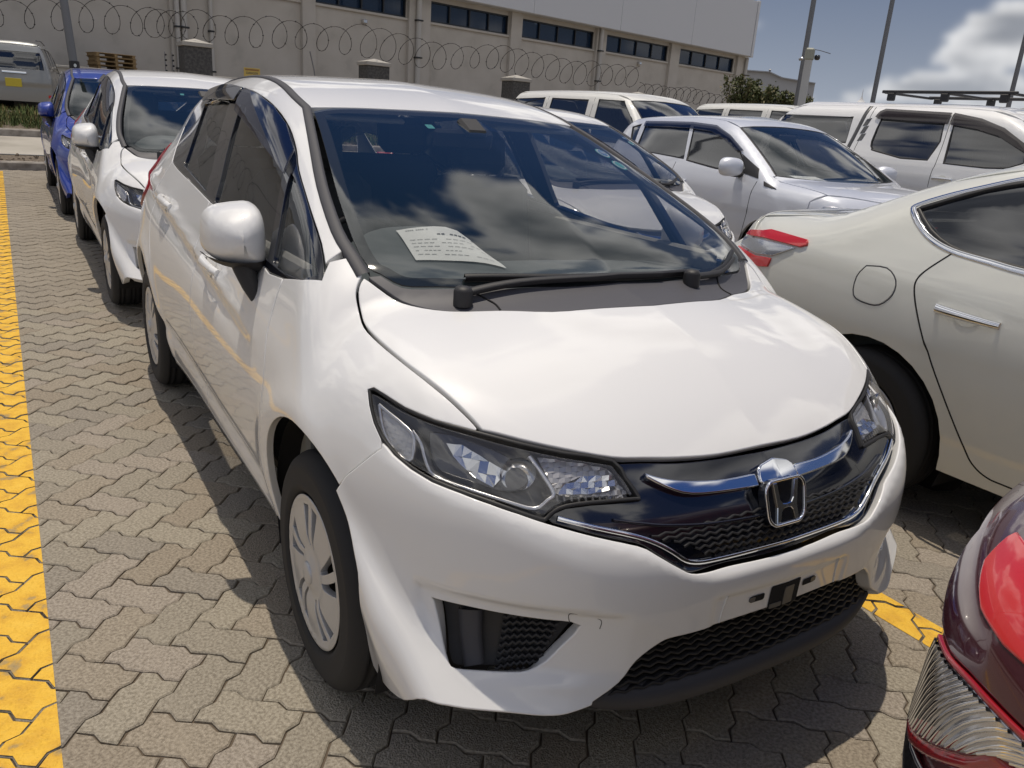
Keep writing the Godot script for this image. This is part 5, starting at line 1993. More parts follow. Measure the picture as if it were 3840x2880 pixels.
func glass_things(car: Node3D, b: Surf) -> void:
	# price sheet lying on the dashboard
	var sh := Sheet.new()
	sh.kind = 1
	var mb := MB.new()
	var c := [Vector2(-0.435, 0.43), Vector2(-0.415, 0.125), Vector2(-0.215, 0.185), Vector2(-0.262, 0.445)]
	for j in 9:
		for q in 9:
			var p: Vector2 = c[0].lerp(c[1], q / 8.0).lerp(c[3].lerp(c[2], q / 8.0), j / 8.0)
			mb.vert(Vector3(p.x, sh.at(p) + 0.006 + 0.010 * sin(q / 8.0 * PI) * (1.0 - j / 8.0), p.y), Vector3(0.1, 1, 0.02).normalized())
	for j in 8:
		for q in 8:
			mb.quad(j * 9 + q, j * 9 + q + 1, (j + 1) * 9 + q + 1, (j + 1) * 9 + q)
	var sheet := part(car, "paper_sheet", mb, M.paper)
	mb = MB.new()
	var rows := [[0.10, 0.05, 0.30, 0.020], [0.26, 0.36, 0.90, 0.035], [0.42, 0.05, 0.95, 0.010], [0.52, 0.05, 0.80, 0.010], [0.62, 0.05, 0.92, 0.010], [0.73, 0.05, 0.60, 0.010], [0.84, 0.05, 0.90, 0.010]]
	for r in rows:
		var n := 12
		for k in n:
			if (k * 7 + int(r[0] * 100)) % 5 == 0:
				continue
			var u0: float = lerpf(r[1], r[2], (k + 0.1) / n)
			var u1: float = lerpf(r[1], r[2], (k + 0.85) / n)
			var quad := []
			for e in [[u0, r[0]], [u1, r[0]], [u1, r[0] + r[3]], [u0, r[0] + r[3]]]:
				var p: Vector2 = c[0].lerp(c[1], e[0]).lerp(c[3].lerp(c[2], e[0]), e[1])
				quad.append(Vector3(p.x, sh.at(p) + 0.0075 + 0.010 * sin(e[0] * PI) * (1.0 - e[1]), p.y))
			mb.flat(quad, Vector3.UP)
	var ink := part(sheet, "print_lines", mb, M.ink)
	ink.set_meta("kind", "stuff")
	# two oval stickers high on the passenger side of the windscreen
	var w := View.along(Vector3(-0.55, -0.84, 0))
	for e in [[v3(-0.712, -0.500, 1.314), M.sticker_blue, 0], [v3(-0.622, -0.512, 1.280), M.sticker_green, 1]]:
		var q0 := w.uv(b.snap(e[0]))
		for k in 3:
			var ring := PackedVector2Array()
			for j in 24:
				ring.append(q0 + Vector2(0.036 * cos(TAU * j / 24), 0.027 * sin(TAU * j / 24)) * [1.0, 0.86, 0.66][k])
			mb = MB.new()
			cut(mb, b, w, ring, 0.02, 0.0, 0.0, 0.0, -0.0062 + k * 0.0008)
			part(car, "windscreen_sticker", mb, [M.sticker_green, M.sticker_white, e[1]][k])
		if e[2] == 0:
			mb = MB.new()
			for k in 2:
				var ring := PackedVector2Array()
				for q in [Vector2(-0.014, -0.003), Vector2(0.014, -0.003), Vector2(0.014, 0.003), Vector2(-0.014, 0.003)]:
					ring.append(q0 + Vector2(-0.005 + 0.012 * k, 0) + q.rotated(1.9))
				cut(mb, b, w, ring, 0.02, 0.0, 0.0, 0.0, -0.0038)
			part(car, "sticker_mark", mb, M.sticker_white)
	# little square tag
	var tag_ring := PackedVector2Array()
	var q1 := w.uv(b.snap(v3(-0.80, 0.16, 1.35)))
	for q in rounded(0.032, 0.026, 0.003, 2):
		tag_ring.append(q1 + q)
	mb = MB.new()
	cut(mb, b, w, tag_ring, 0.02, 0.0, 0.0, 0.0, -0.0055)
	part(car, "windscreen_tag", mb, M.sticker_green)
# ------------------------------------------------------------------ warehouse, wall, poles, trees
const BG := 1.2                                             # the background's measures, about the place where they were taken

func far_pt(x: float, yl: float, z: float) -> Vector3:
	return Vector3(1.7116 + (x - 1.7116) * BG, 1.3962 + (z - 1.3962) * BG, -(-1.3682 + (yl + 1.3682) * BG))

func wall_pt(s: float, z: float, off: float) -> Vector3:    # along the warehouse front, height, distance before it
	return far_pt(-24.972 - 0.19713 * s + 0.98038 * off, 0.98038 * s + 0.19712 * off, z)

func wall_frame() -> Basis:                                 # x along the wall to the right, y up, z out of the wall
	return Basis(Vector3(-0.19713, 0, -0.98038), Vector3.UP, Vector3(0.98038, 0, -0.19712))

func slab(mb: MB, s0: float, s1: float, z0: float, z1: float, o0: float, o1: float, bev := 0.01) -> void:
	var c := wall_pt((s0 + s1) * 0.5, (z0 + z1) * 0.5, (o0 + o1) * 0.5)
	mb.box(c, Vector3((s1 - s0) * BG, (z1 - z0) * BG, (o1 - o0) * BG), bev, wall_frame())

func at_base(mb: MB, c: Vector3) -> MB:                     # moves a mesh so that c becomes its origin
	for j in mb.v.size():
		mb.v[j] -= c
	return mb

func build_warehouse() -> void:
	var plaster := mat("wall_plaster", Color.WHITE, 0.9)
	world_tex(plaster, noise_tex(41, 0.006, [[0.0, lin(0.40, 0.375, 0.33)], [0.35, lin(0.50, 0.465, 0.41)], [0.7, lin(0.53, 0.495, 0.44)], [1.0, lin(0.56, 0.525, 0.47)]], 5, 1024), 9.0)
	var cladding := mat("fascia_sheet", lin(0.66, 0.67, 0.68), 0.5)
	var trim_mat := mat("pipe_grey", lin(0.50, 0.48, 0.44), 0.6)
	var alu := mat("window_alu", lin(0.015, 0.017, 0.02), 0.4)
	var base := wall_pt(15.0, 0.75, 0.0)
	var o := thing("warehouse", "long beige warehouse with pilasters, high strip windows and a grey metal fascia", "building", base)
	var wins := [[-1.9, 2.9], [4.7, 7.5], [8.08, 11.74], [12.77, 16.70], [17.38, 21.79], [22.53, 27.18], [28.0, 32.95]]
	var zb := 4.68
	var zt := 5.38
	# wall in bays, open where the windows are
	var bays := [-14.0, -8.0, -2.3, 3.26, 7.54, 11.77, 16.73, 21.85, 27.25, 33.10]
	for j in bays.size() - 1:
		var mb := MB.new()
		var s0: float = bays[j]
		var s1: float = bays[j + 1]
		slab(mb, s0, s1, 0.5, zb, -0.30, 0.0, 0.0)
		slab(mb, s0, s1, zt, 8.1, -0.30, 0.0, 0.0)
		var w := []
		for e in wins:
			if e[0] > s0 and e[1] < s1 + 0.3:
				w = e
		if w.is_empty():
			slab(mb, s0, s1, zb, zt, -0.30, 0.0, 0.0)
		else:
			slab(mb, s0, w[0], zb, zt, -0.30, 0.0, 0.0)
			if w[1] < s1:
				slab(mb, w[1], s1, zb, zt, -0.30, 0.0, 0.0)
		part(o, "wall", at_base(mb, base), plaster)
	for e in [[-14.5, -14.0], [-8.5, -8.0], [-2.3, -1.85], [3.26, 3.70], [7.54, 8.02], [11.77, 12.73], [16.73, 17.33], [21.85, 22.50], [27.25, 27.97], [33.10, 34.0]]:
		var mb := MB.new()
		slab(mb, e[0], e[1], 0.5, 5.65, -0.2, 0.16, 0.012)
		part(o, "pilaster", at_base(mb, base), plaster)
	for e in wins:
		var mb := MB.new()
		var n := 4
		slab(mb, e[0], e[1], zt - 0.05, zt, -0.20, -0.05, 0.0)
		slab(mb, e[0], e[1], zb, zb + 0.05, -0.20, -0.05, 0.0)
		for k in n + 1:
			var s := lerpf(e[0] + 0.025, e[1] - 0.025, float(k) / n)
			slab(mb, s - 0.025, s + 0.025, zb + 0.05, zt - 0.05, -0.20, -0.05, 0.0)
		var wn := part(o, "window", at_base(mb, base), alu)
		for k in n:
			var s0 := lerpf(e[0] + 0.025, e[1] - 0.025, float(k) / n) + 0.025
			var s1 := lerpf(e[0] + 0.025, e[1] - 0.025, float(k + 1) / n) - 0.025
			var pm := MB.new()
			slab(pm, s0, s1, zb + 0.05, zt - 0.05, -0.14, -0.13, 0.0)
			part(wn, "pane", at_base(pm, base), M.window_blue)
		var sm := MB.new()
		slab(sm, e[0] - 0.05, e[1] + 0.05, zb - 0.09, zb - 0.02, 0.0, 0.07, 0.006)
		part(wn, "sill", at_base(sm, base), plaster)
		var back_ := MB.new()
		slab(back_, e[0], e[1], zb, zt, -0.9, -0.85, 0.0)
		part(wn, "dark_room", at_base(back_, base), M.inner_dark)
	# fascia in sheets, with an edge trim and a soffit
	for j in 9:
		var mb := MB.new()
		var s0 := -14.6 + j * 5.36
		slab(mb, s0 + 0.008, s0 + 5.352, 5.56, 8.22, 0.45, 0.52, 0.004)
		part(o, "fascia", at_base(mb, base), cladding)
	var mb := MB.new()
	slab(mb, -14.6, 33.72, 5.54, 5.60, -0.3, 0.45, 0.0)
	part(o, "soffit", at_base(mb, base), cladding)
	mb = MB.new()
	slab(mb, 33.66, 33.86, 5.52, 8.26, 0.30, 0.56, 0.02)
	part(o, "fascia_corner", at_base(mb, base), cladding)
	mb = MB.new()
	slab(mb, 33.64, 33.72, 5.56, 8.22, -16.0, 0.30, 0.0)
	part(o, "side_fascia", at_base(mb, base), cladding)
	mb = MB.new()
	slab(mb, 33.10, 33.40, 0.5, 5.56, -16.0, -0.3, 0.0)
	slab(mb, -14.0, -13.7, 0.5, 8.0, -16.0, -0.3, 0.0)
	slab(mb, -14.0, 33.4, 0.5, 8.0, -16.3, -16.0, 0.0)
	part(o, "side_wall", at_base(mb, base), plaster)
	mb = MB.new()
	slab(mb, -14.0, 33.6, 8.02, 8.10, -16.0, 0.40, 0.0)
	part(o, "roof", at_base(mb, base), cladding)
	# downpipes
	for e in [[3.42, 0.07, 5.6], [3.62, 0.09, 5.6], [4.50, 0.06, 5.6], [12.12, 0.10, 5.6], [22.02, 0.09, 5.6], [33.8, 0.09, 5.5]]:
		mb = MB.new()
		var d := 0.26 if e[0] != 4.50 else 0.10
		mb.tube(PackedVector3Array([wall_pt(e[0], 0.6, d), wall_pt(e[0], 2.5, d), wall_pt(e[0], e[2], d)]), e[1] * BG, 10)
		var dp := part(o, "downpipe", at_base(mb, base), trim_mat)
		for z in [2.2, 3.35, 4.6]:
			mb = MB.new()
			slab(mb, e[0] - e[1] * 1.25, e[0] + e[1] * 1.25, z, z + 0.05, 0.0, d + e[1] * 1.15, 0.004)
			part(dp, "pipe_clamp", at_base(mb, base), alu)
	# wall lights
	for e in [[9.95, 4.33, "square white wall light under the first strip window"], [25.03, 4.40, "square wall light under the fourth strip window"]]:
		var c := wall_pt(e[0], e[1], 0.0)
		var l := thing("wall_light", e[2], "light", c, 0.0, "wall lights")
		mb = MB.new()
		mb.box(wall_frame().z * 0.09, Vector3(0.22, 0.18, 0.16), 0.03, wall_frame())
		part(l, "housing", mb, trim_mat)
		mb = MB.new()
		mb.box(wall_frame().z * 0.18, Vector3(0.16, 0.12, 0.02), 0.008, wall_frame())
		part(l, "lamp_glass", mb, M.lens_silver)

func build_perimeter() -> void:
	var render_ := mat("wall_render", Color.WHITE, 0.9)
	world_tex(render_, noise_tex(43, 0.02, [[0.0, lin(0.36, 0.34, 0.30)], [0.5, lin(0.46, 0.43, 0.385)], [1.0, lin(0.50, 0.47, 0.42)]], 5, 512), 3.0)
	var brick := mat("pillar_render", Color.WHITE, 0.85)
	world_tex(brick, noise_tex(44, 0.03, [[0.0, lin(0.045, 0.045, 0.046)], [0.5, lin(0.085, 0.083, 0.080)], [1.0, lin(0.14, 0.135, 0.125)]], 4, 512), 1.6)
	var cap_m := mat("pillar_cap", lin(0.42, 0.40, 0.36), 0.85)
	var pts := [Vector2(-23.2, -16.0), Vector2(-23.2, 2.3), Vector2(-20.91, 2.99), Vector2(-21.15, 7.84), Vector2(-21.6, 12.84), Vector2(-22.03, 18.24), Vector2(-22.9, 27.0), Vector2(-23.8, 36.0)]
	var base := far_pt(-21.1, 6.0, 0.8)
	var wall := thing("boundary_wall", "low rendered boundary wall running in front of the warehouse", "wall", base)
	for j in pts.size() - 1:
		var a := far_pt(pts[j].x, pts[j].y, 0.6)
		var b := far_pt(pts[j + 1].x, pts[j + 1].y, 0.6)
		var d := b - a
		var t := Basis(Vector3.UP, atan2(-d.z, d.x))
		var mb := MB.new()
		var c := (a + b) * 0.5
		mb.box(Vector3(c.x, 0.5 + 0.75, c.z), Vector3(d.length(), 1.55, 0.22), 0.0, t)
		part(wall, "wall_panel", at_base(mb, base), render_)
		mb = MB.new()
		mb.box(Vector3(c.x, 2.06, c.z), Vector3(d.length(), 0.07, 0.32), 0.01, t)
		part(wall, "coping", at_base(mb, base), cap_m)
	var lab := ["grey pillar with a pale pyramid cap, leftmost, beside the white downpipe", "grey pillar with a pale pyramid cap behind the hatchback's roof", "grey pillar with a pale cap at the rear of the boxy white estate", "grey pillar whose pale cap peeps over the boxy white estate's roof"]
	for j in 4:
		var p: Vector2 = pts[j + 2]
		var w := 0.66 * BG
		var foot := far_pt(p.x, p.y, 0.8)
		foot.y = 0.55
		var o := thing("gate_pillar", lab[j], "pillar", foot, 0.03, "pillars along the boundary wall")
		var top := 1.3962 + (2.62 - 1.3962) * BG - foot.y
		if j == 3:
			top -= 0.12
		var mb := MB.new()
		mb.box(Vector3(0, top * 0.5, 0), Vector3(w, top, w), 0.015)
		part(o, "shaft", mb, brick)
		mb = MB.new()
		mb.box(Vector3(0, top + 0.05, 0), Vector3(w * 1.12, 0.11, w * 1.12), 0.01)
		var r := w * 0.56
		var y0 := top + 0.105
		for q in 4:
			var a := Vector3(r * [1, 1, -1, -1][q], y0, r * [1, -1, -1, 1][q])
			var b := Vector3(r * [1, -1, -1, 1][q], y0, r * [-1, -1, 1, 1][q])
			var apex := Vector3(0, y0 + 0.13, 0)
			var nn := (b - a).cross(apex - a).normalized()
			mb.flat([a, b, apex], nn if nn.y > 0 else -nn)
		part(o, "cap", mb, cap_m)
	# razor wire: a sagging, uneven coil with clips of barbs
	var wire_m := mat("razor_wire", lin(0.05, 0.047, 0.045), 0.5, 0.6)
	var rng := RandomNumberGenerator.new()
	rng.seed = 77
	var runs := [[0, 5, "coil of rusty razor wire along the top of the boundary wall"], [5, 7, "far coil of razor wire beyond the camera post"]]
	for run in runs:
		var path := PackedVector3Array()
		var clips := MB.new()
		var a2: Vector2 = pts[run[0]]
		var b2: Vector2 = pts[run[1]]
		var total := 0.0
		for j in range(run[0], run[1]):
			total += pts[j].distance_to(pts[j + 1])
		var turns := int(total * (1.65 if run[0] == 0 else 2.6))
		var rad := []
		var drift := []
		for k in turns + 2:
			rad.append((0.36 + rng.randf_range(-0.06, 0.05)) * (1.0 if run[0] == 0 else 0.72))
			drift.append(rng.randf_range(-0.20, 0.22))
		for k in turns * 22:
			var u := float(k) / (turns * 22)
			var s := u * total
			var p := a2
			for j in range(run[0], run[1]):
				var len: float = pts[j].distance_to(pts[j + 1])
				if s <= len:
					p = pts[j].lerp(pts[j + 1], s / len)
					break
				s -= len
			var tn := int(k / 22)
			var f := float(k % 22) / 22.0
			var r: float = lerpf(rad[tn], rad[tn + 1], f)
			var ang := TAU * f
			var sh: float = lerpf(drift[tn], drift[tn + 1], f)
			# seen from the front the turns open into rings: each turn lies askew to the wall
			var along := 0.80 * r * sin(ang) + sh * 0.35
			var c := far_pt(p.x, p.y + along, 0.0)
			c.y = 1.3962 + ((3.22 if run[0] == 0 else 2.82) + r * cos(ang) + sh * 0.25 - 0.12 * (0.5 - 0.5 * cos(TAU * u * 6.0)) - 1.3962) * BG
			c.x += (r * 0.55 * sin(ang + 0.9)) * BG
			path.append(c)
			if k % 3 == 0:
				clips.box(c, Vector3(0.05, 0.022, 0.022), 0.0, Basis.from_euler(Vector3(rng.randf() * 3.0, rng.randf() * 3.0, rng.randf() * 3.0)))
		var mb := MB.new()
		mb.tube(path, 0.010, 4)
		mb.join(clips)
		var c0 := path[0]
		solo("razor_wire", at_base(mb, c0), wire_m, run[2], "razor wire", "", "", Transform3D(Basis(), c0))
	# electric fence posts with insulators, and the leaning coil supports
	var post_m: Material = M.steel
	for e in [[2.30, 4, "electric fence post with four black insulators, left of the two"], [2.47, 4, "electric fence post with four black insulators, by the downpipe"], [5.55, 2, "short fence post with two black insulators beside the yellow sign"]]:
		var foot := far_pt(-21.05, e[0], 0.0)
		foot.y = 2.05
		var o := thing("fence_post", e[2], "post", foot, 0.0, "electric fence posts")
		var hgt := 0.62 if e[1] == 4 else 0.32
		var mb := MB.new()
		mb.box(Vector3(0, hgt * 0.5, 0), Vector3(0.022, hgt, 0.022), 0.003)
		part(o, "rod", mb, post_m)
		for k in e[1]:
			mb = MB.new()
			mb.lathe([Vector2(0.001, -0.05), Vector2(0.028, -0.05), Vector2(0.028, -0.02), Vector2(0.016, -0.01), Vector2(0.028, 0.0), Vector2(0.028, 0.03), Vector2(0.001, 0.035)], 10, Transform3D(Basis(Vector3.UP, PI * 0.5), Vector3(0.03, 0.08 + k * 0.125 * BG, -0.02)))
			part(o, "insulator", mb, M.black_plastic)
	for e in [[6.05, 2.9, "leaning grey support rod of the razor wire behind the hatchback's roof"]]:
		var foot := far_pt(-21.1, e[0] + 0.1, 0.0)
		foot.y = 2.05
		var mb := MB.new()
		mb.tube(PackedVector3Array([Vector3.ZERO, Vector3(0.02, 0.5, 0.08), Vector3(0.05, 1.05, 0.22)]), 0.022, 6)
		solo("support_rod", mb, post_m, e[2], "post", "", "", Transform3D(Basis(), foot))
	# yellow warning sign
	var sp := far_pt(-21.0, 4.40, 2.12)
	var sign_ := thing("warning_sign", "small yellow warning sign lettered in black on the boundary wall", "sign", Vector3(sp.x, 2.09, sp.z))
	var mb := MB.new()
	mb.box(Vector3(0, 0.17, 0), Vector3(0.012, 0.34, 0.50), 0.002)
	part(sign_, "board", mb, mat("sign_yellow", lin(0.55, 0.40, 0.10), 0.6))
	var tm := TextMesh.new()
	tm.text = "DANGER"
	tm.font_size = 16
	tm.pixel_size = 0.0056
	tm.depth = 0.003
	part(sign_, "lettering", tm, M.ink, Transform3D(Basis(Vector3.UP, PI * 0.5), Vector3(0.008, 0.19, 0)))
	mb = MB.new()
	mb.box(Vector3(0.0085, 0.285, 0), Vector3(0.004, 0.05, 0.42), 0.001)
	part(sign_, "heading_strip", mb, mat("sign_red_brown", lin(0.30, 0.16, 0.05), 0.6))

func build_pallets() -> void:
	var wood := mat("pallet_wood", Color.WHITE, 0.85)
	world_tex(wood, noise_tex(51, 0.03, [[0.0, lin(0.16, 0.10, 0.045)], [0.5, lin(0.30, 0.20, 0.09)], [1.0, lin(0.42, 0.30, 0.15)]], 4, 512), 0.7)
	var proto: Node3D = null
	var foot := far_pt(-24.15, 1.45, 0.0)
	var lab := ["lowest visible wooden pallet of the stack behind the wall", "second wooden pallet from the bottom of the stack", "third wooden pallet from the bottom of the stack", "topmost wooden pallet of the stack behind the wall"]
	# what holds them up: a steel rack behind the wall
	var rack := thing("storage_rack", "steel rack behind the wall that carries the wooden pallets", "rack", Vector3(foot.x, 0.8, foot.z), 0.2)
	var rm := MB.new()
	for sx in [-0.42, 0.42]:
		for sz in [-0.45, 0.45]:
			rm.box(Vector3(sx, 0.62, sz), Vector3(0.06, 1.24, 0.06), 0.005)
	part(rack, "leg", rm, M.steel)
	rm = MB.new()
	rm.box(Vector3(0, 1.26, 0), Vector3(0.95, 0.05, 1.0), 0.005)
	part(rack, "deck", rm, M.steel)
	for k in 4:
		var at := Vector3(foot.x + [0.0, 0.02, -0.01, 0.015][k], 2.09 + k * 0.128, foot.z + [0.0, 0.025, 0.0, 0.03][k])
		if k == 0:
			proto = thing("pallet", lab[0], "pallet", at, 0.2, "stacked pallets")
			var bm := MB.new()
			bm.box(Vector3(0, 0, 0), Vector3(0.10, 0.018, 1.25), 0.003)
			var board := bm.mesh()
			for j in 6:
				part(proto, "deck_board", board, wood, Transform3D(Basis(), Vector3(-0.42 + j * 0.168, 0.117, 0)))
			for j in 3:
				part(proto, "base_board", board, wood, Transform3D(Basis(), Vector3(-0.42 + j * 0.42, 0.009, 0)))
			bm = MB.new()
			bm.box(Vector3.ZERO, Vector3(0.94, 0.086, 0.09), 0.004)
			for j in 3:
				part(proto, "bearer", bm.mesh(), wood, Transform3D(Basis(), Vector3(0, 0.063, -0.55 + j * 0.55)))
		else:
			copy(proto, at, 0.2 + [0.0, 0.02, -0.03, 0.015][k], lab[k])

func pole(called: String, label: String, foot: Vector3, height: float, r0: float, r1: float, m: Material, lean := Vector3.ZERO) -> Node3D:
	var o := thing(called, label, "pole", foot, 0.0, "light poles in the yard")
	var mb := MB.new()
	mb.tube(PackedVector3Array([Vector3.ZERO, lean * 0.3 + Vector3(0, height * 0.3, 0), lean * 0.65 + Vector3(0, height * 0.65, 0), lean + Vector3(0, height, 0)]), r0, 14, false, r1)
	part(o, "shaft", mb, m)
	mb = MB.new()
	mb.box(Vector3(0, 0.012, 0), Vector3(r0 * 4.0, 0.024, r0 * 4.0), 0.004)
	part(o, "base_plate", mb, m)
	mb = MB.new()
	mb.box(lean + Vector3(0.35, height + 0.05, 0), Vector3(0.9, 0.10, 0.28), 0.03)
	part(o, "lamp_head", mb, m)
	return o

func build_poles() -> void:
	var galv := mat("galvanised", lin(0.20, 0.205, 0.215), 0.5, 0.5)
	var p := far_pt(-15.0, -0.10, 0.0)
	var l := pole("light_pole", "slim grey light pole with a black band behind the blue car", Vector3(p.x, 0.75, p.z), 9.0, 0.085, 0.06, galv, Vector3(0, 0, 0.55))
	var mb := MB.new()
	mb.lathe([Vector2(0.088, -0.32), Vector2(0.098, -0.30), Vector2(0.098, 0.10), Vector2(0.088, 0.12)], 16, Transform3D(Basis(Vector3(1, 0, 0), Vector3(0, 0, -1), Vector3(0, 1, 0)), Vector3(0, 1.10, 0.062)))
	var band := part(l, "black_band", mb, M.black_plastic)
	mb = MB.new()
	var disc := []
	for j in 16:
		disc.append(Vector3(0.101, 1.13 + 0.035 * cos(TAU * j / 16), 0.055 + 0.028 * sin(TAU * j / 16)))
	mb.flat(disc, Vector3(1, 0, 0))
	part(l, "white_sticker", mb, M.sticker_white)
	p = far_pt(-15.76, 19.22, 0.0)
	pole("light_pole", "slim grey light pole standing by the white camera post", Vector3(p.x, 0.6, p.z), 11.0, 0.10, 0.075, galv)
	p = far_pt(-14.7, 21.35, 0.0)
	pole("light_pole", "slim grey light pole between the camera post and the pickup's roof rack", Vector3(p.x, 0.6, p.z), 11.0, 0.09, 0.07, galv)
	p = far_pt(-12.6, 25.0, 0.0)
	pole("light_pole", "slim grey light pole at the right edge behind the pickup", Vector3(p.x, 0.6, p.z), 11.0, 0.09, 0.065, galv)
	# camera post
	p = far_pt(-15.04, 18.58, 0.0)
	var o := thing("camera_post", "white square post carrying two security cameras before the bush", "post", Vector3(p.x, 0.6, p.z), 0.6)
	var white := mat("post_white", lin(0.50, 0.51, 0.50), 0.7)
	mb = MB.new()
	mb.box(Vector3(0, 1.78, 0), Vector3(0.24, 3.56, 0.24), 0.02)
	part(o, "shaft", mb, white)
	mb = MB.new()
	mb.box(Vector3(0, 3.68, 0.0), Vector3(0.30, 0.40, 0.30), 0.05)
	part(o, "junction_box", mb, mat("box_grey", lin(0.33, 0.34, 0.28), 0.6))
	mb = MB.new()
	mb.tube(PackedVector3Array([Vector3(0, 3.86, 0), Vector3(0.3, 3.84, -0.3), Vector3(0.62, 3.78, -0.62)]), 0.012, 6)
	mb.tube(PackedVector3Array([Vector3(0, 3.86, 0), Vector3(-0.2, 3.86, 0.2)]), 0.012, 6)
	part(o, "arm", mb, galv)
	var cam1 := MB.new()
	cam1.lathe([Vector2(0.001, -0.10), Vector2(0.07, -0.09), Vector2(0.10, -0.03), Vector2(0.10, 0.05), Vector2(0.06, 0.07), Vector2(0.001, 0.07)], 16, Transform3D(Basis(Vector3(1, 0, 0), Vector3(0, 0, -1), Vector3(0, 1, 0)), Vector3(0.24, 3.62, -0.24)))
	part(o, "dome_camera", cam1, M.gloss_black)
	cam1 = MB.new()
	cam1.lathe([Vector2(0.001, -0.02), Vector2(0.05, -0.02), Vector2(0.05, 0.22), Vector2(0.001, 0.23)], 14, Transform3D(Basis(Vector3.UP, 0.4), Vector3(-0.26, 3.50, 0.20)))
	part(o, "bullet_camera", cam1, M.lens_silver)

func build_far() -> void:
	var pale := mat("far_wall", lin(0.40, 0.41, 0.42), 0.85)
	# gabled shed far behind the bush
	var c := far_pt(-47.5, 55.2, 0.85)
	var d := (far_pt(-45.89, 56.59, 0) - far_pt(-50.35, 52.62, 0)).normalized()
	var o := thing("distant_shed", "pale grey gabled shed in the distance right of the warehouse", "building", Vector3(c.x, 0.85, c.z))
	var fr := Transform3D(Basis(d, Vector3.UP, d.cross(Vector3.UP)), Vector3.ZERO)
	var prof := PackedVector2Array([Vector2(-9.0, 0), Vector2(2.55, 0), Vector2(2.55, 6.15), Vector2(-0.65, 6.50), Vector2(-1.95, 6.98), Vector2(-4.1, 7.02), Vector2(-9.0, 6.6)])
	var mb := MB.new()
	mb.prism(prof, -18.0, 0.0, fr)
	part(o, "wall", mb, pale)
	mb = MB.new()
	for j in range(2, prof.size() - 1):
		var a := prof[j]
		var b := prof[j + 1]
		var t := (b - a).normalized()
		mb.box(fr * Vector3((a.x + b.x) * 0.5, (a.y + b.y) * 0.5 + 0.06, -8.9), Vector3(a.distance_to(b) + 0.04, 0.10, 18.4), 0.0, fr.basis * Basis(Vector3(0, 0, 1), atan2(-t.y, -t.x)))
	part(o, "roof", mb, mat("far_roof", lin(0.36, 0.37, 0.39), 0.7))
	mb = MB.new()
	mb.box(fr * Vector3(-1.95, 7.15, -0.3), Vector3(0.22, 0.35, 0.22), 0.02, fr.basis)
	part(o, "roof_vent", mb, M.steel)
	mb = MB.new()
	mb.box(fr * Vector3(1.35, 4.9, 0.05), Vector3(0.28, 0.22, 0.12), 0.02, fr.basis)
	part(o, "wall_lamp", mb, M.steel)
	# little turret on a far roof
	c = far_pt(-69.7, 95.1, 0.85)
	o = thing("turret_building", "far low building topped by a small white turret with a spire", "building", Vector3(c.x, 0.85, c.z))
	var k := BG
	mb = MB.new()
	mb.box(Vector3(0, 2.9, 0), Vector3(14.0, 5.8, 14.0), 0.0)
	part(o, "wall", mb, pale)
	mb = MB.new()
	mb.box(Vector3(0, 6.45, 0), Vector3(0.95, 1.3, 0.95), 0.04)
	part(o, "turret", mb, mat("turret_grey", lin(0.22, 0.22, 0.23), 0.8))
	mb = MB.new()
	mb.lathe([Vector2(0.85, 7.05), Vector2(0.55, 7.25), Vector2(0.30, 7.55), Vector2(0.08, 8.0), Vector2(0.04, 8.9), Vector2(0.001, 9.2)], 12, Transform3D(Basis(Vector3(1, 0, 0), Vector3(0, 0, -1), Vector3(0, 1, 0)), Vector3.ZERO))
	part(o, "spire", mb, mat("spire_white", lin(0.6, 0.6, 0.6), 0.7))
	# flat-roofed hut at the right edge
	c = far_pt(-12.9, 27.6, 0.85)
	o = thing("flat_roofed_hut", "grey flat-roofed hut at the right edge behind the pickup", "building", Vector3(c.x, 0.75, c.z), -0.75)
	mb = MB.new()
	mb.box(Vector3(0, 1.05, 0), Vector3(5.0, 2.1, 3.0), 0.02)
	part(o, "wall", mb, mat("hut_wall", lin(0.20, 0.19, 0.17), 0.9))
	mb = MB.new()
	mb.box(Vector3(0, 2.24, 0), Vector3(5.3, 0.28, 3.3), 0.03)
	part(o, "roof", mb, mat("hut_roof", lin(0.27, 0.26, 0.24), 0.85))

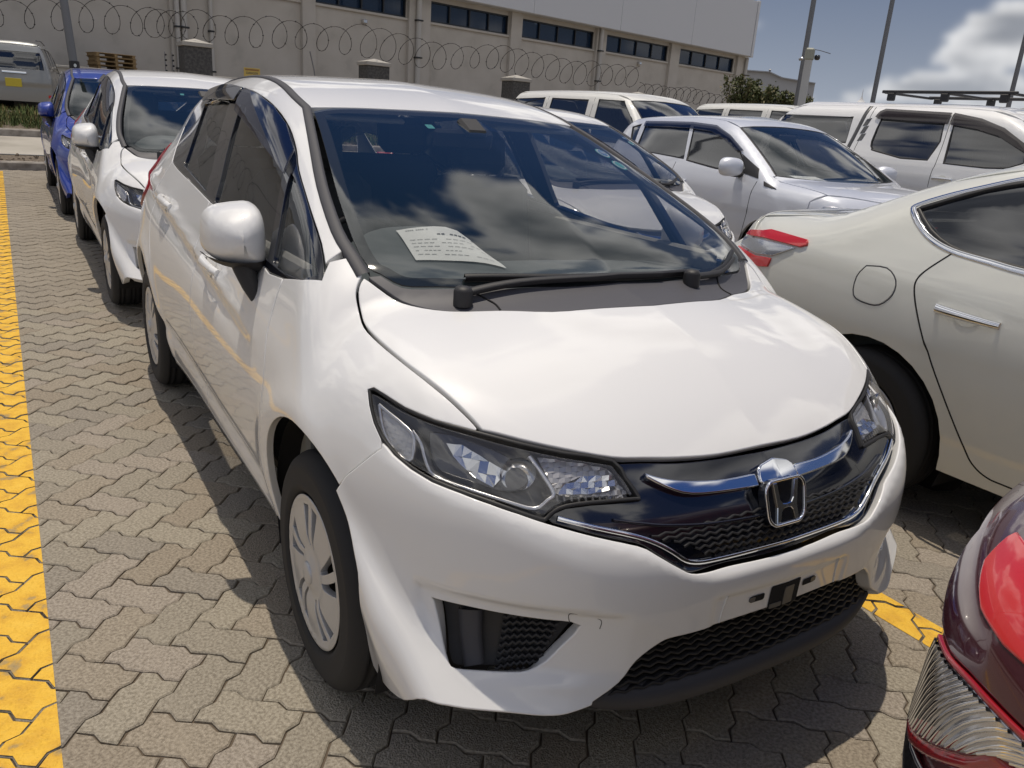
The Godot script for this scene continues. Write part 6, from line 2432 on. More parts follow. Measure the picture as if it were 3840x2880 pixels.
func build_bush() -> void:
	var rng := RandomNumberGenerator.new()
	rng.seed = 12
	var bark := mat("bark", lin(0.10, 0.08, 0.06), 0.9)
	var leaf := mat("leaf_green", Color.WHITE, 0.7)
	leaf.vertex_color_use_as_albedo = true
	leaf.backlight_enabled = true
	leaf.backlight = Color(0.25, 0.3, 0.12)
	var quad := MB.new()
	quad.flat([Vector3(0, 0, 0), Vector3(0.035, 0.006, 0.05), Vector3(0, 0, 0.13), Vector3(-0.035, 0.006, 0.05)], Vector3.UP)
	var lm := quad.mesh()
	var spots := [[-20.9, 22.3, 3.55, 1.0, "scraggy green tree beside the warehouse corner, leftmost of three"], [-20.4, 22.95, 3.30, 1.0, "scraggy green tree in the middle of the clump beside the warehouse"], [-19.7, 23.6, 3.05, 0.9, "scraggy green tree nearest the white camera post"]]
	for s in spots:
		var foot := far_pt(s[0], s[1], 0.0)
		foot.y = 0.7
		var o := thing("bushy_tree", s[4], "tree", foot, 0.0, "trees beside the warehouse")
		var top: float = 1.3962 + (s[2] - 1.3962) * BG - 0.7
		var trunk := MB.new()
		var ends := []
		for k in 34:
			var a := rng.randf() * TAU
			var rr := rng.randf_range(0.15, 0.95) * float(s[3])
			var h := top * rng.randf_range(0.55, 1.0)
			var p := PackedVector3Array([Vector3(0, 0.1 * k / 34.0, 0), Vector3(cos(a) * rr * 0.3, h * 0.45, sin(a) * rr * 0.3), Vector3(cos(a) * rr * 0.7, h * 0.78, sin(a) * rr * 0.7), Vector3(cos(a) * rr + rng.randf_range(-0.1, 0.1), h, sin(a) * rr)])
			trunk.tube(p, 0.035 if k > 4 else 0.07, 5, false, 0.006)
			ends.append(p)
		part(o, "trunk", trunk, bark)
		var mm := MultiMesh.new()
		mm.transform_format = MultiMesh.TRANSFORM_3D
		mm.use_colors = true
		mm.mesh = lm
		mm.instance_count = 6500
		for k in 6500:
			var p: PackedVector3Array = ends[rng.randi() % ends.size()]
			var u := rng.randf_range(0.25, 1.0)
			var q := p[1].lerp(p[2], u * 2.0) if u < 0.5 else p[2].lerp(p[3], u * 2.0 - 1.0)
			q += Vector3(rng.randfn(), rng.randfn() * 0.8, rng.randfn()) * (0.16 if u < 0.8 else 0.07)
			q.y = maxf(q.y, 0.25)
			var sc := rng.randf_range(0.7, 1.5)
			mm.set_instance_transform(k, Transform3D(Basis.from_euler(Vector3(rng.randf_range(-1.2, 1.2), rng.randf() * TAU, rng.randf_range(-1, 1))).scaled(Vector3(sc, sc, sc)), q))
			var v := rng.randf_range(0.75, 1.3)
			mm.set_instance_color(k, Color(0.085, 0.10, 0.035) * v if rng.randf() < 0.75 else Color(0.15, 0.13, 0.06) * v)
		var cr := MultiMeshInstance3D.new()
		cr.name = "crown"
		cr.multimesh = mm
		cr.material_override = leaf
		o.add_child(cr, true)
		cr.set_meta("kind", "stuff")
# ------------------------------------------------------------------ the other vehicles
func side_pt(b: Body, x: float, z: float) -> Vector3:
	return b.snap(Vector3(x, z, b.W(x, z)))

func groove(b: Body, pts: Array, w := 0.006) -> MB:
	var c := PackedVector3Array()
	for p in smooth(PackedVector3Array(pts.map(func(e): return v3(e[0], e[1], e[2]))), 5):
		c.append(b.snap(p))
	var mb := MB.new()
	strip(mb, b, c, w, w, 0.0012, 0.003)
	return mb

func outline3(b: Body, pts: Array, sub := 3) -> PackedVector3Array:
	var c := PackedVector3Array()
	for p in pts:
		c.append(v3(p[0], p[1], p[2]))
	c.append(c[0])
	var r := smooth(c, sub) if sub > 1 else c
	var o := PackedVector3Array()
	for j in r.size() - 1:
		o.append(b.snap(r[j]))
	return o

# d: nose_x, tail_x, cowl [x, y, z], head [x, y, z], cowl_mid x, head_mid x, rear [x, y, z], rear_mid x, wheels [front r, arch r, rear x, track], sill, windows, paint, glass
func make_car(called: String, label: String, kn: Dictionary, ys: Dictionary, d: Dictionary) -> Node3D:
	var b := Body.new(kn, ys)
	b.k = PackedFloat32Array(d.k)
	b.belt = d.belt
	var cell: float = d.get("cell", 0.06)
	var paint: Material = d.paint
	var glass: Material = d.glass
	var car := thing(called, label, d.get("category", "car"))
	var top := View.along(Vector3(0, -1, 0))
	var side := View.along(Vector3(-0.05, -0.12, -1))
	var screen_view := View.along(Vector3(-0.6, -0.8, 0))
	var nose := View.round_nose(d.nose_x - 0.75, 1.0)
	var rear := View.round_nose(d.tail_x + 0.75, -1.0)
	var cowl := b.snap(v3(d.cowl[0], d.cowl[1], d.cowl[2]))
	var head := b.snap(v3(d.head[0], d.head[1], d.head[2]))
	var tl := b.snap(v3(d.rear[0], d.rear[1], d.rear[2]))
	var zn: float = d.sill
	var ar: float = d.wheels[1]
	var rx: float = d.wheels[2]
	var wz: float = d.wheels[0]
	# key curves, all snapped onto the body
	var pillar := PackedVector3Array()
	for j in 7:
		pillar.append(b.snap(cowl.lerp(head, j / 6.0)))
	var rail := PackedVector3Array()
	for j in 10:
		var u := j / 9.0
		var p := head.lerp(tl, u)
		rail.append(b.snap(Vector3(p.x, b.roof.at(p.x) - b.rq.at(absf(p.z)), p.z)))
	var hx: float = d.nose_x - 0.32
	var hs := PackedVector3Array()
	for j in 8:
		var x := lerpf(cowl.x, hx, j / 7.0)
		hs.append(b.snap(Vector3(x, b.hood.at(x), lerpf(cowl.z + 0.03, d.get("hood_y", 0.70), j / 7.0))))
	var hf := PackedVector3Array()
	for j in 7:
		var y := lerpf(hs[7].z, 0.0, j / 6.0)
		hf.append(b.snap(Vector3(d.nose_x - 0.08 - 0.24 * pow(y / hs[7].z, 2.0), hs[7].y - 0.02 * (j / 6.0), y)))
	var cm := PackedVector3Array()
	var hm := PackedVector3Array()
	for j in 5:
		var u := j / 4.0
		cm.append(b.snap(Vector3(lerpf(d.cowl_mid, cowl.x, u * u), lerpf(cowl.y - 0.015, cowl.y, u), lerpf(0.0, cowl.z, u))))
		hm.append(b.snap(Vector3(lerpf(head.x, d.head_mid, 1.0 - (1.0 - u) * (1.0 - u)), lerpf(head.y, head.y + 0.025, u), lerpf(head.z, 0.0, u))))
	cm[0].z = 0.0
	hm[4].z = 0.0
	hf[6].z = 0.0
	var mb := MB.new()
	panel(mb, b, screen_view, both(loop([cm, pillar, hm])), cell * 1.6, 0.004, 0.0, 0.0, -0.004)
	part(car, "windscreen", mb, d.get("screen", glass))
	mb = MB.new()
	var ring := PackedVector3Array(both(loop([cm, pillar, hm])))
	strip(mb, b, ring, 0.035, 0.035, -0.001, 0.012, true)
	part(car, "windscreen_seal", mb, M.gasket)
	mb = MB.new()
	panel(mb, b, top, both(loop([cm, hs, hf])), cell, 0.003, 0.003, 0.02)
	part(car, "bonnet", mb, paint)
	var rm := PackedVector3Array()
	for j in 4:
		var u := j / 3.0
		rm.append(b.snap(Vector3(lerpf(tl.x, d.rear_mid, u), tl.y + 0.02 * u, tl.z * (1.0 - u))))
	rm[3].z = 0.0
	mb = MB.new()
	panel(mb, b, top, both(loop([back(hm), rail, rm])), cell, 0.001, 0.003, 0.02)
	part(car, "roof", mb, paint)
	# sides
	var sx: float = d.nose_x - 0.40
	var seam := PackedVector3Array()
	for j in 6:
		seam.append(side_pt(b, sx, lerpf(zn, hs[7].y - 0.06, j / 5.0)))
	seam.append(hs[7])
	var tx: float = d.tail_x + d.get("tail_wrap", 0.32)
	var tseam := PackedVector3Array([tl])
	for j in 7:
		tseam.append(side_pt(b, lerpf(tl.x, tx, pow((j + 1) / 7.0, 0.5)), lerpf(tl.y, zn + 0.05, (j + 1) / 7.0)))
	var under := PackedVector3Array([side_pt(b, tx, zn + 0.05)])
	under.append_array(back(arch(rx, wz, ar, -0.2, PI + 0.2, 18)))
	for j in under.size():
		under[j] = side_pt(b, under[j].x, maxf(under[j].y, zn))
	for p in back(arch(0.0, wz, ar, -0.2, PI + 0.2, 18)):
		under.append(side_pt(b, p.x, maxf(p.y, zn)))
	var holes := []
	for wdw in d.windows:
		holes.append(outline3(b, wdw[1], wdw[2] if wdw.size() > 2 else 2))
	mb = MB.new()
	panel(mb, b, side, loop([seam, back(hs), pillar, rail, tseam, under]), cell, 0.001, 0.003, 0.03, 0.0, holes)
	two(car, "body_side", mb, paint)
	for j in d.windows.size():
		mb = MB.new()
		panel(mb, b, side, holes[j], cell * 1.5, 0.004, 0.0, 0.0, -0.008)
		two(car, d.windows[j][0], mb, glass)
		mb = MB.new()
		strip(mb, b, holes[j], 0.018, 0.018, 0.0015, 0.02, true)
		two(car, "window_seal", mb, M.gasket)
	for g in d.get("grooves", []):
		two(car, "door_gap", groove(b, g), M.inner_dark)
	# nose and tail
	mb = MB.new()
	var low := PackedVector3Array([side_pt(b, sx, zn)])
	for a in [45, 25, 0]:
		var c := cos(deg_to_rad(a))
		b.hit(nose, Vector2(deg_to_rad(a) * 0.8, zn), 1.2)
		low.append(b.P)
	low[3].z = 0.0
	panel(mb, b, nose, both(loop([back(hf), back(seam).slice(1), low])), cell, 0.003, 0.004, 0.02)
	var bump := part(car, "front_bumper", mb, paint)
	for e in [["grille", 0.0, 0.62, 0.66, 0.17, M.gloss_black], ["headlamp", 0.72, 0.70, 0.26, 0.13, M.lens_silver], ["lower_intake", 0.0, 0.36, 0.70, 0.10, M.inner_dark]]:
		var rr := PackedVector2Array()
		for q in rounded(e[3], e[4], 0.04, 3):
			rr.append(Vector2(e[1] + q.x, e[2] * d.get("face", 1.0) + q.y))
		mb = MB.new()
		cut(mb, b, nose, rr, cell, 0.0, 0.003, 0.008, 0.004)
		if e[1] == 0.0:
			part(car, e[0], mb, e[5])
		else:
			two(car, e[0], mb, e[5])
	mb = MB.new()
	low = PackedVector3Array([side_pt(b, tx, zn + 0.05)])
	for a in [45, 25, 0]:
		b.hit(rear, Vector2(deg_to_rad(a) * 0.8, zn + 0.05), 1.2)
		low.append(b.P)
	low[3].z = 0.0
	var tholes := []
	if d.has("tailgate_glass"):
		tholes.append(both(outline_half(b, d.tailgate_glass)))
	panel(mb, b, rear, both(loop([back(rm), tseam, low])), cell, 0.003, 0.004, 0.02, 0.0, tholes)
	part(car, "tail", mb, paint)
	if tholes.size():
		mb = MB.new()
		panel(mb, b, rear, tholes[0], cell * 1.5, 0.004, 0.0, 0.0, -0.008)
		part(car, "rear_screen", mb, glass)
	for e in d.get("tail_lamps", []):
		mb = MB.new()
		panel(mb, b, rear, outline3(b, e[0], 1), cell * 0.6, 0.002, 0.004, 0.012, 0.006)
		two(car, "tail_lamp", mb, e[1])
	# wheels and what is dark underneath
	var wm: Dictionary = d.wheel
	for sd in [1.0, -1.0]:
		add_wheel(car, wm, 0.0, wz, sd, d.wheels[3])
		add_wheel(car, wm, rx, wz, sd, d.wheels[3], 0.5)
	mb = MB.new()
	mb.box(Vector3(rx * 0.5, zn + 0.06, 0), Vector3(-rx + 1.2, 0.05, d.wheels[3] * 2.0 - 0.16), 0.01)
	mb.box(Vector3(0.25, zn + 0.28, 0), Vector3(0.4, 0.4, d.wheels[3] * 1.3), 0.02)
	for ax in [0.0, rx]:
		for sd in [1.0, -1.0]:
			var s := mb.v.size()
			for j in 17:
				var a := lerpf(-0.35, PI + 0.35, j / 16.0)
				for z in [d.wheels[3] - 0.22, d.wheels[3] + 0.06]:
					mb.vert(Vector3(ax + (ar + 0.02) * cos(a), wz + (ar + 0.02) * sin(a), z * sd), Vector3(-cos(a), -sin(a), 0))
			for j in 16:
				mb.quad(s + j * 2, s + j * 2 + 1, s + j * 2 + 3, s + j * 2 + 2)
			var disc := []
			for j in 20:
				disc.append(Vector3(ax + (ar + 0.02) * cos(TAU * j / 20), maxf(0.05, wz + (ar + 0.02) * sin(TAU * j / 20)), (d.wheels[3] - 0.22) * sd))
			mb.flat(disc, Vector3(0, 0, sd))
	part(car, "underbody", mb, M.inner_dark)
	# a dark cabin
	mb = MB.new()
	mb.box(Vector3((cowl.x + tl.x) * 0.5 - 0.15, d.belt * 0.5 + 0.18, 0), Vector3(absf(tl.x - cowl.x) - 0.35, d.belt - 0.42, d.wheels[3] * 2.0 - 0.12), 0.03)
	part(car, "cabin_floor", mb, M.cabin_dark)
	for e in d.get("seats", [-1.25, -2.1]):
		for z in [0.36, -0.36]:
			seat(car, "seat", Vector3(e, d.belt - 0.42, z), 0.48, M.seat_cloth)
	mb = MB.new()
	mb.box(Vector3(cowl.x - 0.30, cowl.y - 0.11, 0), Vector3(0.55, 0.14, cowl.z * 1.9), 0.06)
	part(car, "dashboard", mb, M.dash)
	car.set_meta("body", b)
	return car

func outline_half(b: Body, pts: Array) -> PackedVector3Array:
	var c := PackedVector3Array()
	for p in pts:
		c.append(b.snap(v3(p[0], p[1], p[2])))
	c[0].z = 0.0
	c[c.size() - 1].z = 0.0
	return c

func round_mirror(car: Node3D, at: Vector3, s: Vector3, paint: Material) -> void:
	for sd in [1.0, -1.0]:
		var mb := MB.new()
		var segs := 22
		for j in 11:
			for q in segs:
				var u := PI * 0.5 * j / 10.0
				var a := TAU * q / segs
				var ca := signf(cos(a)) * pow(absf(cos(a)), 0.65)
				var sa := signf(sin(a)) * pow(absf(sin(a)), 0.65)
				var p := Vector3(sin(u) * s.x, sa * s.y * pow(cos(u), 0.6), ca * s.z * pow(cos(u), 0.6))
				mb.vert(p, Vector3(sin(u) / s.x * s.y, sa * cos(u), ca * cos(u) / s.z * s.y).normalized() if j < 10 else Vector3(1, 0, 0))
		for j in 10:
			for q in segs:
				mb.quad(j * segs + q, j * segs + (q + 1) % segs, (j + 1) * segs + (q + 1) % segs, (j + 1) * segs + q)
		var m := part(car, "side_mirror", mb, paint, Transform3D(Basis(), Vector3(at.x, at.y, at.z * sd)))
		var foot := MB.new()
		foot.box(Vector3(0.0, -s.y * 0.75, -sd * s.z * 0.9), Vector3(0.09, 0.05, 0.16), 0.02)
		part(m, "mirror_foot", foot, M.black_plastic)
		var gl := MB.new()
		var r := []
		for q in 20:
			r.append(Vector3(-0.004, s.y * 0.92 * sin(TAU * q / 20), s.z * 0.92 * cos(TAU * q / 20)))
		gl.flat(r, Vector3(-1, 0, 0))
		part(m, "mirror_glass", gl, M.chrome)

func place(o: Node3D, x: float, yl: float, yaw: float, z: float, pitch := 0.0) -> void:
	o.transform = Transform3D(Basis(Vector3.UP, yaw) * Basis(Vector3(0, 0, 1), pitch), Vector3(x, z, -yl))

func build_cars() -> void:
	var hatch := make_hatch()
	var second := copy(hatch, Vector3.ZERO, 0.0, "white hatchback parked right behind the nearest one, in front of the blue car")
	place(second, -4.18, -0.030, 0.0, 0.045, -0.0165)
	var blue := copy(hatch, Vector3.ZERO, 0.0, "bright blue hatchback third in the row, behind the second white one")
	blue.name = numbered("blue_hatchback")
	place(blue, -8.27, -0.075, 0.0, 0.115, -0.0165)
	repaint(blue, M.white_paint, M.blue_paint)
	var next := copy(hatch, Vector3.ZERO, 0.0, "white hatchback in the next bay, its windscreen and bonnet seen behind the sedan's tail")
	place(next, -3.02, 2.505, -0.023, 0.02)
	for c in [second, blue, next]:
		for p in ["paper_sheet", "windscreen_sticker", "windscreen_sticker_001"]:
			if c.has_node(p):
				c.get_node(p).free()
	var wm := wheel_meshes(0.315, 0.205, 0.205, 5)
	var wb := wheel_meshes(0.36, 0.22, 0.24, 6)
	# pearl sedan
	var sd := make_car("pearl_sedan", "pearl white sedan in the next bay, seen by its rear wheel arch and chrome-edged window", SEDAN_KNOTS, SEDAN_FIELD, {
		"k": [0.12, 0.10, 0.12, 0.05, 0.03], "belt": 1.0, "cell": 0.035, "paint": M.pearl_paint, "glass": M.tint_glass, "nose_x": 0.88, "tail_x": -3.76, "tail_wrap": 0.36,
		"cowl": [-0.02, 0.70, 1.02], "head": [-1.0, 0.56, 1.42], "cowl_mid": 0.30, "head_mid": -0.85, "rear": [-3.50, 0.62, 1.09], "rear_mid": -3.60, "wheels": [0.315, 0.368, -2.70, 0.775], "wheel": wm, "sill": 0.25, "hood_y": 0.66,
		"windows": [["rear_window", [[-2.700, 0.735, 1.185], [-2.66, 0.725, 1.205], [-2.537, 0.688, 1.262], [-2.435, 0.660, 1.300], [-2.2, 0.62, 1.36], [-1.9, 0.6, 1.39], [-1.55, 0.6, 1.395], [-1.50, 0.82, 1.02], [-1.9, 0.825, 1.025], [-2.22, 0.823, 1.041], [-2.40, 0.818, 1.056], [-2.50, 0.808, 1.072], [-2.60, 0.785, 1.115]], 2], ["front_window", [[-1.44, 0.6, 1.39], [-1.1, 0.62, 1.355], [-0.75, 0.67, 1.25], [-0.38, 0.76, 1.10], [-0.36, 0.81, 1.0], [-0.9, 0.82, 1.0], [-1.40, 0.82, 1.015]], 2]],
		"grooves": [[[-2.481, 0.817, 1.046], [-2.535, 0.847, 0.987], [-2.56, 0.864, 0.944], [-2.554, 0.876, 0.898], [-2.505, 0.888, 0.798], [-2.43, 0.889, 0.666], [-2.357, 0.88, 0.549], [-2.3, 0.872, 0.462], [-2.245, 0.864, 0.383], [-2.206, 0.857, 0.332], [-2.148, 0.851, 0.301], [-2.053, 0.85, 0.296], [-1.6, 0.85, 0.29]], [[-1.47, 0.815, 1.02], [-1.45, 0.87, 0.85], [-1.45, 0.87, 0.55], [-1.5, 0.85, 0.30]]],
		"tail_lamps": [], "seats": [-1.3, -2.15]})
	var sb: Body = sd.get_meta("body")
	place(sd, 2.54, 2.36, 0.0, 0.0)
	var mb := MB.new()
	strip(mb, sb, snapped_curve(sb, line([[-1.5, .825, 1.008], [-1.9, .826, 1.012], [-2.216, .826, 1.031], [-2.338, .822, 1.043], [-2.482, .815, 1.058], [-2.578, .801, 1.086], [-2.656, .776, 1.130], [-2.715, .742, 1.180], [-2.712, .724, 1.200], [-2.625, .696, 1.243], [-2.512, .668, 1.287], [-2.35, .63, 1.345], [-2.1, .6, 1.395], [-1.8, .59, 1.415], [-1.4, .58, 1.415]], 4)), 0.026, 0.020, 0.003, 0.012)
	two(sd, "chrome_window_trim", mb, M.chrome)
	mb = MB.new()
	var fl := outline3(sb, [[-2.784, 0.859, 0.952], [-2.696, 0.856, 0.958], [-2.640, 0.87, 0.921], [-2.635, 0.88, 0.866], [-2.678, 0.885, 0.818], [-2.742, 0.884, 0.812], [-2.800, 0.881, 0.831], [-2.810, 0.87, 0.903]], 3)
	strip(mb, sb, fl, 0.005, 0.005, 0.001, 0.003, true)
	part(sd, "fuel_lid_gap", mb, M.grey_plastic)
	mb = MB.new()
	panel(mb, sb, View.along(Vector3(0, -0.1, -1)), fl, 0.04, 0.004, 0.001, 0.003, 0.0015)
	part(sd, "fuel_lid", mb, M.pearl_paint)
	door_handle(sd, sb, v3(-2.335, 0.883, 0.852), 0.235, M.chrome, -0.05)
	var tv := View.along(Vector3(0.55, -0.1, -1))
	for e in [["tail_lamp", [[-3.52, 0.72, 0.985], [-3.40, 0.775, 1.002], [-3.35, 0.772, 1.011], [-3.105, 0.819, 1.001], [-3.093, 0.834, 0.98], [-3.13, 0.836, 0.964], [-3.37, 0.80, 0.968], [-3.55, 0.7, 0.95]], M.red_bright, 0.010], ["lamp_lens", [[-3.55, 0.70, 0.945], [-3.37, 0.80, 0.962], [-3.14, 0.836, 0.960], [-3.265, 0.843, 0.905], [-3.37, 0.825, 0.895], [-3.52, 0.72, 0.885]], M.lens_silver, 0.009], ["lamp_base", [[-3.52, 0.72, 0.880], [-3.37, 0.825, 0.890], [-3.265, 0.843, 0.898], [-3.274, 0.848, 0.855], [-3.33, 0.84, 0.845], [-3.5, 0.72, 0.835]], M.red_bright, 0.010]]:
		mb = MB.new()
		panel(mb, sb, tv, outline3(sb, e[1], 1), 0.02, 0.001, 0.003, 0.012, e[3])
		two(sd, e[0], mb, e[2])
	round_mirror(sd, Vector3(-0.5, 1.05, 0.96), Vector3(0.10, 0.075, 0.11), M.pearl_paint)
	# silver-white crossover
	var sv := make_car("white_crossover", "bluish white crossover with clear windscreen and white mirror, between the boxy estate and the pickup", SUV_KNOTS, SUV_FIELD, {
		"k": [0.13, 0.10, 0.10, 0.05, 0.02], "belt": 1.05, "cell": 0.05, "paint": M.silver_white_paint, "glass": M.tint_glass, "screen": M.windscreen, "nose_x": 0.83, "tail_x": -3.32,
		"cowl": [-0.15, 0.725, 1.085], "head": [-0.95, 0.565, 1.495], "cowl_mid": 0.06, "head_mid": -0.95, "rear": [-2.95, 0.54, 1.50], "rear_mid": -3.05, "wheels": [0.335, 0.385, -2.5, 0.78], "wheel": wm, "sill": 0.28, "hood_y": 0.74, "face": 1.2,
		"windows": [["rear_window", [[-2.52, 0.64, 1.475], [-1.64, 0.66, 1.483], [-1.48, 0.80, 1.150], [-2.32, 0.794, 1.180], [-2.46, 0.775, 1.215]], 1], ["front_window", [[-1.57, 0.669, 1.475], [-1.207, 0.675, 1.456], [-0.906, 0.711, 1.375], [-0.646, 0.761, 1.262], [-0.470, 0.817, 1.135], [-0.47, 0.842, 1.090], [-0.91, 0.836, 1.100], [-1.42, 0.811, 1.140]], 1], ["quarter_window", [[-2.80, 0.62, 1.42], [-2.62, 0.63, 1.465], [-2.56, 0.755, 1.25], [-2.66, 0.745, 1.265]], 1]],
		"grooves": [[[-0.239, 0.861, 1.032], [-0.265, 0.89, 0.926], [-0.278, 0.9, 0.732], [-0.33, 0.88, 0.5]], [[-1.585, 0.823, 1.112], [-1.587, 0.866, 0.993], [-1.56, 0.882, 0.87], [-1.55, 0.88, 0.5]]],
		"seats": [-1.2, -2.0], "tail_lamps": [[[[-3.15, 0.78, 1.10], [-3.22, 0.66, 1.11], [-3.28, 0.62, 0.92], [-3.16, 0.82, 0.92]], M.red_lens]]})
	var vb: Body = sv.get_meta("body")
	place(sv, -3.162, 5.262, -0.131, 0.004)
	mb = MB.new()
	panel(mb, vb, View.along(Vector3(0, -0.2, -1)), outline3(vb, [[-0.162, 0.853, 1.042], [-0.04, 0.86, 1.028], [0.03, 0.855, 0.992], [-0.13, 0.87, 0.998]], 1), 0.03, 0.0, 0.002, 0.006, 0.006)
	two(sv, "wing_vent", mb, M.black_plastic)
	mb = MB.new()
	panel(mb, vb, View.along(Vector3(0, -0.2, -1)), outline3(vb, [[-0.52, 0.83, 1.09], [-0.46, 0.82, 1.135], [-0.62, 0.77, 1.26], [-0.30, 0.80, 1.13], [-0.235, 0.86, 1.055]], 1), 0.03, 0.0, 0.002, 0.006, 0.004)
	two(sv, "mirror_corner", mb, M.black_plastic)
	mb = MB.new()
	panel(mb, vb, View.along(Vector3(0, -0.3, -1)), outline3(vb, [[-2.55, 0.62, 1.50], [-1.62, 0.64, 1.515], [-1.2, 0.655, 1.50], [-0.9, 0.70, 1.41], [-0.6, 0.76, 1.28], [-0.72, 0.76, 1.27], [-0.95, 0.72, 1.36], [-1.22, 0.69, 1.43], [-1.6, 0.68, 1.45], [-2.52, 0.66, 1.44]], 1), 0.04, 0.0, 0.002, 0.006, 0.014)
	two(sv, "rain_visor", mb, M.visor_acrylic)
	door_handle(sv, vb, v3(-1.40, 0.88, 0.945), 0.22, M.silver_white_paint, -0.03)
	round_mirror(sv, Vector3(-0.50, 1.135, 0.985), Vector3(0.10, 0.085, 0.125), M.silver_white_paint)
	mb = MB.new()
	mb.box(Vector3(-0.18, 1.075, 0.30), Vector3(0.22, 0.004, 0.32), 0.0, Basis(Vector3(0, 0, 1), -0.15))
	part(sv, "paper_sheet", mb, M.paper)
	mb = MB.new()
	mb.box(Vector3(-0.90, 1.42, 0), Vector3(0.03, 0.07, 0.22), 0.012)
	part(sv, "inner_mirror", mb, M.black_plastic)
	# pickup with canopy and roof rack
	var pk := make_car("white_pickup", "white double-cab pickup with smoked window visors and a black roof rack, at the right", PICKUP_KNOTS, PICKUP_FIELD, {
		"k": [0.12, 0.10, 0.14, 0.05, 0.02], "belt": 1.15, "cell": 0.06, "paint": M.white_paint, "glass": M.tint_glass, "nose_x": 0.9, "tail_x": -4.3, "category": "pickup truck",
		"cowl": [-0.10, 0.74, 1.17], "head": [-0.98, 0.61, 1.66], "cowl_mid": 0.08, "head_mid": -0.98, "rear": [-4.05, 0.64, 1.70], "rear_mid": -4.1, "wheels": [0.37, 0.44, -3.0, 0.78], "wheel": wb, "sill": 0.40, "hood_y": 0.76, "face": 1.3,
		"windows": [["rear_window", [[-2.505, 0.716, 1.616], [-2.469, 0.697, 1.645], [-1.80, 0.709, 1.635], [-1.741, 0.74, 1.60], [-1.760, 0.866, 1.185], [-2.40, 0.848, 1.235], [-2.476, 0.834, 1.267], [-2.515, 0.807, 1.342]], 2], ["front_window", [[-1.646, 0.713, 1.625], [-1.39, 0.723, 1.589], [-1.127, 0.747, 1.521], [-0.917, 0.781, 1.42], [-0.79, 0.812, 1.318], [-0.77, 0.837, 1.22], [-0.91, 0.868, 1.165], [-1.118, 0.88, 1.156], [-1.570, 0.87, 1.165]], 1], ["canopy_window", [[-3.95, 0.68, 1.62], [-2.88, 0.72, 1.60], [-2.85, 0.80, 1.30], [-3.95, 0.77, 1.30]], 1]],
		"grooves": [[[-1.688, 0.675, 1.674], [-1.663, 0.795, 1.366], [-1.654, 0.873, 1.152], [-1.665, 0.889, 1.079], [-1.665, 0.906, 0.936], [-1.66, 0.9, 0.5]], [[-2.667, 0.624, 1.724], [-2.656, 0.726, 1.592], [-2.695, 0.84, 1.253], [-2.70, 0.90, 0.9], [-2.70, 0.9, 0.6]], [[-0.45, 0.87, 1.10], [-0.42, 0.9, 0.9], [-0.45, 0.9, 0.5]]],
		"tail_lamps": [[[[-4.2, 0.88, 1.10], [-4.25, 0.80, 1.10], [-4.27, 0.80, 0.85], [-4.22, 0.89, 0.85]], M.red_lens]]})
	var pb: Body = pk.get_meta("body")
	place(pk, -1.915, 8.09, 0.018, 0.125)
	for e in [[[[-2.582, 0.72, 1.607], [-2.554, 0.684, 1.666], [-2.505, 0.659, 1.694], [-1.700, 0.675, 1.673], [-1.69, 0.732, 1.560], [-2.04, 0.73, 1.570], [-2.532, 0.719, 1.585]]], [[[-1.675, 0.675, 1.674], [-1.35, 0.704, 1.626], [-1.081, 0.739, 1.545], [-0.80, 0.791, 1.392], [-0.72, 0.812, 1.30], [-0.83, 0.80, 1.33], [-1.108, 0.761, 1.46], [-1.365, 0.743, 1.52], [-1.661, 0.732, 1.555]]]]:
		mb = MB.new()
		panel(mb, pb, View.along(Vector3(0, -0.2, -1)), outline3(pb, e[0], 1), 0.05, 0.0, 0.003, 0.010, 0.022)
		two(pk, "rain_visor", mb, M.visor_brown)
	door_handle(pk, pb, v3(-1.53, 0.90, 1.005), 0.22, M.chrome, 0.0)
	round_mirror(pk, Vector3(-0.55, 1.24, 1.03), Vector3(0.10, 0.12, 0.13), M.chrome)
	# canopy edge: a raised rear spoiler, side louvres and the white strut of the open canopy side
	mb = MB.new()
	strip(mb, pb, snapped_curve(pb, line([[-2.74, .62, 1.74], [-2.74, .72, 1.60], [-2.78, .82, 1.32], [-2.80, .87, 1.17]], 5)), 0.05, 0.05, 0.004, 0.02)
	two(pk, "canopy_joint", mb, M.lamp_grey)
	for k in 3:
		mb = MB.new()
		var z0 := 1.585 - k * 0.095
		panel(mb, pb, View.along(Vector3(0, -0.2, -1)), outline3(pb, [[-2.685, 0.73, z0], [-2.625, 0.72, z0 + 0.012], [-2.650, 0.75, z0 - 0.07], [-2.71, 0.76, z0 - 0.08]], 1), 0.04, 0.0, 0.001, 0.005, 0.003)
		two(pk, "louvre", mb, M.gloss_black)
	mb = MB.new()
	for sz in [0.48, -0.48]:
		mb.box(Vector3(-1.95, 1.905, sz), Vector3(1.55, 0.035, 0.035), 0.008)
	for x in [-2.68, -1.95, -1.22]:
		mb.box(Vector3(x, 1.895, 0), Vector3(0.045, 0.025, 0.96), 0.006)
	var rack := part(pk, "roof_rack", mb, M.black_plastic)
	for x in [-2.6, -1.95, -1.30]:
		for sz in [0.48, -0.48]:
			mb = MB.new()
			mb.box(Vector3(x, 1.85, sz), Vector3(0.09, 0.09, 0.05), 0.01)
			part(rack, "rack_foot", mb, M.black_plastic)
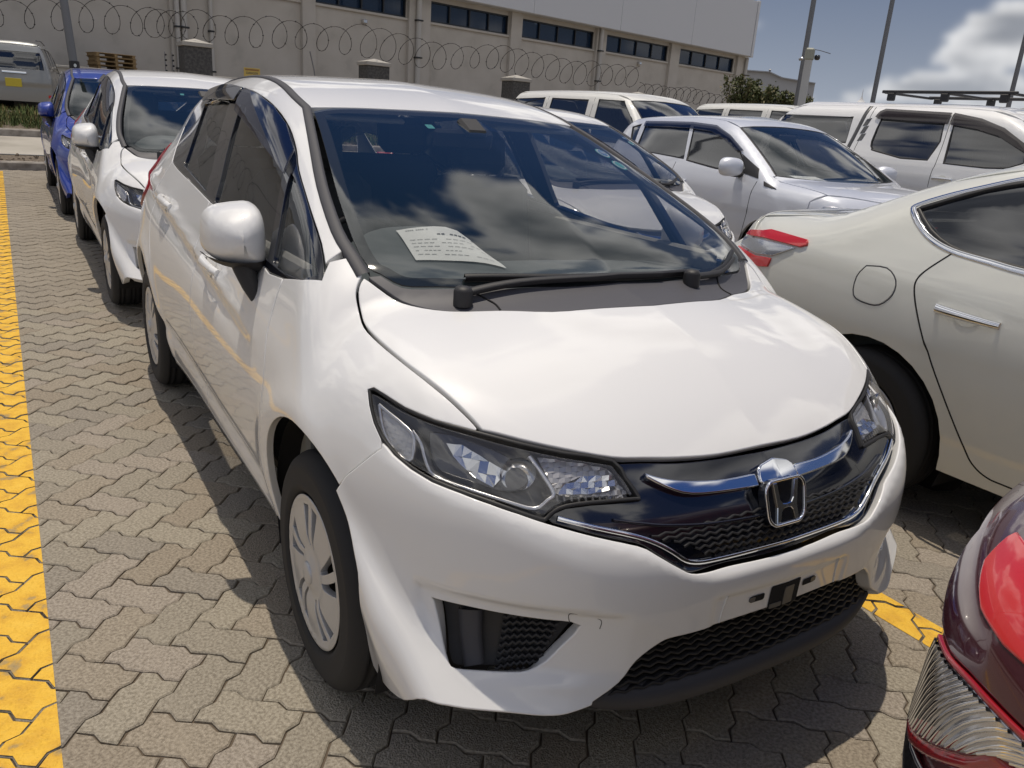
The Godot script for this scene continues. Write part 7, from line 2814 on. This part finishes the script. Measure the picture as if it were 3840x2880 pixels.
	# boxy estates further back
	var box_spec := {
		"k": [0.10, 0.10, 0.10, 0.05, 0.02], "belt": 1.1, "cell": 0.08, "paint": M.cream_paint, "glass": M.tint_glass, "nose_x": 0.82, "tail_x": -3.82,
		"cowl": [-0.28, 0.74, 1.15], "head": [-1.08, 0.60, 1.765], "cowl_mid": -0.12, "head_mid": -1.04, "rear": [-3.68, 0.62, 1.80], "rear_mid": -3.70, "wheels": [0.36, 0.43, -2.69, 0.74], "wheel": wb, "sill": 0.36, "hood_y": 0.74, "face": 1.3,
		"windows": [["rear_window", [[-2.67, 0.673, 1.735], [-1.86, 0.676, 1.728], [-1.82, 0.80, 1.22], [-2.69, 0.80, 1.22]], 1], ["front_window", [[-1.65, 0.661, 1.738], [-1.16, 0.65, 1.725], [-0.90, 0.73, 1.50], [-0.62, 0.82, 1.18], [-1.62, 0.80, 1.20]], 1], ["load_window", [[-3.62, 0.67, 1.72], [-2.84, 0.67, 1.74], [-2.84, 0.79, 1.25], [-3.62, 0.78, 1.25]], 1]],
		"grooves": [[[-1.74, 0.66, 1.76], [-1.74, 0.84, 1.0], [-1.74, 0.85, 0.5]], [[-2.76, 0.66, 1.76], [-2.76, 0.84, 1.0], [-2.76, 0.84, 0.8]]],
		"tail_lamps": [[[[-3.75, 0.76, 1.05], [-3.79, 0.68, 1.05], [-3.79, 0.68, 0.80], [-3.76, 0.79, 0.80]], M.red_lens]]}
	var es := make_car("boxy_estate", "boxy white estate with a flat roof and three side windows behind the crossover", BOX_KNOTS, BOX_FIELD, box_spec)
	place(es, -6.189, 6.598, 0.092, 0.033)
	round_mirror(es, Vector3(-0.6, 1.2, 0.95), Vector3(0.09, 0.10, 0.10), M.black_plastic)
	var ev := copy(es, Vector3.ZERO, 0.0, "second boxy white estate further right, its long pale roof below the bush")
	place(ev, -7.305, 11.252, 0.0, 0.165)
	# dark car whose roof shows between the two
	var dk := copy(hatch, Vector3.ZERO, 0.0, "dark navy car of which only the roof shows between the two boxy estates")
	dk.name = numbered("dark_car")
	place(dk, -6.2, 9.05, 0.02, 0.215)
	repaint(dk, M.white_paint, M.dark_paint)
	# silver van behind the grass, seen from the back
	var box2 := box_spec.duplicate()
	box2.paint = M.silver_paint
	box2.tailgate_glass = [[-3.8, 0.0, 1.62], [-3.78, 0.62, 1.62], [-3.80, 0.68, 1.20], [-3.82, 0.0, 1.20]]
	box2.tail_lamps = [[[[-3.74, 0.80, 0.60], [-3.79, 0.72, 0.60], [-3.79, 0.72, 0.52], [-3.74, 0.80, 0.52]], M.red_bright]]
	box2.category = "van"
	var vn := make_car("silver_van", "silver van seen from behind beyond the grass, with a yellow number plate", BOX_KNOTS, BOX_FIELD, box2)
	var fb: Body = vn.get_meta("body")
	vn.transform = Transform3D(Basis(Vector3.UP, PI - 0.12), far_pt(-22.35, -0.62, 0.0) * Vector3(1, 0, 1) + Vector3(0, 0.62, 0))
	mb = MB.new()
	mb.box(Vector3(-3.84, 0.86, -0.02), Vector3(0.012, 0.20, 0.36), 0.003)
	var np := part(vn, "number_plate", mb, mat("plate_yellow", lin(0.60, 0.48, 0.04), 0.5))
	mb = MB.new()
	mb.box(Vector3(-3.86, 1.10, 0.02), Vector3(0.03, 0.05, 0.55), 0.01)
	part(vn, "plate_garnish", mb, M.chrome)
	mb = MB.new()
	for sz in [0.55, -0.55]:
		mb.tube(PackedVector3Array([Vector3(-3.5, 1.90, sz), Vector3(-2.3, 1.95, sz), Vector3(-1.2, 1.90, sz)]), 0.02, 6)
	part(vn, "roof_rail", mb, M.steel)
	var v2 := copy(vn, Vector3.ZERO, 0.0, "tan van cut off by the left edge of the picture beside the silver one")
	v2.name = numbered("tan_van")
	v2.transform = Transform3D(Basis(Vector3.UP, PI - 0.1), far_pt(-23.6, -2.35, 0.0) * Vector3(1, 0, 1) + Vector3(0, 0.62, 0))
	repaint(v2, M.silver_paint, mat("tan_paint", lin(0.20, 0.13, 0.09), 0.5, 0.0, 0.5))
	for o in [sd, sv, pk, es, ev, vn, v2]:
		o.remove_meta("body")

func repaint(o: Node, a: Material, b: Material) -> void:
	for c in o.get_children():
		if c is MeshInstance3D and c.material_override == a:
			c.material_override = b
		repaint(c, a, b)

func build_red_car() -> void:
	var wm := wheel_meshes(0.315, 0.205, 0.205, 5)
	var car := make_car("maroon_hatchback", "maroon hatchback cut off at the lower right corner, its large tail lamp close up", RED_KNOTS, RED_FIELD, {
		"k": [0.12, 0.10, 0.12, 0.05, 0.05], "belt": 1.0, "cell": 0.04, "paint": M.maroon_paint, "glass": M.tint_glass, "nose_x": 0.80, "tail_x": -3.32, "tail_wrap": 0.36,
		"cowl": [-0.10, 0.68, 1.03], "head": [-1.05, 0.54, 1.42], "cowl_mid": 0.15, "head_mid": -0.95, "rear": [-2.80, 0.54, 1.38], "rear_mid": -2.86, "wheels": [0.315, 0.368, -2.60, 0.755], "wheel": wm, "sill": 0.24, "hood_y": 0.66,
		"windows": [["rear_window", [[-2.35, 0.66, 1.36], [-1.55, 0.64, 1.40], [-1.50, 0.81, 1.03], [-2.4, 0.80, 1.06]], 1], ["front_window", [[-1.45, 0.64, 1.39], [-1.0, 0.66, 1.33], [-0.40, 0.78, 1.06], [-0.40, 0.81, 1.0], [-1.42, 0.81, 1.03]], 1]],
		"grooves": [[[-1.47, 0.81, 1.03], [-1.45, 0.84, 0.8], [-1.5, 0.83, 0.3]]], "tail_lamps": []})
	var b: Body = car.get_meta("body")
	car.remove_meta("body")
	place(car, 4.5498, 0.1416, 0.0, 0.0)
	var rear := View.round_nose(-2.57, -1.0)
	var shapes := [
		["tail_lamp", [[-3.290, .40, .990], [-3.253, .57, .967], [-3.236, .635, .925], [-3.213, .678, .903], [-3.178, .719, .902], [-3.144, .747, .910], [-3.111, .768, .913], [-3.0, .805, .915], [-2.90, .815, .95], [-2.88, .80, 1.00], [-3.0, .76, 1.025], [-3.18, .62, 1.035], [-3.25, .40, 1.04]], "red_dark", 0.012],
		["lamp_lens", [[-3.209, .684, .890], [-3.178, .719, .896], [-3.144, .747, .904], [-3.111, .768, .907], [-3.0, .805, .909], [-2.92, .815, .90], [-2.95, .812, .855], [-3.073, .793, .880], [-3.115, .772, .846], [-3.167, .732, .800], [-3.213, .677, .758], [-3.234, .644, .746], [-3.238, .638, .783], [-3.232, .648, .844]], "lens_silver", 0.010],
		["lamp_glow", [[-3.200, .650, .970], [-3.206, .616, .993], [-3.197, .600, 1.004], [-3.10, .70, 1.012], [-3.0, .775, .995], [-3.02, .785, .955], [-3.118, .735, .945], [-3.160, .705, .950]], "red_bright", 0.0150]]
	var lamp: MeshInstance3D
	for e in shapes:
		var mb := MB.new()
		panel(mb, b, rear, outline3(b, e[1], 1), 0.012, 0.001, 0.004, 0.014, e[3])
		if e[0] == "tail_lamp":
			lamp = part(car, e[0], mb, M[e[2]])
			part(car, e[0], mb.mirrored(), M[e[2]])
		else:
			part(lamp, e[0], mb, M[e[2]])
	# ribs across the clear section, and the red rim under it
	var ribs := MB.new()
	var up := line([[-3.212, .682, .886], [-3.178, .719, .892], [-3.144, .747, .900], [-3.111, .768, .903], [-3.05, .79, .905], [-2.98, .808, .905], [-2.93, .815, .895]], 4)
	var low := line([[-3.238, .640, .775], [-3.234, .646, .752], [-3.213, .677, .764], [-3.167, .732, .806], [-3.115, .772, .852], [-3.073, .793, .884], [-2.99, .808, .872]], 4)
	for k in 25:
		var c := PackedVector3Array()
		for q in 7:
			var u := q / 6.0
			c.append(up[k].lerp(low[k], u) + Vector3(0, 0.010 * sin(u * PI), 0))
		strip(ribs, b, snapped_curve(b, c), 0.0042, 0.0028, 0.0135, 0.004)
	var rp := part(lamp, "lamp_ribs", ribs, M.chrome)
	rp.set_meta("kind", "stuff")
	var rim := MB.new()
	strip(rim, b, line([[-3.205, .690, .896], [-3.178, .721, .899], [-3.144, .749, .907], [-3.111, .770, .910], [-3.0, .807, .912]], 4), 0.006, 0.006, 0.014, 0.008)
	strip(rim, b, line([[-3.234, .644, .742], [-3.213, .679, .753], [-3.167, .734, .795], [-3.115, .774, .841], [-3.073, .795, .874], [-2.95, .814, .85]], 4), 0.014, 0.014, 0.012, 0.012)
	part(lamp, "lamp_rim", rim, M.red_lens)
	var bump := MB.new()
	panel(bump, b, rear, both(PackedVector3Array([v3(-3.3, 0, 0.74), v3(-3.24, 0.60, 0.742), v3(-3.205, 0.68, 0.748), v3(-3.06, 0.78, 0.80), v3(-2.96, 0.82, 0.80), v3(-2.96, 0.82, 0.30), v3(-3.2, 0.6, 0.28), v3(-3.3, 0, 0.28)])), 0.04, 0.001, 0.006, 0.02, 0.010)
	part(car, "rear_bumper", bump, M.gloss_black)
func build_all() -> void:
	build_warehouse()
	build_perimeter()
	build_pallets()
	build_poles()
	build_far()
	build_bush()
	build_cars()
	build_red_car()
